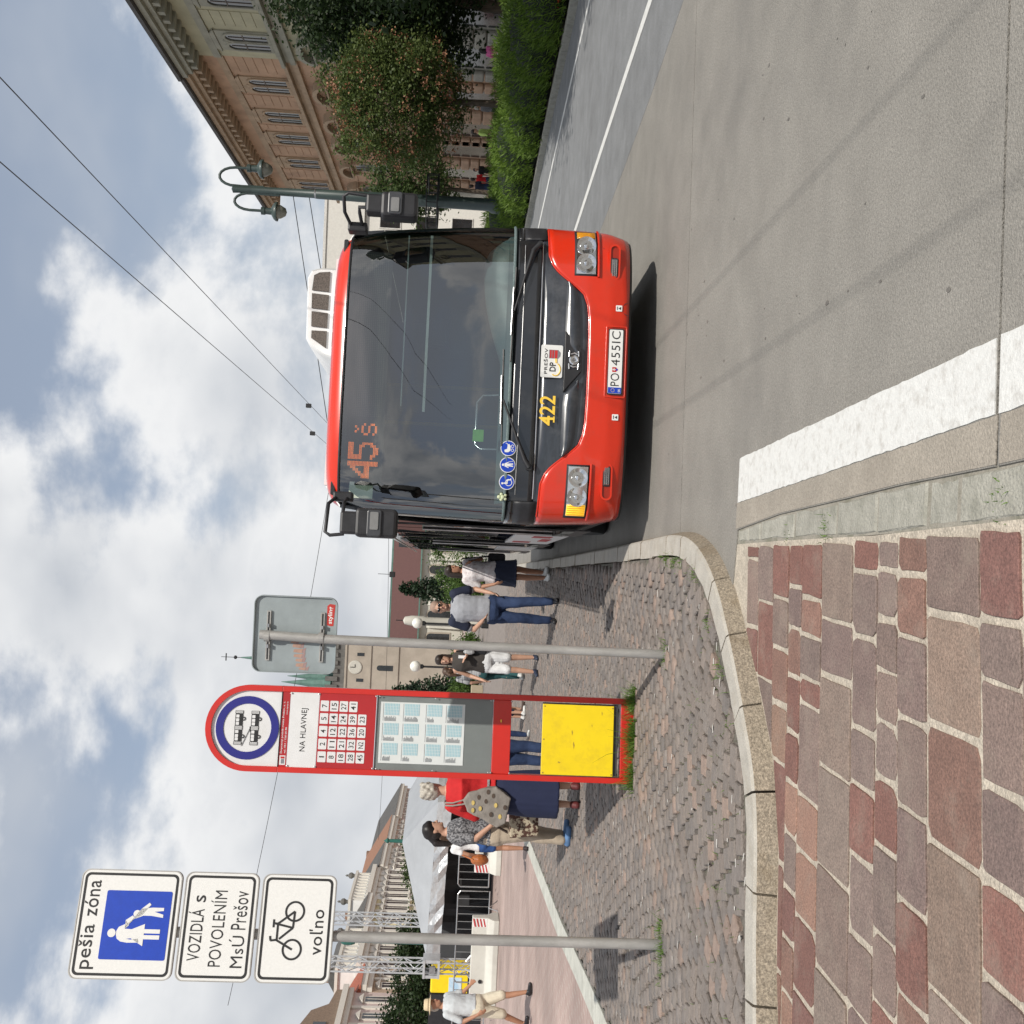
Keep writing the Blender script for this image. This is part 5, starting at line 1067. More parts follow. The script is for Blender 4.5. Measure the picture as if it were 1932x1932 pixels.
# ---- houses along the far left side of the square (front facing +x)
def house(y0, y1, label, wc, zc, nw, floors, rc=M_slate, top='flat', X=-45.):
    root = tag(empty('town_house', (X, y0, 0), math.pi / 2), label, 'house'); W = y1 - y0; wm = mat('wall_%02d' % int(wc[0] * 100 + wc[2] * 37 + zc), wc, .85, var=.06, scale=.5, dirt=(tuple(c * .75 for c in wc), .6, .5)); tm = mat('trim_pale', (.62, .59, .53), .8, var=.05)
    # local: x along street (increasing y), y into the house (-x world)
    bx = lambda n, x0, x1, d0, d1, z0, z1, m_, par=None: MB().box(x0, x1, d0, d1, z0, z1).build(n, m_, par or root)
    bx('wall', 0, W, 0, 12, 0, zc, wm); bx('cornice', -.1, W + .1, -.7, 0, zc - .5, zc, tm); bx('cornice', -.05, W + .05, -.4, 0, zc - 1.0, zc - .51, tm)
    bx('string_course', 0, W, -.25, 0, 4.3, 4.6, tm)
    if top == 'pitched': MB().hexa([(-.2, -.8, zc), (W + .2, -.8, zc), (W + .2, 12, zc), (-.2, 12, zc), (-.2, 5.4, zc + 3.4), (W + .2, 5.4, zc + 3.4), (W + .2, 6.2, zc + 3.4), (-.2, 6.2, zc + 3.4)]).build('roof', rc, root)
    elif top == 'attic':
        bx('attic', .2, W - .2, .3, 3, zc + .003, zc + 1.7, wm); bx('attic_coping', 0, W, .1, 3.2, zc + 1.703, zc + 2.0, tm)
        for i in range(int(W / .9)): bx('baluster', .3 + i * .9, .6 + i * .9, .12, .28, zc + .3, zc + 1.5, tm)
        for xq in (.5, W - .5): MB().lathe([(.25, 0), (.2, .2), (.38, .5), (.33, .75), (.1, .95), (.14, 1.1), (.0001, 1.3)], (xq, .6, zc + 2.0), 10).build('urn', mat('urn_grey', (.12, .115, .105), .8), root)
    elif top == 'gable':
        MB().prism([(0, zc), (W, zc), (W, zc + .6), (W * .82, zc + 1.0), (W * .74, zc + 2.4), (W * .58, zc + 3.0), (W * .5, zc + 4.0), (W * .42, zc + 3.0), (W * .26, zc + 2.4), (W * .18, zc + 1.0), (0, zc + .6)], -.2, .6).build('gable', mat('gable_brown', (.25, .18, .13), .85, var=.15), root)
        MB().box(W * .4, W * .6, -.28, -.2, zc + .8, zc + 1.9).build('gable_window', M_wdark, root)
        st = MB(); st.lathe([(.45, 0), (.4, .5), (.5, 1.0), (.28, 1.5), (.36, 2.0), (.15, 2.3), (.22, 2.5), (.2, 2.75), (.0001, 2.9)], (W * .5, .2, zc + 4.0), 10); st.build('statue', mat('statue_dark', (.07, .06, .05), .8), root, smooth=50)
        MB().hexa([(0, .6, zc), (W, .6, zc), (W, 12, zc), (0, 12, zc), (W * .45, .6, zc + 3.4), (W * .55, .6, zc + 3.4), (W * .55, 12, zc + 3.4), (W * .45, 12, zc + 3.4)]).build('roof', mat('patina_roof', (.3, .36, .3), .7), root)
    fh = (zc - 1.2) / floors
    for i in range(nw):
        x = W * (i + .5) / nw
        for f in range(floors):
            z0 = .9 + f * fh; z1 = z0 + fh * .62; w = bx('window', x - .62, x + .62, -.10, 0, z0, z1, tm); bx('pane', x - .42, x + .42, -.125, -.101, z0 + .12, z1 - .15, M_wdark, w); bx('mullion', x - .04, x + .04, -.15, -.126, z0 + .12, z1 - .15, tm, w)
            if f: MB().prism([(x - .8, z1 + .05), (x + .8, z1 + .05), (x, z1 + .5)], -.28, 0).build('pediment', tm, w); bx('window_sill', x - .75, x + .75, -.3, -.001, z0 - .14, z0, tm, w)
        if i: bx('pilaster', W * i / nw - .2, W * i / nw + .2, -.16, 0, 4.62, zc - 1.02, tm)
    for xq in (W * .3,): bx('chimney', xq, xq + .8, 6.5, 7.4, zc - .2, zc + 4.2 if top == 'pitched' else zc + 2.6, mat('chimney_brick', (.28, .17, .12), .9), root)
    return root
house(80.0, 95.4, 'pink stucco house with a stepped brown gable and statue', (.55, .45, .42), 10.2, 5, 2, top='gable')
house(95.5, 100.4, 'narrow house with brown framed windows under a red roof', (.40, .30, .22), 8.6, 2, 2, rc=mat('bright_tile', (.30, .085, .05), .8, var=.15), top='pitched')
house(100.5, 110.8, 'white house with tall windows and a grey attic', (.72, .71, .68), 9.6, 6, 2, top='attic')
house(110.9, 118.0, 'yellow house front between two white houses', (.62, .56, .36), 9.9, 4, 2, top='pitched')
house(118.1, 127.5, 'white house with balustraded roof and urns', (.74, .73, .70), 10.2, 5, 2, top='attic')
house(127.6, 136.0, 'white plastered house with a dark pitched roof', (.72, .70, .66), 9.4, 4, 2, top='pitched')
house(136.1, 148.0, 'pale pink house at the far end of the row', (.58, .45, .38), 9.2, 5, 2, rc=mat('terracotta', (.26, .13, .08), .85), top='pitched')
house(148.1, 165.0, 'cream house closing the row near the church', (.55, .52, .45), 8.8, 6, 2, top='pitched')
house(62.0, 79.8, 'grey stucco house before the pink gabled one', (.42, .41, .40), 10.4, 6, 2, top='pitched')
# ================================================================ TREES AND PLANTING
def leafmat(n, c, c2, tr=.35):
    if n in MATS: return MATS[n]
    M = bpy.data.materials.new(n); M.use_nodes = True; nt = M.node_tree; N = nt.nodes.new; L = nt.links.new; b = nt.nodes['Principled BSDF']; b.inputs['Roughness'].default_value = .55; b.inputs['Specular IOR Level'].default_value = .3
    g = N('ShaderNodeNewGeometry'); mx = N('ShaderNodeMix'); mx.data_type = 'RGBA'; mx.inputs['A'].default_value = (*c, 1); mx.inputs['B'].default_value = (*c2, 1); L(g.outputs['Random Per Island'], mx.inputs['Factor']); L(mx.outputs['Result'], b.inputs['Base Color'])
    t = N('ShaderNodeBsdfTranslucent'); L(mx.outputs['Result'], t.inputs[0]); ms = N('ShaderNodeMixShader'); ms.inputs[0].default_value = tr; L(b.outputs[0], ms.inputs[1]); L(t.outputs[0], ms.inputs[2]); L(ms.outputs[0], nt.nodes['Material Output'].inputs[0]); MATS[n] = M; return M
M_bark = mat('bark', (.10, .075, .055), .9, var=.3, scale=20, bump=.8, bscale=25, stretch=(1, 1, .2))
def leaf_quads(cen, size, flat=.5, aspect=1.8, up=.3):
    n = len(cen); d = RNG.normal(size=(n, 3)); d[:, 2] = d[:, 2] * .6 + up; d /= np.linalg.norm(d, axis=1)[:, None]
    e = RNG.normal(size=(n, 3)); e -= d * (e * d).sum(1)[:, None]; e /= np.linalg.norm(e, axis=1)[:, None]; s_ = (size * RNG.uniform(.6, 1.35, n))[:, None]
    a = d * s_; b = e * s_ / aspect; V = np.stack([cen - a * .5, cen + b * .5, cen + a * .5, cen - b * .5], 1).reshape(-1, 3); F = np.arange(4 * n).reshape(n, 4); return V, F
def clumps(center, rad3, nclump, per, cr, seed, shell=.55, cut=None):
    rg = np.random.default_rng(seed); out = []
    for _ in range(nclump):
        v = rg.normal(size=3); v /= np.linalg.norm(v); r = rg.uniform(shell, 1.0) ** .8; c = np.array(center) + v * r * np.array(rad3) * (1 + .34 * mnoise.noise(Vector(v * 1.9 + seed)))
        if cut and c[2] < cut: continue
        p = rg.normal(size=(per, 3)) * cr * rg.uniform(.6, 1.3) * np.array((1, 1, .75)); out.append(c + p)
    return np.concatenate(out)
def tree(loc, label, h, crown, lm, ncl, per, cr, leaf, trunk_r=.14, seed=1, name='tree', extra=None, group=None):
    root = tag(empty(name, loc), label, 'tree', group); cx, cy, cz, rx, ry, rz = crown; rg = random.Random(seed)
    mb = MB(); mb.tube([(0, 0, 0), (.03, .02, cz * .35), (cx * .5, cy * .5, cz * .75), (cx, cy, cz + rz * .5)], [trunk_r, trunk_r * .8, trunk_r * .6, trunk_r * .2], 9); mb.build('trunk', M_bark, root, smooth=60)
    for i in range(9):
        a = i * 2.39 + rg.random(); z0 = cz - rz * .7 + i * rz * .12; d = rg.uniform(.5, .85); p1 = (cx + math.cos(a) * rx * d * .5, cy + math.sin(a) * ry * d * .5, z0 + rz * .25); p2 = (cx + math.cos(a) * rx * d, cy + math.sin(a) * ry * d, z0 + rz * .5)
        MB().tube([(cx * .5, cy * .5, z0 - .1), p1, p2], [trunk_r * .4, trunk_r * .25, trunk_r * .08], 6).build('limb', M_bark, root, smooth=60)
    P = clumps((cx, cy, cz), (rx, ry, rz), ncl, per, cr, seed); V, F = leaf_quads(P, leaf); npmesh('crown', V, F, lm, root)
    if extra:
        em, en, ep, es, er = extra; P = clumps((cx, cy, cz), (rx * 1.02, ry * 1.02, rz * 1.02), en, ep, er, seed + 50, shell=.9); V, F = leaf_quads(P, es, aspect=1.2); npmesh('berry_clusters', V, F, em, root)
    return root
g_dark = leafmat('leaf_dark', (.016, .032, .011), (.034, .058, .018)); g_mid = leafmat('leaf_mid', (.035, .065, .018), (.075, .11, .03)); g_row = leafmat('leaf_rowan', (.05, .085, .02), (.12, .15, .045)); m_ber = leafmat('rowan_berry', (.20, .075, .04), (.36, .19, .11), .1); g_light = leafmat('leaf_light', (.05, .10, .02), (.10, .16, .035)); g_con = leafmat('needle_dark', (.012, .028, .014), (.028, .05, .022), .1)
tree((13.9, 28.4, .06), 'large dense dark tree standing right behind the rowan', 8, (.5, 0, 4.25, 2.6, 2.4, 2.95), g_dark, 520, 95, .28, .13, .2, 3, extra=None)
for i_, (x_, y_, h_) in enumerate(((11.7, 15.0, 5.0), (12.2, 10.4, 5.0), (11.5, 18.7, 3.7))): tree((x_, y_, .08), ('street tree shading the near end of the juniper bed', 'street tree beside the one shading the flower clumps', 'low street tree nearest to the red flower clumps')[i_], 8, (0, 0, h_, 2.3 if i_ < 2 else 1.7, 2.3 if i_ < 2 else 1.8, 2.2 if i_ < 2 else 1.9), g_dark, 330 if i_ < 2 else 230, 90, .34, .17, .2, 60 + i_)  # the low third tree stands out of view, added purely to shade the hedge
tree((10.75, 27.2, .08), 'rowan tree covered in orange brown berry clusters', 6, (0, 0, 3.7, 1.6, 1.55, 1.8), g_row, 390, 90, .19, .085, .11, 5, extra=(m_ber, 230, 18, .055, .08))
tree((13.6, 44, .08), 'small leafy tree between the rowan and the street lamp', 6, (.2, 0, 4.2, 1.5, 1.5, 2.0), g_mid, 130, 70, .25, .14, .12, 6)
tree((12.6, 55, .06), 'young green tree behind the street lamp', 6, (0, 0, 3.9, 1.7, 1.7, 2.0), g_mid, 110, 60, .28, .16, .12, 7)
tree((17.0, 34, .06), 'dark tree standing on the pavement behind the junipers', 7, (0, 0, 4.6, 2.3, 2.3, 2.2), g_dark, 170, 80, .3, .15, .16, 8)
# spruces by the church
def spruce(loc, label, h, r, seed):
    root = tag(empty('spruce_tree', loc), label, 'tree', 'spruces before the church'); rg = np.random.default_rng(seed)
    MB().tube([(0, 0, 0), (0, 0, h * .97)], [.18, .02], 7).build('trunk', M_bark, root)
    out = []
    for z in np.arange(.12, .98, .045):
        rr = r * (1 - z) ** .85 + .12; n = int(14 + 26 * (1 - z))
        for a in rg.uniform(0, 6.28, n): t = rg.uniform(.3, 1, 9)[:, None]; out.append(np.array([[math.cos(a) * rr, math.sin(a) * rr, -rr * .28]]) * t + np.array([0, 0, z * h]) + rg.normal(size=(9, 3)) * .09)
    P = np.concatenate(out); V, F = leaf_quads(P, .24, up=-.2, aspect=2.4); npmesh('crown', V, F, g_con, root)
for i, (x, y, h, r, lb) in enumerate(((-4.9, 62, 4.9, 1.7, 'broad dark spruce behind the man in sunglasses'), (-10.4, 58, 4.8, 1.55, 'dark spruce behind the woman in the tank top'), (-11.9, 63, 4.6, 1.5, 'spruce partly hidden by the red totem'))): spruce((x, y, .05), lb, h, r * 1.1, 20 + i)
for i, (x, y, r, lb) in enumerate(((-2.9, 56, 1.75, 'rounded green shrub mass between the bus and the spruce'), (-4.2, 54, 1.2, 'rounded bright green shrub before the church wall'), (-7.2, 52, .9, 'low green shrub beside the slim post'), (-9.4, 52, 1.0, 'green shrub behind the walking women'))):
    root = tag(empty('shrub', (x, y, .05)), lb, 'shrub'); P = clumps((0, 0, r * .85), (r, r, r * .85), 60, 70, .2, 40 + i); V, F = leaf_quads(P, .12); npmesh('foliage', V, F, g_light, root); MB().tube([(0, 0, 0), (.05, 0, r)], [.06, .02], 6).build('stem', M_bark, root)
# square trees on the left
tree((-31.5, 62, .1), 'dark round tree behind the yellow kiosk', 6, (0, 0, 2.6, 3.4, 3, 1.9), g_dark, 200, 80, .36, .22, .16, 9)
tree((-27.4, 64, .1), 'dark tree right of the round one near the truss tower', 6, (0, 0, 2.4, 2.2, 2.3, 1.5), g_dark, 120, 70, .34, .22, .14, 10)
tree((-23.6, 68, .1), 'light green tree behind the stage roof', 6, (0, 0, 2.6, 2.2, 2.2, 1.3), g_mid, 110, 70, .34, .22, .14, 11)
tree((-21.0, 78, .1), 'small tree in front of the yellow house', 6, (0, 0, 2.0, 2.0, 2.2, 1.2), g_dark, 90, 70, .34, .22, .14, 12)
tree((-34.8, 58, .1), 'dark tree at the edge of the square past the straw hat man', 6, (0, 0, 2.6, 3.0, 3, 1.9), g_dark, 170, 80, .36, .22, .16, 13)

# juniper hedge: feathery upright sprays on mounded shrubs
def juniper(x, y, r, h, seed, label):
    root = tag(empty('juniper_shrub', (x, y, .08)), label, 'shrub', 'junipers in the bed'); rg = np.random.default_rng(seed); n = 5200
    a = rg.uniform(0, 6.283, n); rr = np.sqrt(rg.uniform(.0, 1, n)) * r; base = np.stack([rr * np.cos(a) * 1.0, rr * np.sin(a) * 1.5, rg.uniform(.1, 1, n) * h * np.sqrt(np.clip(1 - (rr / r) ** 2 * .75, .05, 1))], 1)
    d = np.stack([np.cos(a) * .55, np.sin(a) * .55, np.full(n, .75)], 1) + rg.normal(size=(n, 3)) * .3; d /= np.linalg.norm(d, axis=1)[:, None]
    L_ = rg.uniform(.07, .19, n)[:, None]; w = rg.normal(size=(n, 3)); w -= d * (w * d).sum(1)[:, None]; w /= np.linalg.norm(w, axis=1)[:, None]; w *= .013
    tip = base + d * L_; tip[:, 2] -= .02; V = np.stack([base - w, base + w, tip + w * .25, tip - w * .25], 1).reshape(-1, 3); F = np.arange(4 * n).reshape(n, 4)
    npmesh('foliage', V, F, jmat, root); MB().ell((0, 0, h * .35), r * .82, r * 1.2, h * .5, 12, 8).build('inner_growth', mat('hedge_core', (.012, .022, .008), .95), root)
    MB().tube([(0, 0, -.02), (.05, 0, h * .6)], [.06, .02], 6).build('stem', M_bark, root)
jmat = leafmat('juniper_leaf', (.06, .12, .014), (.17, .26, .04), .3)
jl = ['bright green juniper shrub along the kerb across the road', 'bright green juniper shrub at the back of the bed']
k = 0
for row, dx in ((0, 1.05), (1, 2.5), (2, 3.7)):
    y = (18.6 if row == 0 else 13.2) + row * .7
    while y < 44:
        r = 1.0 + .15 * math.sin(y * 1.7 + row); h = 1.12 + .14 * math.sin(y * 2.3 + row * 2); juniper(x_pk(y) + dx, y, r, h, 100 + k, jl[min(row, 1)]); k += 1; y += 1.75 if y < 30 else 2.6
# red bedding flowers at the near end
for i in range(5):
    y = 14.6 + i * .78; x = x_pk(y) + .45; root = tag(empty('flower_clump', (x, y, .08)), 'clump of red bedding flowers at the kerb of the juniper bed', 'flowers', 'red flowers along the bed')
    P = np.random.default_rng(i).normal(size=(260, 3)) * np.array((.13, .38, .06)) + np.array((0, 0, .12)); V, F = leaf_quads(P, .06); npmesh('leaves', V, F, g_mid, root)
    P = np.random.default_rng(i + 9).normal(size=(110, 3)) * np.array((.13, .38, .05)) + np.array((0, 0, .20)); V, F = leaf_quads(P, .05, aspect=1.1); npmesh('blooms', V, F, leafmat('red_bloom', (.5, .02, .015), (.65, .05, .03), .15), root)
# grass tufts on the island
def grass(name, pts, n, hgt, seed):
    rg = np.random.default_rng(seed); P = []; 
    for x, y, sx, sy, w in pts: m_ = int(n * w); P.append(np.stack([rg.normal(x, sx, m_), rg.normal(y, sy, m_), np.full(m_, ZI - .015)], 1))
    P = np.concatenate(P); m_ = len(P); d = rg.normal(size=(m_, 3)) * .45; d[:, 2] = 1; d /= np.linalg.norm(d, axis=1)[:, None]; L_ = (rg.gamma(3, hgt / 3, m_))[:, None]; w = rg.normal(size=(m_, 3)); w[:, 2] = 0; w /= np.linalg.norm(w, axis=1)[:, None]; w *= .0022
    mid = P + d * L_ * .6; tip = P + d * L_ + np.stack([d[:, 0], d[:, 1], -np.abs(d[:, 0])], 1) * L_ * .35
    V = np.concatenate([np.stack([P - w, P + w, mid + w * .8, mid - w * .8], 1).reshape(-1, 3), np.stack([mid - w * .8, mid + w * .8, tip + w * .1, tip - w * .1], 1).reshape(-1, 3)]); F = np.arange(len(V)).reshape(-1, 4)
    return npmesh(name, V, F, leafmat('grass_blade', (.075, .16, .022), (.16, .26, .05), .3))
ca, sa_ = math.cos(.14), math.sin(.14)
pts = [(-1.8175 + t * ca + .085 * sa_, 8.365 + t * sa_ - .085 * ca, .04, .022, 1) for t in np.linspace(-.34, .36, 9)]
tag(grass('totem_grass', [p for i_, p in enumerate(pts) if i_ not in (2, 6)], 190, .085, 1), 'fringe of green grass along the foot of the red totem', 'grass', kind='stuff')
tag(grass('totem_grass_tall', [(-1.8 + t, 8.26 + t * .14, .02, .01, 1) for t in (-.1, .12, .24, .26)], 4, .24, 6), 'few tall grass stalks before the yellow bin panel', 'grass', kind='stuff')
tag(grass('post_grass', [(-2.894, 6.9, .06, .04, 1), (-3.0, 6.85, .08, .02, .7), (-2.78, 6.95, .04, .02, .6)], 130, .045, 2), 'grass tuft at the foot of the pedestrian zone post', 'grass', kind='stuff')
tag(grass('post_grass', [(-.964, 7.22, .05, .03, 1), (-.9, 7.2, .03, .02, .5)], 90, .035, 3), 'small grass tuft at the foot of the slim sign post', 'grass', kind='stuff')
tag(grass('kerb_moss', [(-.30, 7.0, .03, .14, 1), (-.29, 7.35, .03, .12, .8), (-.35, 6.5, .03, .1, .6), (-.6, 6.02, .05, .05, .5), (-.85, 5.72, .05, .05, .4), (-1.1, 5.5, .05, .05, .3), (-1.55, 5.6, .25, .2, .5), (-2.1, 5.5, .3, .25, .5), (-1.2, 6.2, .3, .2, .4), (-2.3, 6.0, .3, .2, .4)], 170, .022, 4), 'low green weeds along the inner edge of the island kerb', 'weeds', kind='stuff')
tag(grass('channel_weeds', [(-.0, 4.42, .04, .03, 1), (.1, 2.98, .03, .03, .6), (-.06, 4.95, .03, .02, .5)], 90, .018, 5), 'weeds in the joints of the stone drainage channel', 'weeds', kind='stuff').location = (0, 0, -ZI)
# ================================================================ PEOPLE
def skin(n='light'): return {'light': mat('skin_light', (.50, .29, .20), .55, var=.05, scale=12), 'tan': mat('skin_tan', (.38, .19, .115), .55, var=.05, scale=12)}[n]
M_lip = mat('lips', (.33, .10, .085), .5); M_eye = mat('eye_dark', (.02, .015, .012), .3)
def cloth(n, c, c2=None, sc=8, var=.06): return mat('cloth_' + n, c, .85, var=var, scale=sc, col2=c2, bump=.25, bscale=90)
def person(loc, rz, h, label, sk='light', top=None, sleeve=.45, bottom=None, bkind='trousers', shoes=None, hair=None, hstyle='short', la=None, ra=None, ll=None, rl=None, fat=1., fem=False, hyaw=0., lean=0., group=None, topz=.90, detail=.011, hem=None):
    root = tag(empty('person', loc, rz), label, 'person', group); k = h / 1.75; SK = skin(sk)
    S = lambda p: (p[0] * k, p[1] * k, p[2] * k)
    sw = .165 if fem else .185; hipw = .095 if fem else .09
    LA = la or ((.235, .03, 1.13), (.25, -.07, .90)); RA = ra or ((-.235, .03, 1.13), (-.25, -.07, .90))
    LL = ll or ((.095, -.02, .50), (.10, .03, .085)); RL = rl or ((-.095, -.02, .50), (-.10, .03, .085))
    f = fat
    def torso(mb, g, z0=.86, z1=1.47):
        prof = [(.84, .155, .105), (.93, .165 * (1.06 if fem else 1), .118), (1.02, .15, .112), (1.10, .135 if fem else .148, .105), (1.20, .148, .112), (1.30, .165, .12 + (.015 if fem else 0)), (1.38, .168, .108), (1.43, .14, .085), (1.47, .075, .062)]
        rings = []
        for z, rx, ry in prof:
            if z < z0 - .03 or z > z1 + .001: continue
            b = f if .9 < z < 1.33 else (f + 1) / 2
            rings.append((0, -lean * (z - .9) - (.02 * (f - 1) * 4 if .95 < z < 1.25 else 0), max(z, z0), rx * b + g, ry * b * (1 + (f - 1) * .6) + g))
        mb.loft([(a * k, b_ * k, c * k, d * k, e * k) for a, b_, c, d, e in rings], 18)
    sh = lambda s_: (s_ * sw, -lean * .5, 1.405)
    neckx = -lean * .57
    # ---- body, one continuous skin
    B = MB(); torso(B, -.012)
    for s_, A in ((1, LA), (-1, RA)):
        B.cap(S(sh(s_)), S(A[0]), .049 * k, .040 * k); B.cap(S(A[0]), S(A[1]), .040 * k, .026 * k)
        w = Vector(A[1]); d = (w - Vector(A[0])).normalized(); side = Vector((s_, 0, 0)); side = (side - d * side.dot(d)).normalized(); fwd = Vector((0, -1, 0)); fwd = (fwd - d * fwd.dot(d)).normalized()
        p0 = w + d * .02; p1 = w + d * .085
        for q in (-.018, 0.006, .024): B.cap(S(p0 + fwd * q * .8), S(p1 + fwd * q), .0185 * k, .0155 * k, 8)
        for i, (q, ln) in enumerate(((.030, .068), (.011, .078), (-.009, .072), (-.027, .058))):
            a = p1 + fwd * q; b = a + d * ln * .55 + side * -.006; c = b + d * ln * .4 - side * .018; B.cap(S(a), S(b), .0092 * k, .0085 * k, 7); B.cap(S(b), S(c), .0085 * k, .007 * k, 7)
        t0 = w + d * .035 + fwd * .03; t1 = t0 + d * .035 + fwd * .024 - side * .008; t2 = t1 + d * .032 + fwd * .004; B.cap(S(t0), S(t1), .012 * k, .010 * k, 7); B.cap(S(t1), S(t2), .010 * k, .008 * k, 7)
    for s_, A in ((1, LL), (-1, RL)):
        hp = (s_ * hipw, 0, .90); B.cap(S(hp), S(A[0]), .084 * k * (f + 1) / 2, .055 * k); kn = Vector(A[0]); an = Vector(A[1]); mid = kn.lerp(an, .3) + Vector((0, .018, 0))
        B.cap(S(kn), S(mid), .052 * k, .054 * k); B.cap(S(mid), S(an), .053 * k, .034 * k)
        B.cap(S(an + Vector((0, .02, -.045))), S(an + Vector((s_ * .015, -.14, -.055))), .035 * k, .028 * k)
    hc = Vector((0, neckx - .012, 1.625))
    B.cap(S((0, neckx * .9 + .012, 1.43)), S((0, neckx + .012, 1.54)), .052 * k * (f + 1) / 2, .050 * k)
    H = MB(); H.loft([(0, .0, -.118, .030, .035), (0, -.012, -.105, .048, .055), (0, -.008, -.07, .062, .075), (0, 0, -.02, .071, .088), (0, .008, .03, .075, .094), (0, .010, .07, .068, .086), (0, .010, .10, .045, .060), (0, .010, .115, .018, .025)], 16)
    H.cap((0, -.088, -.005), (0, -.106, -.032), .009, .014, 8); H.cap((0, -.07, -.075), (0, -.075, -.09), .02, .02, 8)
    for s_ in (-1, 1): H.ell((s_ * .076, .012, -.015), .010, .020, .030, 8, 6); H.cap((s_ * .03, -.082, .018), (s_ * .012, -.086, .018), .008, .008, 6)
    HM = Matrix.Translation(hc * k) @ Matrix.Rotation(hyaw, 4, 'Z') @ Matrix.Scale(k, 4)
    B.add([tuple(HM @ Vector(p)) for p in H.v], H.f)
    remesh_later(B, 'body', SK, root, detail, 0, 2)
    hz = empty('head_details') if False else None
    for s_ in (-1, 1): MB().ell((s_ * .030, -.0895, .004), .012, .006, .006, 8, 5).xf(HM).build('eye', M_eye, root, smooth=80)
    MB().ell((0, -.088, -.062), .022, .007, .006, 8, 5).xf(HM).build('mouth', M_lip, root, smooth=80)
    # ---- clothes
    if top:
        T = MB(); torso(T, .014, topz, 1.47)
        if sleeve >= 0:
            for s_, A in ((1, LA), (-1, RA)):
                e = Vector(sh(s_)).lerp(Vector(A[0]), min(sleeve * 1.6, 1)); T.cap(S(sh(s_)), S(e), .068 * k, (.062 if sleeve < .7 else .052) * k)
                if sleeve > .7: T.cap(S(A[0]), S(Vector(A[0]).lerp(Vector(A[1]), .93)), .053 * k, .040 * k)
        else:
            for s_ in (-1, 1): T.cap(S((s_ * .10, neckx * .8, 1.43)), S((s_ * .15, neckx * .8, 1.36)), .045 * k, .05 * k)
        remesh_later(T, 'top', top, root, .012, .007, 2)
    if bottom:
        P = MB()
        if bkind == 'skirt':
            ln = hem or .36; P.loft([(0, .0, z * k, rx * k * (f + 1) / 2, ry * k * (f + 1) / 2) for z, rx, ry in ((ln, .235, .19), (ln + .01, .24, .195), (.6, .225, .175), (.85, .205, .155), (.97, .178, .135), (1.04, .158, .122), (1.05, .15, .115))], 20)
        else:
            P.loft([(0, 0, z * k, rx * k * f, ry * k * f) for z, rx, ry in ((.80, .155, .115), (.86, .182, .135), (.95, .180, .133), (1.02, .163, .124), (1.04, .155, .118))], 18)
            kr = {'trousers': 1, 'shorts': 0, 'capri': .5, 'leggings': 1}[bkind]; tight = bkind == 'leggings'
            for s_, A in ((1, LL), (-1, RL)):
                kn = Vector(A[0]); an = Vector(A[1]); hp = Vector((s_ * hipw, 0, .88))
                if kr == 0: P.cap(S(hp), S(hp.lerp(kn, hem or .82)), .098 * k * (f + 1) / 2, .086 * k)
                else:
                    P.cap(S(hp), S(kn), (.092 if tight else .100) * k * (f + 1) / 2, (.062 if tight else .074) * k); e = kn.lerp(an + Vector((0, 0, .02)), kr); P.cap(S(kn), S(kn.lerp(e, .4) + Vector((0, .012, 0))), (.06 if tight else .074) * k, (.062 if tight else .07) * k); P.cap(S(kn.lerp(e, .4) + Vector((0, .012, 0))), S(e), (.06 if tight else .07) * k, (.042 if tight else .058) * k)
        remesh_later(P, bkind if bkind != 'capri' else 'trousers', bottom, root, .013, .008 if bkind != 'leggings' else .003, 2, .8 if bkind != 'skirt' else .15)
    if shoes:
        for s_, A in ((1, LL), (-1, RL)):
            Q = MB(); an = Vector(A[1]); base = an + Vector((0, 0, -.05)); tip = base + Vector((s_ * .018, -.15, -.004))
            Q.cap(S(base + Vector((0, .035, .0))), S(tip), .040 * k, .034 * k); Q.cap(S(an + Vector((0, .01, -.01))), S(base), .043 * k, .042 * k); Q.cap(S(base + Vector((0, .03, -.022))), S(tip + Vector((0, -.0, -.012))), .028 * k, .026 * k)
            remesh_later(Q, 'shoe', shoes, root, .011, 0, 1)
    if hair:
        R = MB()
        R.ell((0, .018, .046), .086, .101, .090, 16, 10); R.ell((0, .05, -.01), .080, .070, .088, 14, 8)
        if hstyle in ('long', 'bob', 'pony'): R.ell((0, .004, .062), .088, .106, .082, 16, 10)
        if hstyle == 'curly':
            for i in range(26): a = i * 2.4; z = -.03 + .13 * (i / 26); rr = .075 * math.sqrt(max(.1, 1 - (z / .16) ** 2)); R.ell((rr * math.cos(a), .03 + rr * abs(math.sin(a)) * 1.0 if math.sin(a) > -.2 else .0, z + .01), .032, .032, .032, 8, 6)
        if hstyle in ('long', 'bob'):
            zb_ = -.24 if hstyle == 'long' else -.14
            for s_ in (-1, 1): R.cap((s_ * .062, .015, .03), (s_ * .075, .02, zb_), .036, .03, 8)
            R.cap((0, .07, .02), (0, .085, zb_ - .02), .062, .05, 10); R.cap((-.04, .07, .02), (-.05, .08, zb_), .04, .035, 8); R.cap((.04, .07, .02), (.05, .08, zb_), .04, .035, 8)
        if hstyle == 'pony': R.cap((0, .10, .03), (0, .15, -.03), .035, .042, 8); R.cap((0, .15, -.03), (0, .155, -.16), .045, .035, 8); R.cap((0, .155, -.16), (0, .14, -.27), .035, .012, 8)
        R.xf(HM); remesh_later(R, 'hair', hair, root, .009, .009, 1, .35)
    root['hm'] = 0; del root['hm']
    return root, HM, k
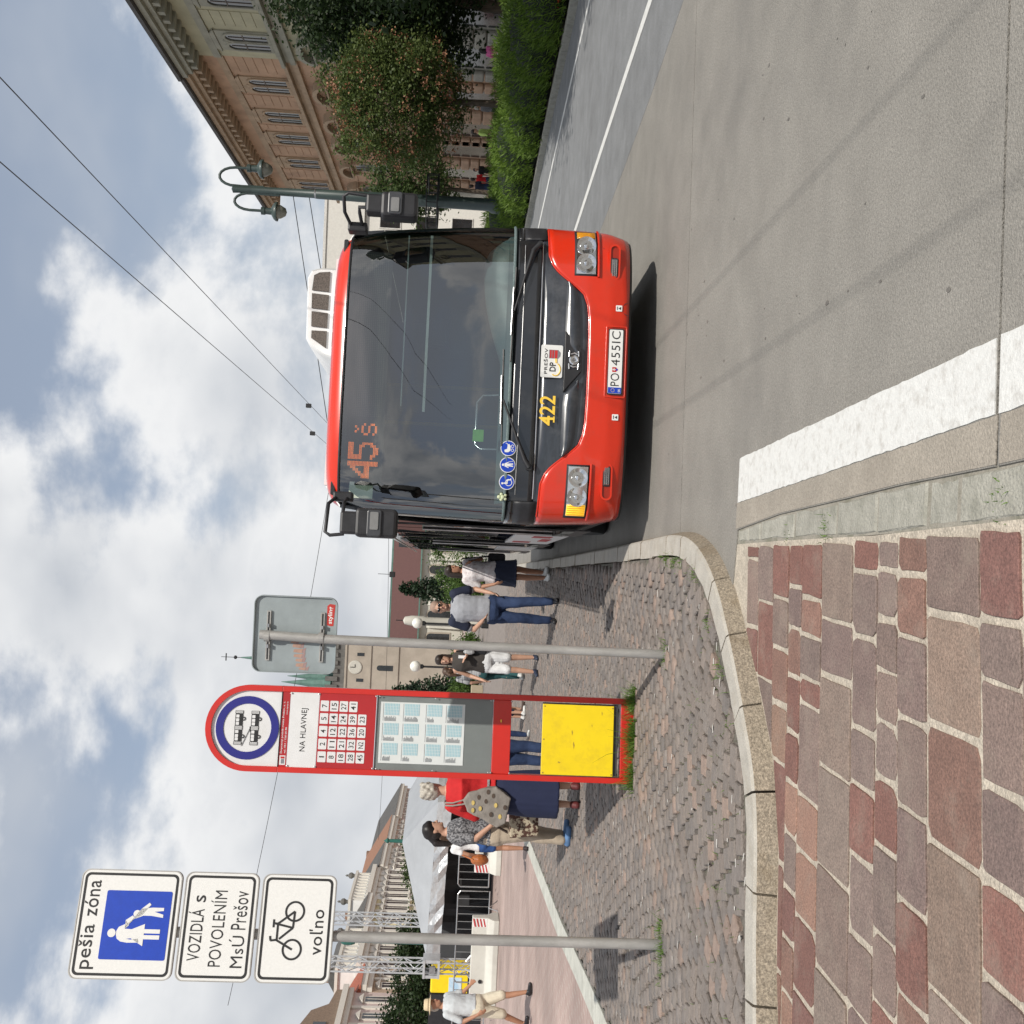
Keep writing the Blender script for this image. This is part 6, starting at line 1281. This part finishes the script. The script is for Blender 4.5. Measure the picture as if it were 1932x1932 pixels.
def sunglasses(root, HM):
    g = MB()
    for s_ in (-1, 1): g.ell((s_ * .034, -.096, .004), .030, .010, .019, 12, 6); g.tube([(s_ * .062, -.09, .008), (s_ * .082, -.02, .01), (s_ * .084, .02, .005)], .004, 6)
    g.tube([(-.012, -.104, .008), (.012, -.104, .008)], .005, 6); g.xf(HM).build('sunglasses', mat('shades', (.01, .01, .012), .15), root, smooth=60)
hb = mat('hair_black', (.014, .010, .009), .5, var=.3, scale=30); hbr = mat('hair_brown', (.07, .035, .018), .55, var=.3, scale=30); hg = mat('hair_grey', (.46, .42, .36), .6, var=.25, scale=40, stretch=(3, 3, 1)); hdb = mat('hair_dark', (.03, .018, .012), .5, var=.3, scale=30)
jeans = cloth('jeans', (.012, .026, .075), (.026, .05, .12), 5); black = cloth('black', (.012, .012, .014))
shoe_d = mat('shoe_dark', (.015, .015, .018), .5); shoe_w = mat('shoe_white', (.62, .62, .6), .6); shoe_b = mat('shoe_blue', (.10, .2, .38), .7); sand = mat('sandal', (.12, .02, .02), .6)
ZP = ZI
# man with sunglasses
grey_t = cloth('grey_tee', (.33, .34, .37)); navy = cloth('navy', (.014, .02, .045))
r_, HM, k = person((-1.446, 15.1, ZP), rad(4), 1.86, 'man in sunglasses, grey and navy T-shirt and blue jeans walking past the bus', top=grey_t, bottom=jeans, shoes=shoe_d, hair=mat('hair_cropped', (.30, .20, .15), .7), hstyle='short', fat=1.14, la=((.27, .06, 1.14), (.23, -.10, .93)), ra=((-.29, .05, 1.13), (-.15, -.17, 1.02)), ll=((.12, -.13, .52), (.15, -.17, .085)), rl=((-.10, -.02, .50), (-.12, .06, .085)))
sunglasses(r_, HM)
q = MB()
for s_ in (-1, 1): q.cap((s_ * .19 * k, 0, 1.42 * k), (s_ * .245 * k, .03 * k, 1.245 * k), .079 * k, .075 * k)
q.loft([(0, 0, 1.36 * k, .20 * k, .142 * k), (0, 0, 1.40 * k, .185 * k, .127 * k), (0, 0, 1.45 * k, .15 * k, .10 * k), (0, 0, 1.475 * k, .085 * k, .075 * k)], 16); remesh_later(q, 'navy_yoke', navy, r_, .012, .004, 2)
MB().box(-.19 * k, -.12 * k, -.27 * k, -.24 * k, .97 * k, 1.0 * k).build('phone', M_txt, r_)
# woman in white blouse
blouse = mat('blouse_print', (.72, .70, .70), .85, scale=16, col2=(.60, .55, .55), bump=.25, bscale=60, dirt=((.32, .2, .2), 22, .8))
r_, HM, k = person((-.99, 16.56, ZP), rad(30), 1.68, 'woman in a white printed blouse and navy skirt with a dark shoulder bag', sk='tan', fem=True, top=blouse, sleeve=.5, topz=.86, fat=1.12, bottom=navy, bkind='skirt', hem=.56, shoes=shoe_w, hair=hdb, hstyle='bob', hyaw=rad(25), la=((.25, .02, 1.16), (.12, -.12, 1.33)), ra=((-.25, .06, 1.14), (-.24, -.05, .92)), ll=((.09, .02, .5), (.10, .12, .10)), rl=((-.09, -.06, .5), (-.09, -.06, .085)))
MB().box(.20, .34, -.06, .16, .72, 1.0).build('shoulder_bag', black, r_, bevel=.04); MB().tube([(.27, -.04, .98), (.22, -.02, 1.42), (.16, .04, 1.44), (.26, .14, .98)], .012, 6).build('bag_strap', black, r_)
# woman in dark tank top
tank = cloth('tank', (.045, .038, .033)); wshort = cloth('white_short', (.68, .68, .68))
r_, HM, k = person((-2.634, 17.95, ZP), rad(-6), 1.79, 'dark haired woman in a charcoal tank top and white shorts carrying a black bag', fem=True, top=tank, sleeve=-1, topz=.84, fat=1.1, bottom=wshort, bkind='shorts', hem=.9, shoes=mat('sandal_navy', (.02, .03, .06), .6), hair=hdb, hstyle='long', la=((.25, .02, 1.15), (.13, -.18, 1.24)), ra=((-.27, .04, 1.15), (-.30, -.10, .93)), ll=((.09, -.02, .5), (.10, .02, .085)), rl=((-.10, -.10, .5), (-.12, -.10, .085)))
MB().box(.15, .33, -.12, .04, .92, 1.16).build('shoulder_bag', black, r_, bevel=.02); MB().tube([(.24, -.1, 1.15), (.18, -.06, 1.44), (.15, .04, 1.46), (.24, .02, 1.15)], .011, 6).build('bag_strap', black, r_)
MB().ell((.2, -.16, 1.22), .05, .05, .10, 10, 7).build('striped_scarf', mat('stripe_scarf', (.75, .75, .75), .8, scale=14, col2=(.05, .05, .05), stretch=(.3, .3, 4)), r_)
MB().box(.10, .15, -.24, -.215, 1.27, 1.40).build('phone', M_wht, r_)
# further people on the square
teal = cloth('teal', (.02, .085, .09)); stripe = mat('stripe_top', (.6, .6, .6), .85, scale=10, col2=(.05, .06, .08), stretch=(.2, .2, 6))
person((-3.35, 21.2, ZP), rad(160), 1.68, 'person in teal leggings and striped top walking away over the setts', fem=True, top=stripe, bottom=teal, bkind='leggings', shoes=shoe_w, hair=hbr, hstyle='pony', ll=((.09, -.08, .5), (.09, -.05, .085)), rl=((-.09, .03, .5), (-.09, .18, .14)))
wt = cloth('white_tee', (.70, .70, .70))
r_, HM, k = person((-3.98, 20.6, ZP), rad(70), 1.66, 'brown haired girl in a white T-shirt holding a paper bag beside the totem', fem=True, top=wt, bottom=cloth('tan_short', (.35, .24, .2)), bkind='shorts', shoes=mat('sandal_br', (.08, .05, .04), .7), hair=hbr, hstyle='short', la=((.24, -.02, 1.13), (.24, -.26, 1.06)), ra=((-.24, -.02, 1.13), (-.22, -.26, 1.08)))
MB().box(-.24, .22, -.42, -.28, .86, 1.1).build('paper_bag', cloth('kraft', (.5, .42, .3)), r_, bevel=.01); MB().box(.09, .13, -.12, .10, 1.42, 1.52).build('orange_scarf', cloth('orange', (.75, .25, .03)), r_, bevel=.01)
person((-3.10, 13.2, ZP), rad(170), 1.66, 'person in blue jeans standing right behind the red totem', top=navy, sleeve=.9, bottom=jeans, shoes=shoe_d, hair=hdb, fat=1.12)
person((-4.2, 19.0, ZP), rad(40), 1.35, 'child in jeans and white sneakers far behind the totem', top=cloth('tee_red', (.4, .05, .05)), bottom=jeans, shoes=shoe_w, hair=hbr, ll=((.09, -.10, .5), (.10, -.05, .085)), rl=((-.09, .05, .5), (-.09, .2, .12)))
person((-4.0, 20.4, ZP), rad(130), 1.45, 'child in navy trousers and pale shoes far behind the totem', top=cloth('tee_blue', (.1, .2, .4)), bottom=navy, bkind='capri', shoes=shoe_w, hair=hb)
# grey haired woman in red, from behind
redt = cloth('red_tee', (.50, .012, .014)); skirt = cloth('navy_skirt', (.012, .018, .055)); 
r_, HM, k = person((-3.154, 11.52, ZP), rad(186), 1.79, 'grey haired woman in a red top and long navy skirt with a dotted tote', fem=True, top=redt, sleeve=.62, topz=.88, fat=1.22, bottom=skirt, bkind='skirt', hem=.24, shoes=sand, hair=hg, hstyle='curly', hyaw=rad(-20), la=((.27, -.04, 1.14), (.20, -.25, 1.05)), ra=((-.27, -.04, 1.14), (-.20, -.25, 1.05)))
tote = mat('tote_grey', (.25, .225, .20), .85, var=.1, scale=5, bump=.3, bscale=30)
q = MB(); q.prism([(-.02, 1.25), (.06, 1.31), (.18, 1.26), (.34, .93), (.30, .84), (.02, .78), (-.10, .95), (-.08, 1.06)], .15, .24); bag = remesh_later(q, 'tote_bag', tote, r_, .014, .010, 3)
MB().tube([(.10, .20, 1.27), (.135, .155, 1.42), (.15, .07, 1.505), (.15, -.06, 1.49)], .009, 6).build('bag_strap', tote, r_); MB().tube([(.05, .20, 1.27), (.105, .155, 1.42), (.12, .07, 1.515), (.12, -.06, 1.50)], .009, 6).build('bag_strap', tote, r_)
gold = mat('dot_gold', (.6, .45, .15), .5); drk = mat('dot_brown', (.08, .055, .04), .7)
for i, (x, z) in enumerate(((.02, 1.14), (.08, 1.2), (.06, 1.06), (.14, 1.12), (.0, .98), (.10, .95), (.2, 1.0), (.22, .9), (.12, .85), (.16, 1.2), (-.04, 1.04))): MB().prism([(x + .022 * math.cos(a) * 1.2, z + .018 * math.sin(a)) for a in np.linspace(0, 2 * math.pi, 11)[:-1]], .243, .250).build('tote_dot', gold if i % 2 else drk, r_)
MB().loft([(0, .0, 1.0 * k, .225 * k, .168 * k), (0, .0, 1.025 * k, .222 * k, .166 * k)], 20).build('patterned_hem', mat('hem_print', (.4, .4, .4), .8, scale=60, col2=(.03, .03, .03)), r_, smooth=60)
# woman with ponytail, profile
patt = mat('patterned_tee', (.26, .26, .27), .85, scale=42, col2=(.05, .05, .055), bump=.2, sharp=.8); beige = cloth('beige', (.46, .38, .29))
r_, HM, k = person((-3.83, 12.23, ZP), rad(88), 1.75, 'dark haired woman with a ponytail in beige trousers holding a patterned bag', fem=True, top=patt, sleeve=.5, topz=.95, fat=1.12, bottom=beige, shoes=shoe_b, hair=hb, hstyle='pony', hyaw=rad(12), ra=((-.22, .0, 1.13), (-.20, -.16, .95)), la=((.22, .02, 1.13), (.22, -.16, .95)))
bagm = mat('bag_print', (.42, .36, .26), .85, scale=17, col2=(.07, .03, .02), sharp=.9)
q = MB(); q.prism([(-.42, .42), (-.10, .40), (-.06, .74), (-.40, .76)], -.05, .05); q.xf(Matrix.Rotation(rad(-90), 4, 'Z')); 
bg = q.build('shopping_bag', bagm, r_, bevel=.02); bg.location = (-.26, .02, .0); bg.rotation_euler = (0, 0, rad(180))
for dx in (-.03, .03): MB().tube([(-.26 + dx, -.10, .76), (-.23 + dx * .5, -.18, .95), (-.26 + dx, -.34, .76)], .009, 6).build('bag_handle', mat('strap_brown', (.05, .03, .02), .7), r_)
# woman in blue shorts, walking away
r_, HM, k = person((-5.84, 18.1, ZP), rad(200), 1.64, 'woman in a white top and blue shorts walking away with an orange leather bag', sk='tan', fem=True, top=wt, sleeve=.3, bottom=cloth('blue_short', (.03, .09, .28)), bkind='shorts', hem=.5, shoes=mat('sandal_dk', (.03, .02, .02), .7), hair=hbr, hstyle='bob', ll=((.09, -.10, .5), (.09, -.04, .085)), rl=((-.09, .04, .5), (-.09, .2, .14)))
q = MB(); q.ell((0, 0, 0), .10, .17, .16, 12, 8); o = remesh_later(q, 'leather_bag', mat('leather_orange', (.40, .12, .03), .5, var=.15), r_, .016, .012, 2); o.location = (.30, -.02, .86)
MB().tube([(.30, -.12, .98), (.16, -.02, 1.36), (.30, .1, .98)], .010, 6).build('bag_strap', mat('leather_orange', (.40, .12, .03), .5), r_)
# man with straw hat
r_, HM, k = person((-7.75, 16.06, ZP), rad(70), 1.66, 'man in a straw hat, pale shirt and cream shorts walking across the square', sk='tan', top=cloth('pale_shirt', (.52, .55, .57)), sleeve=.5, fat=1.15, bottom=cloth('cream', (.62, .56, .44)), bkind='shorts', hem=1.0, shoes=shoe_d, hair=hg, la=((.26, -.02, 1.14), (.20, -.26, 1.02)), ra=((-.27, .06, 1.13), (-.26, -.08, .90)), ll=((.10, -.14, .51), (.10, -.22, .10)), rl=((-.09, .06, .50), (-.09, .26, .13)))
MB().lathe([(.155, .048), (.158, .056), (.10, .066), (.094, .075), (.088, .14), (.07, .158), (.0001, .160)], (0, .01, 0), 24).xf(HM).build('straw_hat', mat('straw', (.62, .5, .32), .8, scale=50), r_, smooth=50); MB().lathe([(.0965, .072), (.0965, .094), (.093, .096)], (0, .01, 0), 24).xf(HM).build('hat_band', mat('hat_band', (.35, .28, .18), .8), r_)
# people on the far pavement, behind the hedge
GF = 'people on the pavement behind the hedge'
person((14.7, 40, .06), rad(60), 1.78, 'man in a lime green shirt walking behind the juniper hedge', top=cloth('lime', (.45, .62, .16)), sleeve=.6, bottom=cloth('khaki', (.3, .26, .18)), shoes=shoe_d, hair=hdb, detail=.016, group=GF)
person((16.9, 52.6, .06), rad(170), 1.76, 'person in a red T-shirt behind the juniper hedge', top=redt, bottom=jeans, shoes=shoe_d, hair=hdb, detail=.016, group=GF)
person((16.2, 51.5, .06), rad(185), 1.82, 'man in a navy T-shirt and jeans behind the juniper hedge', top=navy, bottom=jeans, shoes=shoe_d, hair=hdb, detail=.016, group=GF)
person((17.6, 53.2, .06), rad(20), 1.66, 'person in dark clothes behind the juniper hedge', top=black, bottom=black, shoes=shoe_d, hair=hb, detail=.016, group=GF)
person((17.8, 45.5, .06), rad(90), 1.72, 'person in a grey jacket in the shade of the big tree', top=cloth('grey_jacket', (.12, .12, .125)), sleeve=.9, bottom=black, shoes=shoe_d, hair=hg, detail=.016, group=GF)
person((17.2, 38.5, .06), rad(120), 1.62, 'person in a pink top by the shop fronts under the trees', fem=True, top=cloth('pink', (.6, .12, .3)), bottom=wshort, shoes=shoe_w, hair=hb, hstyle='bob', detail=.016, group=GF)
# ================================================================ STREET FURNITURE, STAGE, WIRES
M_lg = mat('lamp_green', (.035, .055, .05), .45, var=.12, scale=4, coat=.2); M_tg = mat('pole_green', (.02, .12, .095), .45, var=.1); M_alu = mat('truss_alu', (.62, .63, .64), .35, metal=.6, var=.08)
lp = tag(empty('street_lamp', (8.78, 29.5, .08)), 'tall green street lamp with two hooked arms and bell shades', 'street lamp')
MB().lathe([(.32, 0), (.32, .5), (.28, .55), (.29, .62), (.26, .68), (.24, 1.0), (.18, 1.1), (.17, 3.2), (.135, 6.0), (.12, 6.02), (.10, 8.2), (.11, 8.35), (.0001, 8.4)], n=14).build('post', M_lg, lp, smooth=40)
for z in (6.0, 5.85): MB().lathe([(.13, 0), (.13, .05), (.12, .06)], (0, 0, z), 12).build('post_band', M_dull, lp)
for s_, zt, L_ in ((1, 8.2, .52), (-1, 7.75, .48)):
    arm = MB().tube([(.10 * s_, 0, zt - .7), (.09 * s_, 0, zt - .1)] + [(s_ * (.09 + L_ * .5 - L_ * .5 * math.cos(a)), 0, zt + .45 * math.sin(a) + .1) for a in np.linspace(.3, 3.1, 9)] + [(s_ * (.09 + L_), 0, zt - .2)], .04, 8).build('lamp_arm', M_lg, lp, smooth=60)
    MB().lathe([(.05, .10), (.11, .08), (.11, -.02), (.09, -.04), (.10, -.20), (.22, -.27), (.27, -.33), (.27, -.37), (.22, -.37)], (s_ * (.09 + L_), 0, zt - .3), 16).build('lamp_shade', M_lg, arm, smooth=40); MB().lathe([(.20, -.37), (.19, -.46), (.11, -.60), (.0001, -.64)], (s_ * (.09 + L_), 0, zt - .3), 14).build('lamp_globe', mat('lamp_glass', (.25, .25, .21), .3), arm, smooth=60)
bk_ = MB(); 
for z in (2.55, 2.85): bk_.tube([(.75 * math.cos(a), .75 * math.sin(a), z) for a in np.linspace(0, 6.283, 21)], .022, 6)
for a in np.linspace(0, 6.283, 21)[:-1]: bk_.tube([(.75 * math.cos(a), .75 * math.sin(a), 2.55), (.75 * math.cos(a), .75 * math.sin(a), 2.85)], .014, 5)
for a in (0, 1.57, 3.14, 4.71): bk_.tube([(.1 * math.cos(a), .1 * math.sin(a), 2.55), (.75 * math.cos(a), .75 * math.sin(a), 2.55)], .02, 5)
bk_.build('flower_basket_ring', M_txt, lp)
# globe lamps on the square
for i, (x, y, lb) in enumerate(((-5.04, 45, 'white globe lamp on a black post behind the man in sunglasses'), (-6.93, 45, 'white globe lamp above the dark haired woman in the tank top'))):
    g_ = tag(empty('globe_lamp', (x, y, .08)), lb, 'street lamp', 'globe lamps on the square'); MB().lathe([(.12, 0), (.12, .3), (.05, .4), (.045, 2.75), (.1, 2.8), (.1, 2.9)], n=10).build('post', M_txt, g_); MB().ell((0, 0, 3.12), .24, .24, .24, 16, 12).build('globe', mat('opal_globe', (.75, .74, .68), .3), g_, smooth=80)
cl = tag(empty('advert_column', (-6.6, 60, .08)), 'narrow white column with a rounded cap near the church', 'column'); MB().lathe([(.25, 0), (.25, 3.2), (.3, 3.3), (.3, 4.0), (.22, 4.4), (.0001, 4.5)], n=14).build('shaft', M_chw, cl, smooth=40); MB().tube([(0, 0, 4.45), (0, 0, 4.9)], .03, 6).build('finial', M_txt, cl)
# stage roof lowered on its truss towers
stg = tag(empty('stage_roof', (0, 0, ZI)), 'grey stage canopy lowered on its towers with a silver valance', 'stage'); M_tarp = mat('tarpaulin', (.33, .345, .365), .5, var=.06, scale=1.5, bump=.5, bscale=2.5); M_silv = mat('silver_foil', (.62, .63, .64), .28, metal=.55, var=.12, scale=5, bump=1.0, bscale=6)
q = MB(); A_, B_, C_, D_ = (-12.55, 28.9, 1.86), (-8.3, 29.1, 1.72), (-7.6, 34.6, 1.75), (-12.6, 34.8, 1.85); R1, R2 = (-9.9, 30.4, 2.72), (-9.2, 33.4, 2.70)
q.add([A_, B_, C_, D_, R1, R2], [(0, 1, 4), (1, 2, 5, 4), (2, 3, 5), (3, 0, 4, 5)]); o = q.build('canopy', M_tarp, stg); sd = o.modifiers.new('sub', 'SUBSURF'); sd.subdivision_type = 'SIMPLE'; sd.levels = 4; sd.render_levels = 4
q = MB(); V = []; n_ = 60; per = [A_, B_, C_, D_, A_]
for i in range(4):
    for t in np.linspace(0, 1, n_ // 4, endpoint=False):
        a, b = Vector(per[i]), Vector(per[i + 1]); p = a.lerp(b, t); w = .03 * math.sin(t * 40) + .02 * random.random(); V.append((p.x, p.y - w, p.z)); V.append((p.x + .02 * random.random(), p.y - w * 1.6, p.z - .18)); V.append((p.x, p.y + w, p.z - .38 - .03 * random.random()))
m_ = len(V) // 3; q.add(V, [(i * 3 + j, ((i + 1) % m_) * 3 + j, ((i + 1) % m_) * 3 + j + 1, i * 3 + j + 1) for i in range(m_) for j in range(2)]); q.build('valance', M_silv, stg)
bw = MB(); xs = np.linspace(-13.7, -8.0, 40); V = []
for x in xs: w = .08 * math.sin(x * 9) + random.uniform(-.03, .03); V += [(x, 31.2 + w, 1.55), (x, 31.2 + w * 1.3, .8), (x, 31.2 - w, -.02)]
bw.add(V, [(i * 3 + j, (i + 1) * 3 + j, (i + 1) * 3 + j + 1, i * 3 + j + 1) for i in range(39) for j in range(2)]); bw.build('black_drape', cloth('drape', (.045, .047, .05)), stg)
for i in range(7): MB().box(-11.9 + i * .6, -11.75 + i * .6 + random.uniform(0, .2), 30.9, 31.05, .7 + random.uniform(-.2, .3), .85 + random.uniform(0, .4)).build('stage_case', mat('stage_gear', (.14, .15, .15), .6), stg)
def truss(loc, h, w, label, block=None):
    r_ = tag(empty('truss_tower', loc), label, 'truss tower', 'truss towers of the stage'); w2 = w / 2
    for sx in (-1, 1):
        for sy in (-1, 1): MB().tube([(sx * w2, sy * w2, 0), (sx * w2, sy * w2, h)], .024, 6).build('chord', M_alu, r_)
    n = int(h / w)
    for face in range(4):
        mb = MB()
        for i in range(n):
            z0, z1 = i * h / n, (i + 1) * h / n; a, b = ((-w2, w2) if i % 2 else (w2, -w2)); P = {0: ((a, -w2), (b, -w2)), 1: ((a, w2), (b, w2)), 2: ((-w2, a), (-w2, b)), 3: ((w2, a), (w2, b))}[face]; mb.tube([(*P[0], z0), (*P[1], z1)], .013, 5)
        mb.build('bracing', M_alu, r_)
    if block: 
        for z in (block, block + .4): MB().box(-w2 - .1, w2 + .1, -w2 - .1, w2 + .1, z, z + .06).build('sleeve_plate', M_alu, r_)
        for sx in (-1, 1): MB().box(sx * (w2 + .06) - .04, sx * (w2 + .06) + .04, -w2 - .08, w2 + .08, block + .06, block + .4).build('sleeve_cheek', M_alu, r_)
        for z in (block + .2,): MB().box(-.1, .1, -w2 - .12, -w2 - .08, z - .08, z + .08).build('sleeve_lock', M_dull, r_)
    for a in range(4): dx, dy = (1, 0, -1, 0)[a], (0, 1, 0, -1)[a]; MB().tube([(dx * w2, dy * w2, .75), (dx * 1.0, dy * 1.0, .05)], .025, 6).build('outrigger', M_alu, r_)
    return r_
truss((-12.45, 28.0, ZI), 5.2, .29, 'aluminium truss tower with a sleeve block at the canopy corner', 1.45); truss((-12.9, 32.2, ZI), 5.0, .29, 'aluminium truss tower behind the stage canopy', None)
M_steel = mat('barrier_steel', (.5, .5, .5), .35, metal=.8, var=.1)
bars = []
def barrier(x, y, a, label):
    b = tag(empty('crowd_barrier', (x, y, ZI), a), label, 'barrier', 'steel crowd barriers round the stage'); L_ = 1.25
    MB().tube([(-L_, 0, .22), (-L_, 0, 1.0), (-L_ + .08, 0, 1.06), (L_ - .08, 0, 1.06), (L_, 0, 1.0), (L_, 0, .22), (-L_, 0, .22)], .02, 6).build('frame', M_steel, b)
    for i in range(11): t = -L_ + (i + 1) * 2 * L_ / 12; MB().tube([(t, 0, .22), (t, 0, 1.06)], .009, 5).build('bar', M_steel, b)
    for s_ in (-.8, .8): MB().tube([(s_, 0, .24), (s_ + .06, -.3, 0), (s_ + .06, -.34, 0)], .014, 5).build('foot', M_steel, b); MB().tube([(s_, 0, .24), (s_ + .06, .3, 0)], .014, 5).build('foot', M_steel, b)
for x, y, lb in ((-9.05, 28.0, 'crowd barrier behind the striped concrete block'), (-11.3, 27.2, 'crowd barrier in the middle before the stage drape'), (-13.6, 27.4, 'crowd barrier behind the long concrete block'), (-15.9, 27.7, 'crowd barrier before the yellow kiosk')): barrier(x, y, rad(-4), lb)
M_cb = mat('barrier_concrete', (.55, .54, .49), .85, var=.06, scale=2, dirt=((.42, .40, .36), 1.5, .5))
def cblock(x0, x1, y, label, st=True, rz=0):
    r_ = tag(empty('concrete_barrier', ((x0 + x1) / 2, y, ZI), rz), label, 'barrier', 'concrete safety blocks'); w = (x1 - x0) / 2
    q = MB(); prof = [(-.3, 0), (.3, 0), (.3, .14), (.12, .30), (.10, .68), (-.10, .68), (-.12, .30), (-.3, .14)]; V = [(-w, a, b) for a, b in prof] + [(w, a, b) for a, b in prof]; n = 8; q.add(V, [tuple(range(n - 1, -1, -1)), tuple(range(n, 2 * n))] + [(i, (i + 1) % n, (i + 1) % n + n, i + n) for i in range(n)]); q.build('block', M_cb, r_, bevel=.02)
    for xx in ([w - .12] if st == 1 else [-w + .12] if st == 2 else [-w + .12, w - .12]):
        pl_ = MB().hexa([(xx - .11, -.126, .31), (xx + .11, -.126, .31), (xx + .11, -.12, .31), (xx - .11, -.12, .31), (xx - .11, -.106, .67), (xx + .11, -.106, .67), (xx + .11, -.10, .67), (xx - .11, -.10, .67)]).build('striped_plate', M_sign_white, r_)
        for k_ in range(4): z = .33 + k_ * .085; MB().hexa([(xx - .10, -.130, z), (xx + .10, -.127, z + .05), (xx + .10, -.11, z + .05), (xx - .10, -.11, z), (xx - .10, -.128, z + .035), (xx + .10, -.124, z + .085), (xx + .10, -.11, z + .085), (xx - .10, -.11, z + .035)]).build('red_stripe', mat('stripe_red', (.45, .02, .02), .5), pl_)
    for k_ in (-.5, .5): MB().lathe([(.05, 0), (.05, .02)], (k_ * w, -.125, .42), 10, 'y').build('lifting_hole', M_txt, r_)
cblock(-9.35, -7.3, 26.6, 'short concrete block with red striped plate behind the orange bag', 2); cblock(-12.5, -10.35, 26.2, 'long pale concrete block with striped ends before the stage', 3); 
ks = tag(empty('yellow_kiosk', (-15.6, 34, ZI)), 'yellow vending kiosk with a bright picture panel behind the truss tower', 'kiosk'); MB().box(-.42, .42, 0, .8, .0, 1.72).build('cabinet', M_yellow, ks, bevel=.05); MB().box(-.36, .12, -.02, 0, .7, 1.12).build('picture_panel', mat('panel_sky', (.2, .45, .7), .4, scale=3, col2=(.7, .75, .75)), ks); MB().box(-.42, .42, -.01, 0, .0, .5).build('dark_base', M_rub, ks)
MB().box(-1.6, -.5, .1, .9, 0, 1.75).build('dark_booth', M_rub, ks)
# green poles of the trolley line
def gpole(x, y, h, label, r=.13):
    p_ = tag(empty('trolley_pole', (x, y, ZI)), label, 'pole', 'green trolley wire poles'); MB().lathe([(r * 1.5, 0), (r * 1.5, .9), (r * 1.05, 1.0), (r, 3), (r * .75, h)], n=12).build('shaft', M_tg, p_, smooth=40)
    MB().lathe([(r * 1.3, h * .72), (r * 1.6, h * .74), (r * 1.6, h * .78), (r * 1.2, h * .8)], n=12).build('collar', M_tg, p_); MB().lathe([(r * 1.0, h), (r * 1.25, h + .08), (r * .5, h + .2), (.0001, h + .3)], n=10).build('finial', M_tg, p_)
gpole(-16.83, 40, 6.6, 'green pole close behind the pedestrian zone post'); gpole(-19.45, 60, 4.7, 'green pole rising behind the stage canopy')
# overhead wires
M_wire = mat('wire_black', (.02, .02, .022), .5)
def wire(name, label, pts, r=.008, sag=0., group='overhead wires'):
    a, b = Vector(pts[0]), Vector(pts[-1]); P = []
    for t in np.linspace(0, 1, 14): p = a.lerp(b, t); p.z -= sag * 4 * t * (1 - t); P.append(p)
    return tag(MB().tube(P, r, 6).build(name, M_wire), label, 'wire', group)
def cont(p, q, y0, y1):
    d = (Vector(q) - Vector(p)); d /= d.y; return [tuple(Vector(p) + d * (y0 - p[1])), tuple(Vector(p) + d * (y1 - p[1]))]
wire('trolley_wire', 'thick trolley wire running over the bus, the right one of the pair', cont((3.34, 8.57, 5.5), (2.34, 28.8, 5.5), -6, 60), .0055); wire('trolley_wire', 'thick trolley wire running over the bus, the left one of the pair', cont((2.675, 8.64, 5.5), (1.74, 29, 5.5), -6, 60), .0055)
for x_, y_ in ((2.46, 26.4), (1.82, 27.3)): tag(MB().box(x_ - .05, x_ + .05, y_ - .08, y_ + .08, 5.5, 5.62).build('wire_hanger', M_wire), 'small black hanger clamp on the trolley wire above the bus', 'clamp', 'clamps on the trolley wires')
wire('span_wire', 'thin span wire from the street lamp over the bus roof, upper one', [(8.75, 29.5, 6.75), (1.5, 32, 5.6)], .012); wire('span_wire', 'thin span wire from the street lamp over the bus roof, lower one', [(8.75, 29.5, 6.3), (2.3, 36, 5.6)], .012)
wire('span_wire', 'long thin span wire crossing the square behind the signs', [(-19.5, 40, 9.6), (3.0, 40, 6.4)], .011, .2); wire('span_wire', 'thin cable above the church roof carrying a small lamp', [(-19.4, 60, 5.4), (9, 42, 5.0)], .010, .3)
hl = tag(empty('hanging_lamp', (-3.0, 45.5, 4.3)), 'small dark lamp hanging from a cable above the church roof', 'lamp'); MB().box(-.12, .12, -.1, .1, .0, .25).build('housing', M_txt, hl, bevel=.03); MB().tube([(0, 0, .2), (0, 0, .75)], .012, 5).build('hanger', M_txt, hl)
run_remesh()
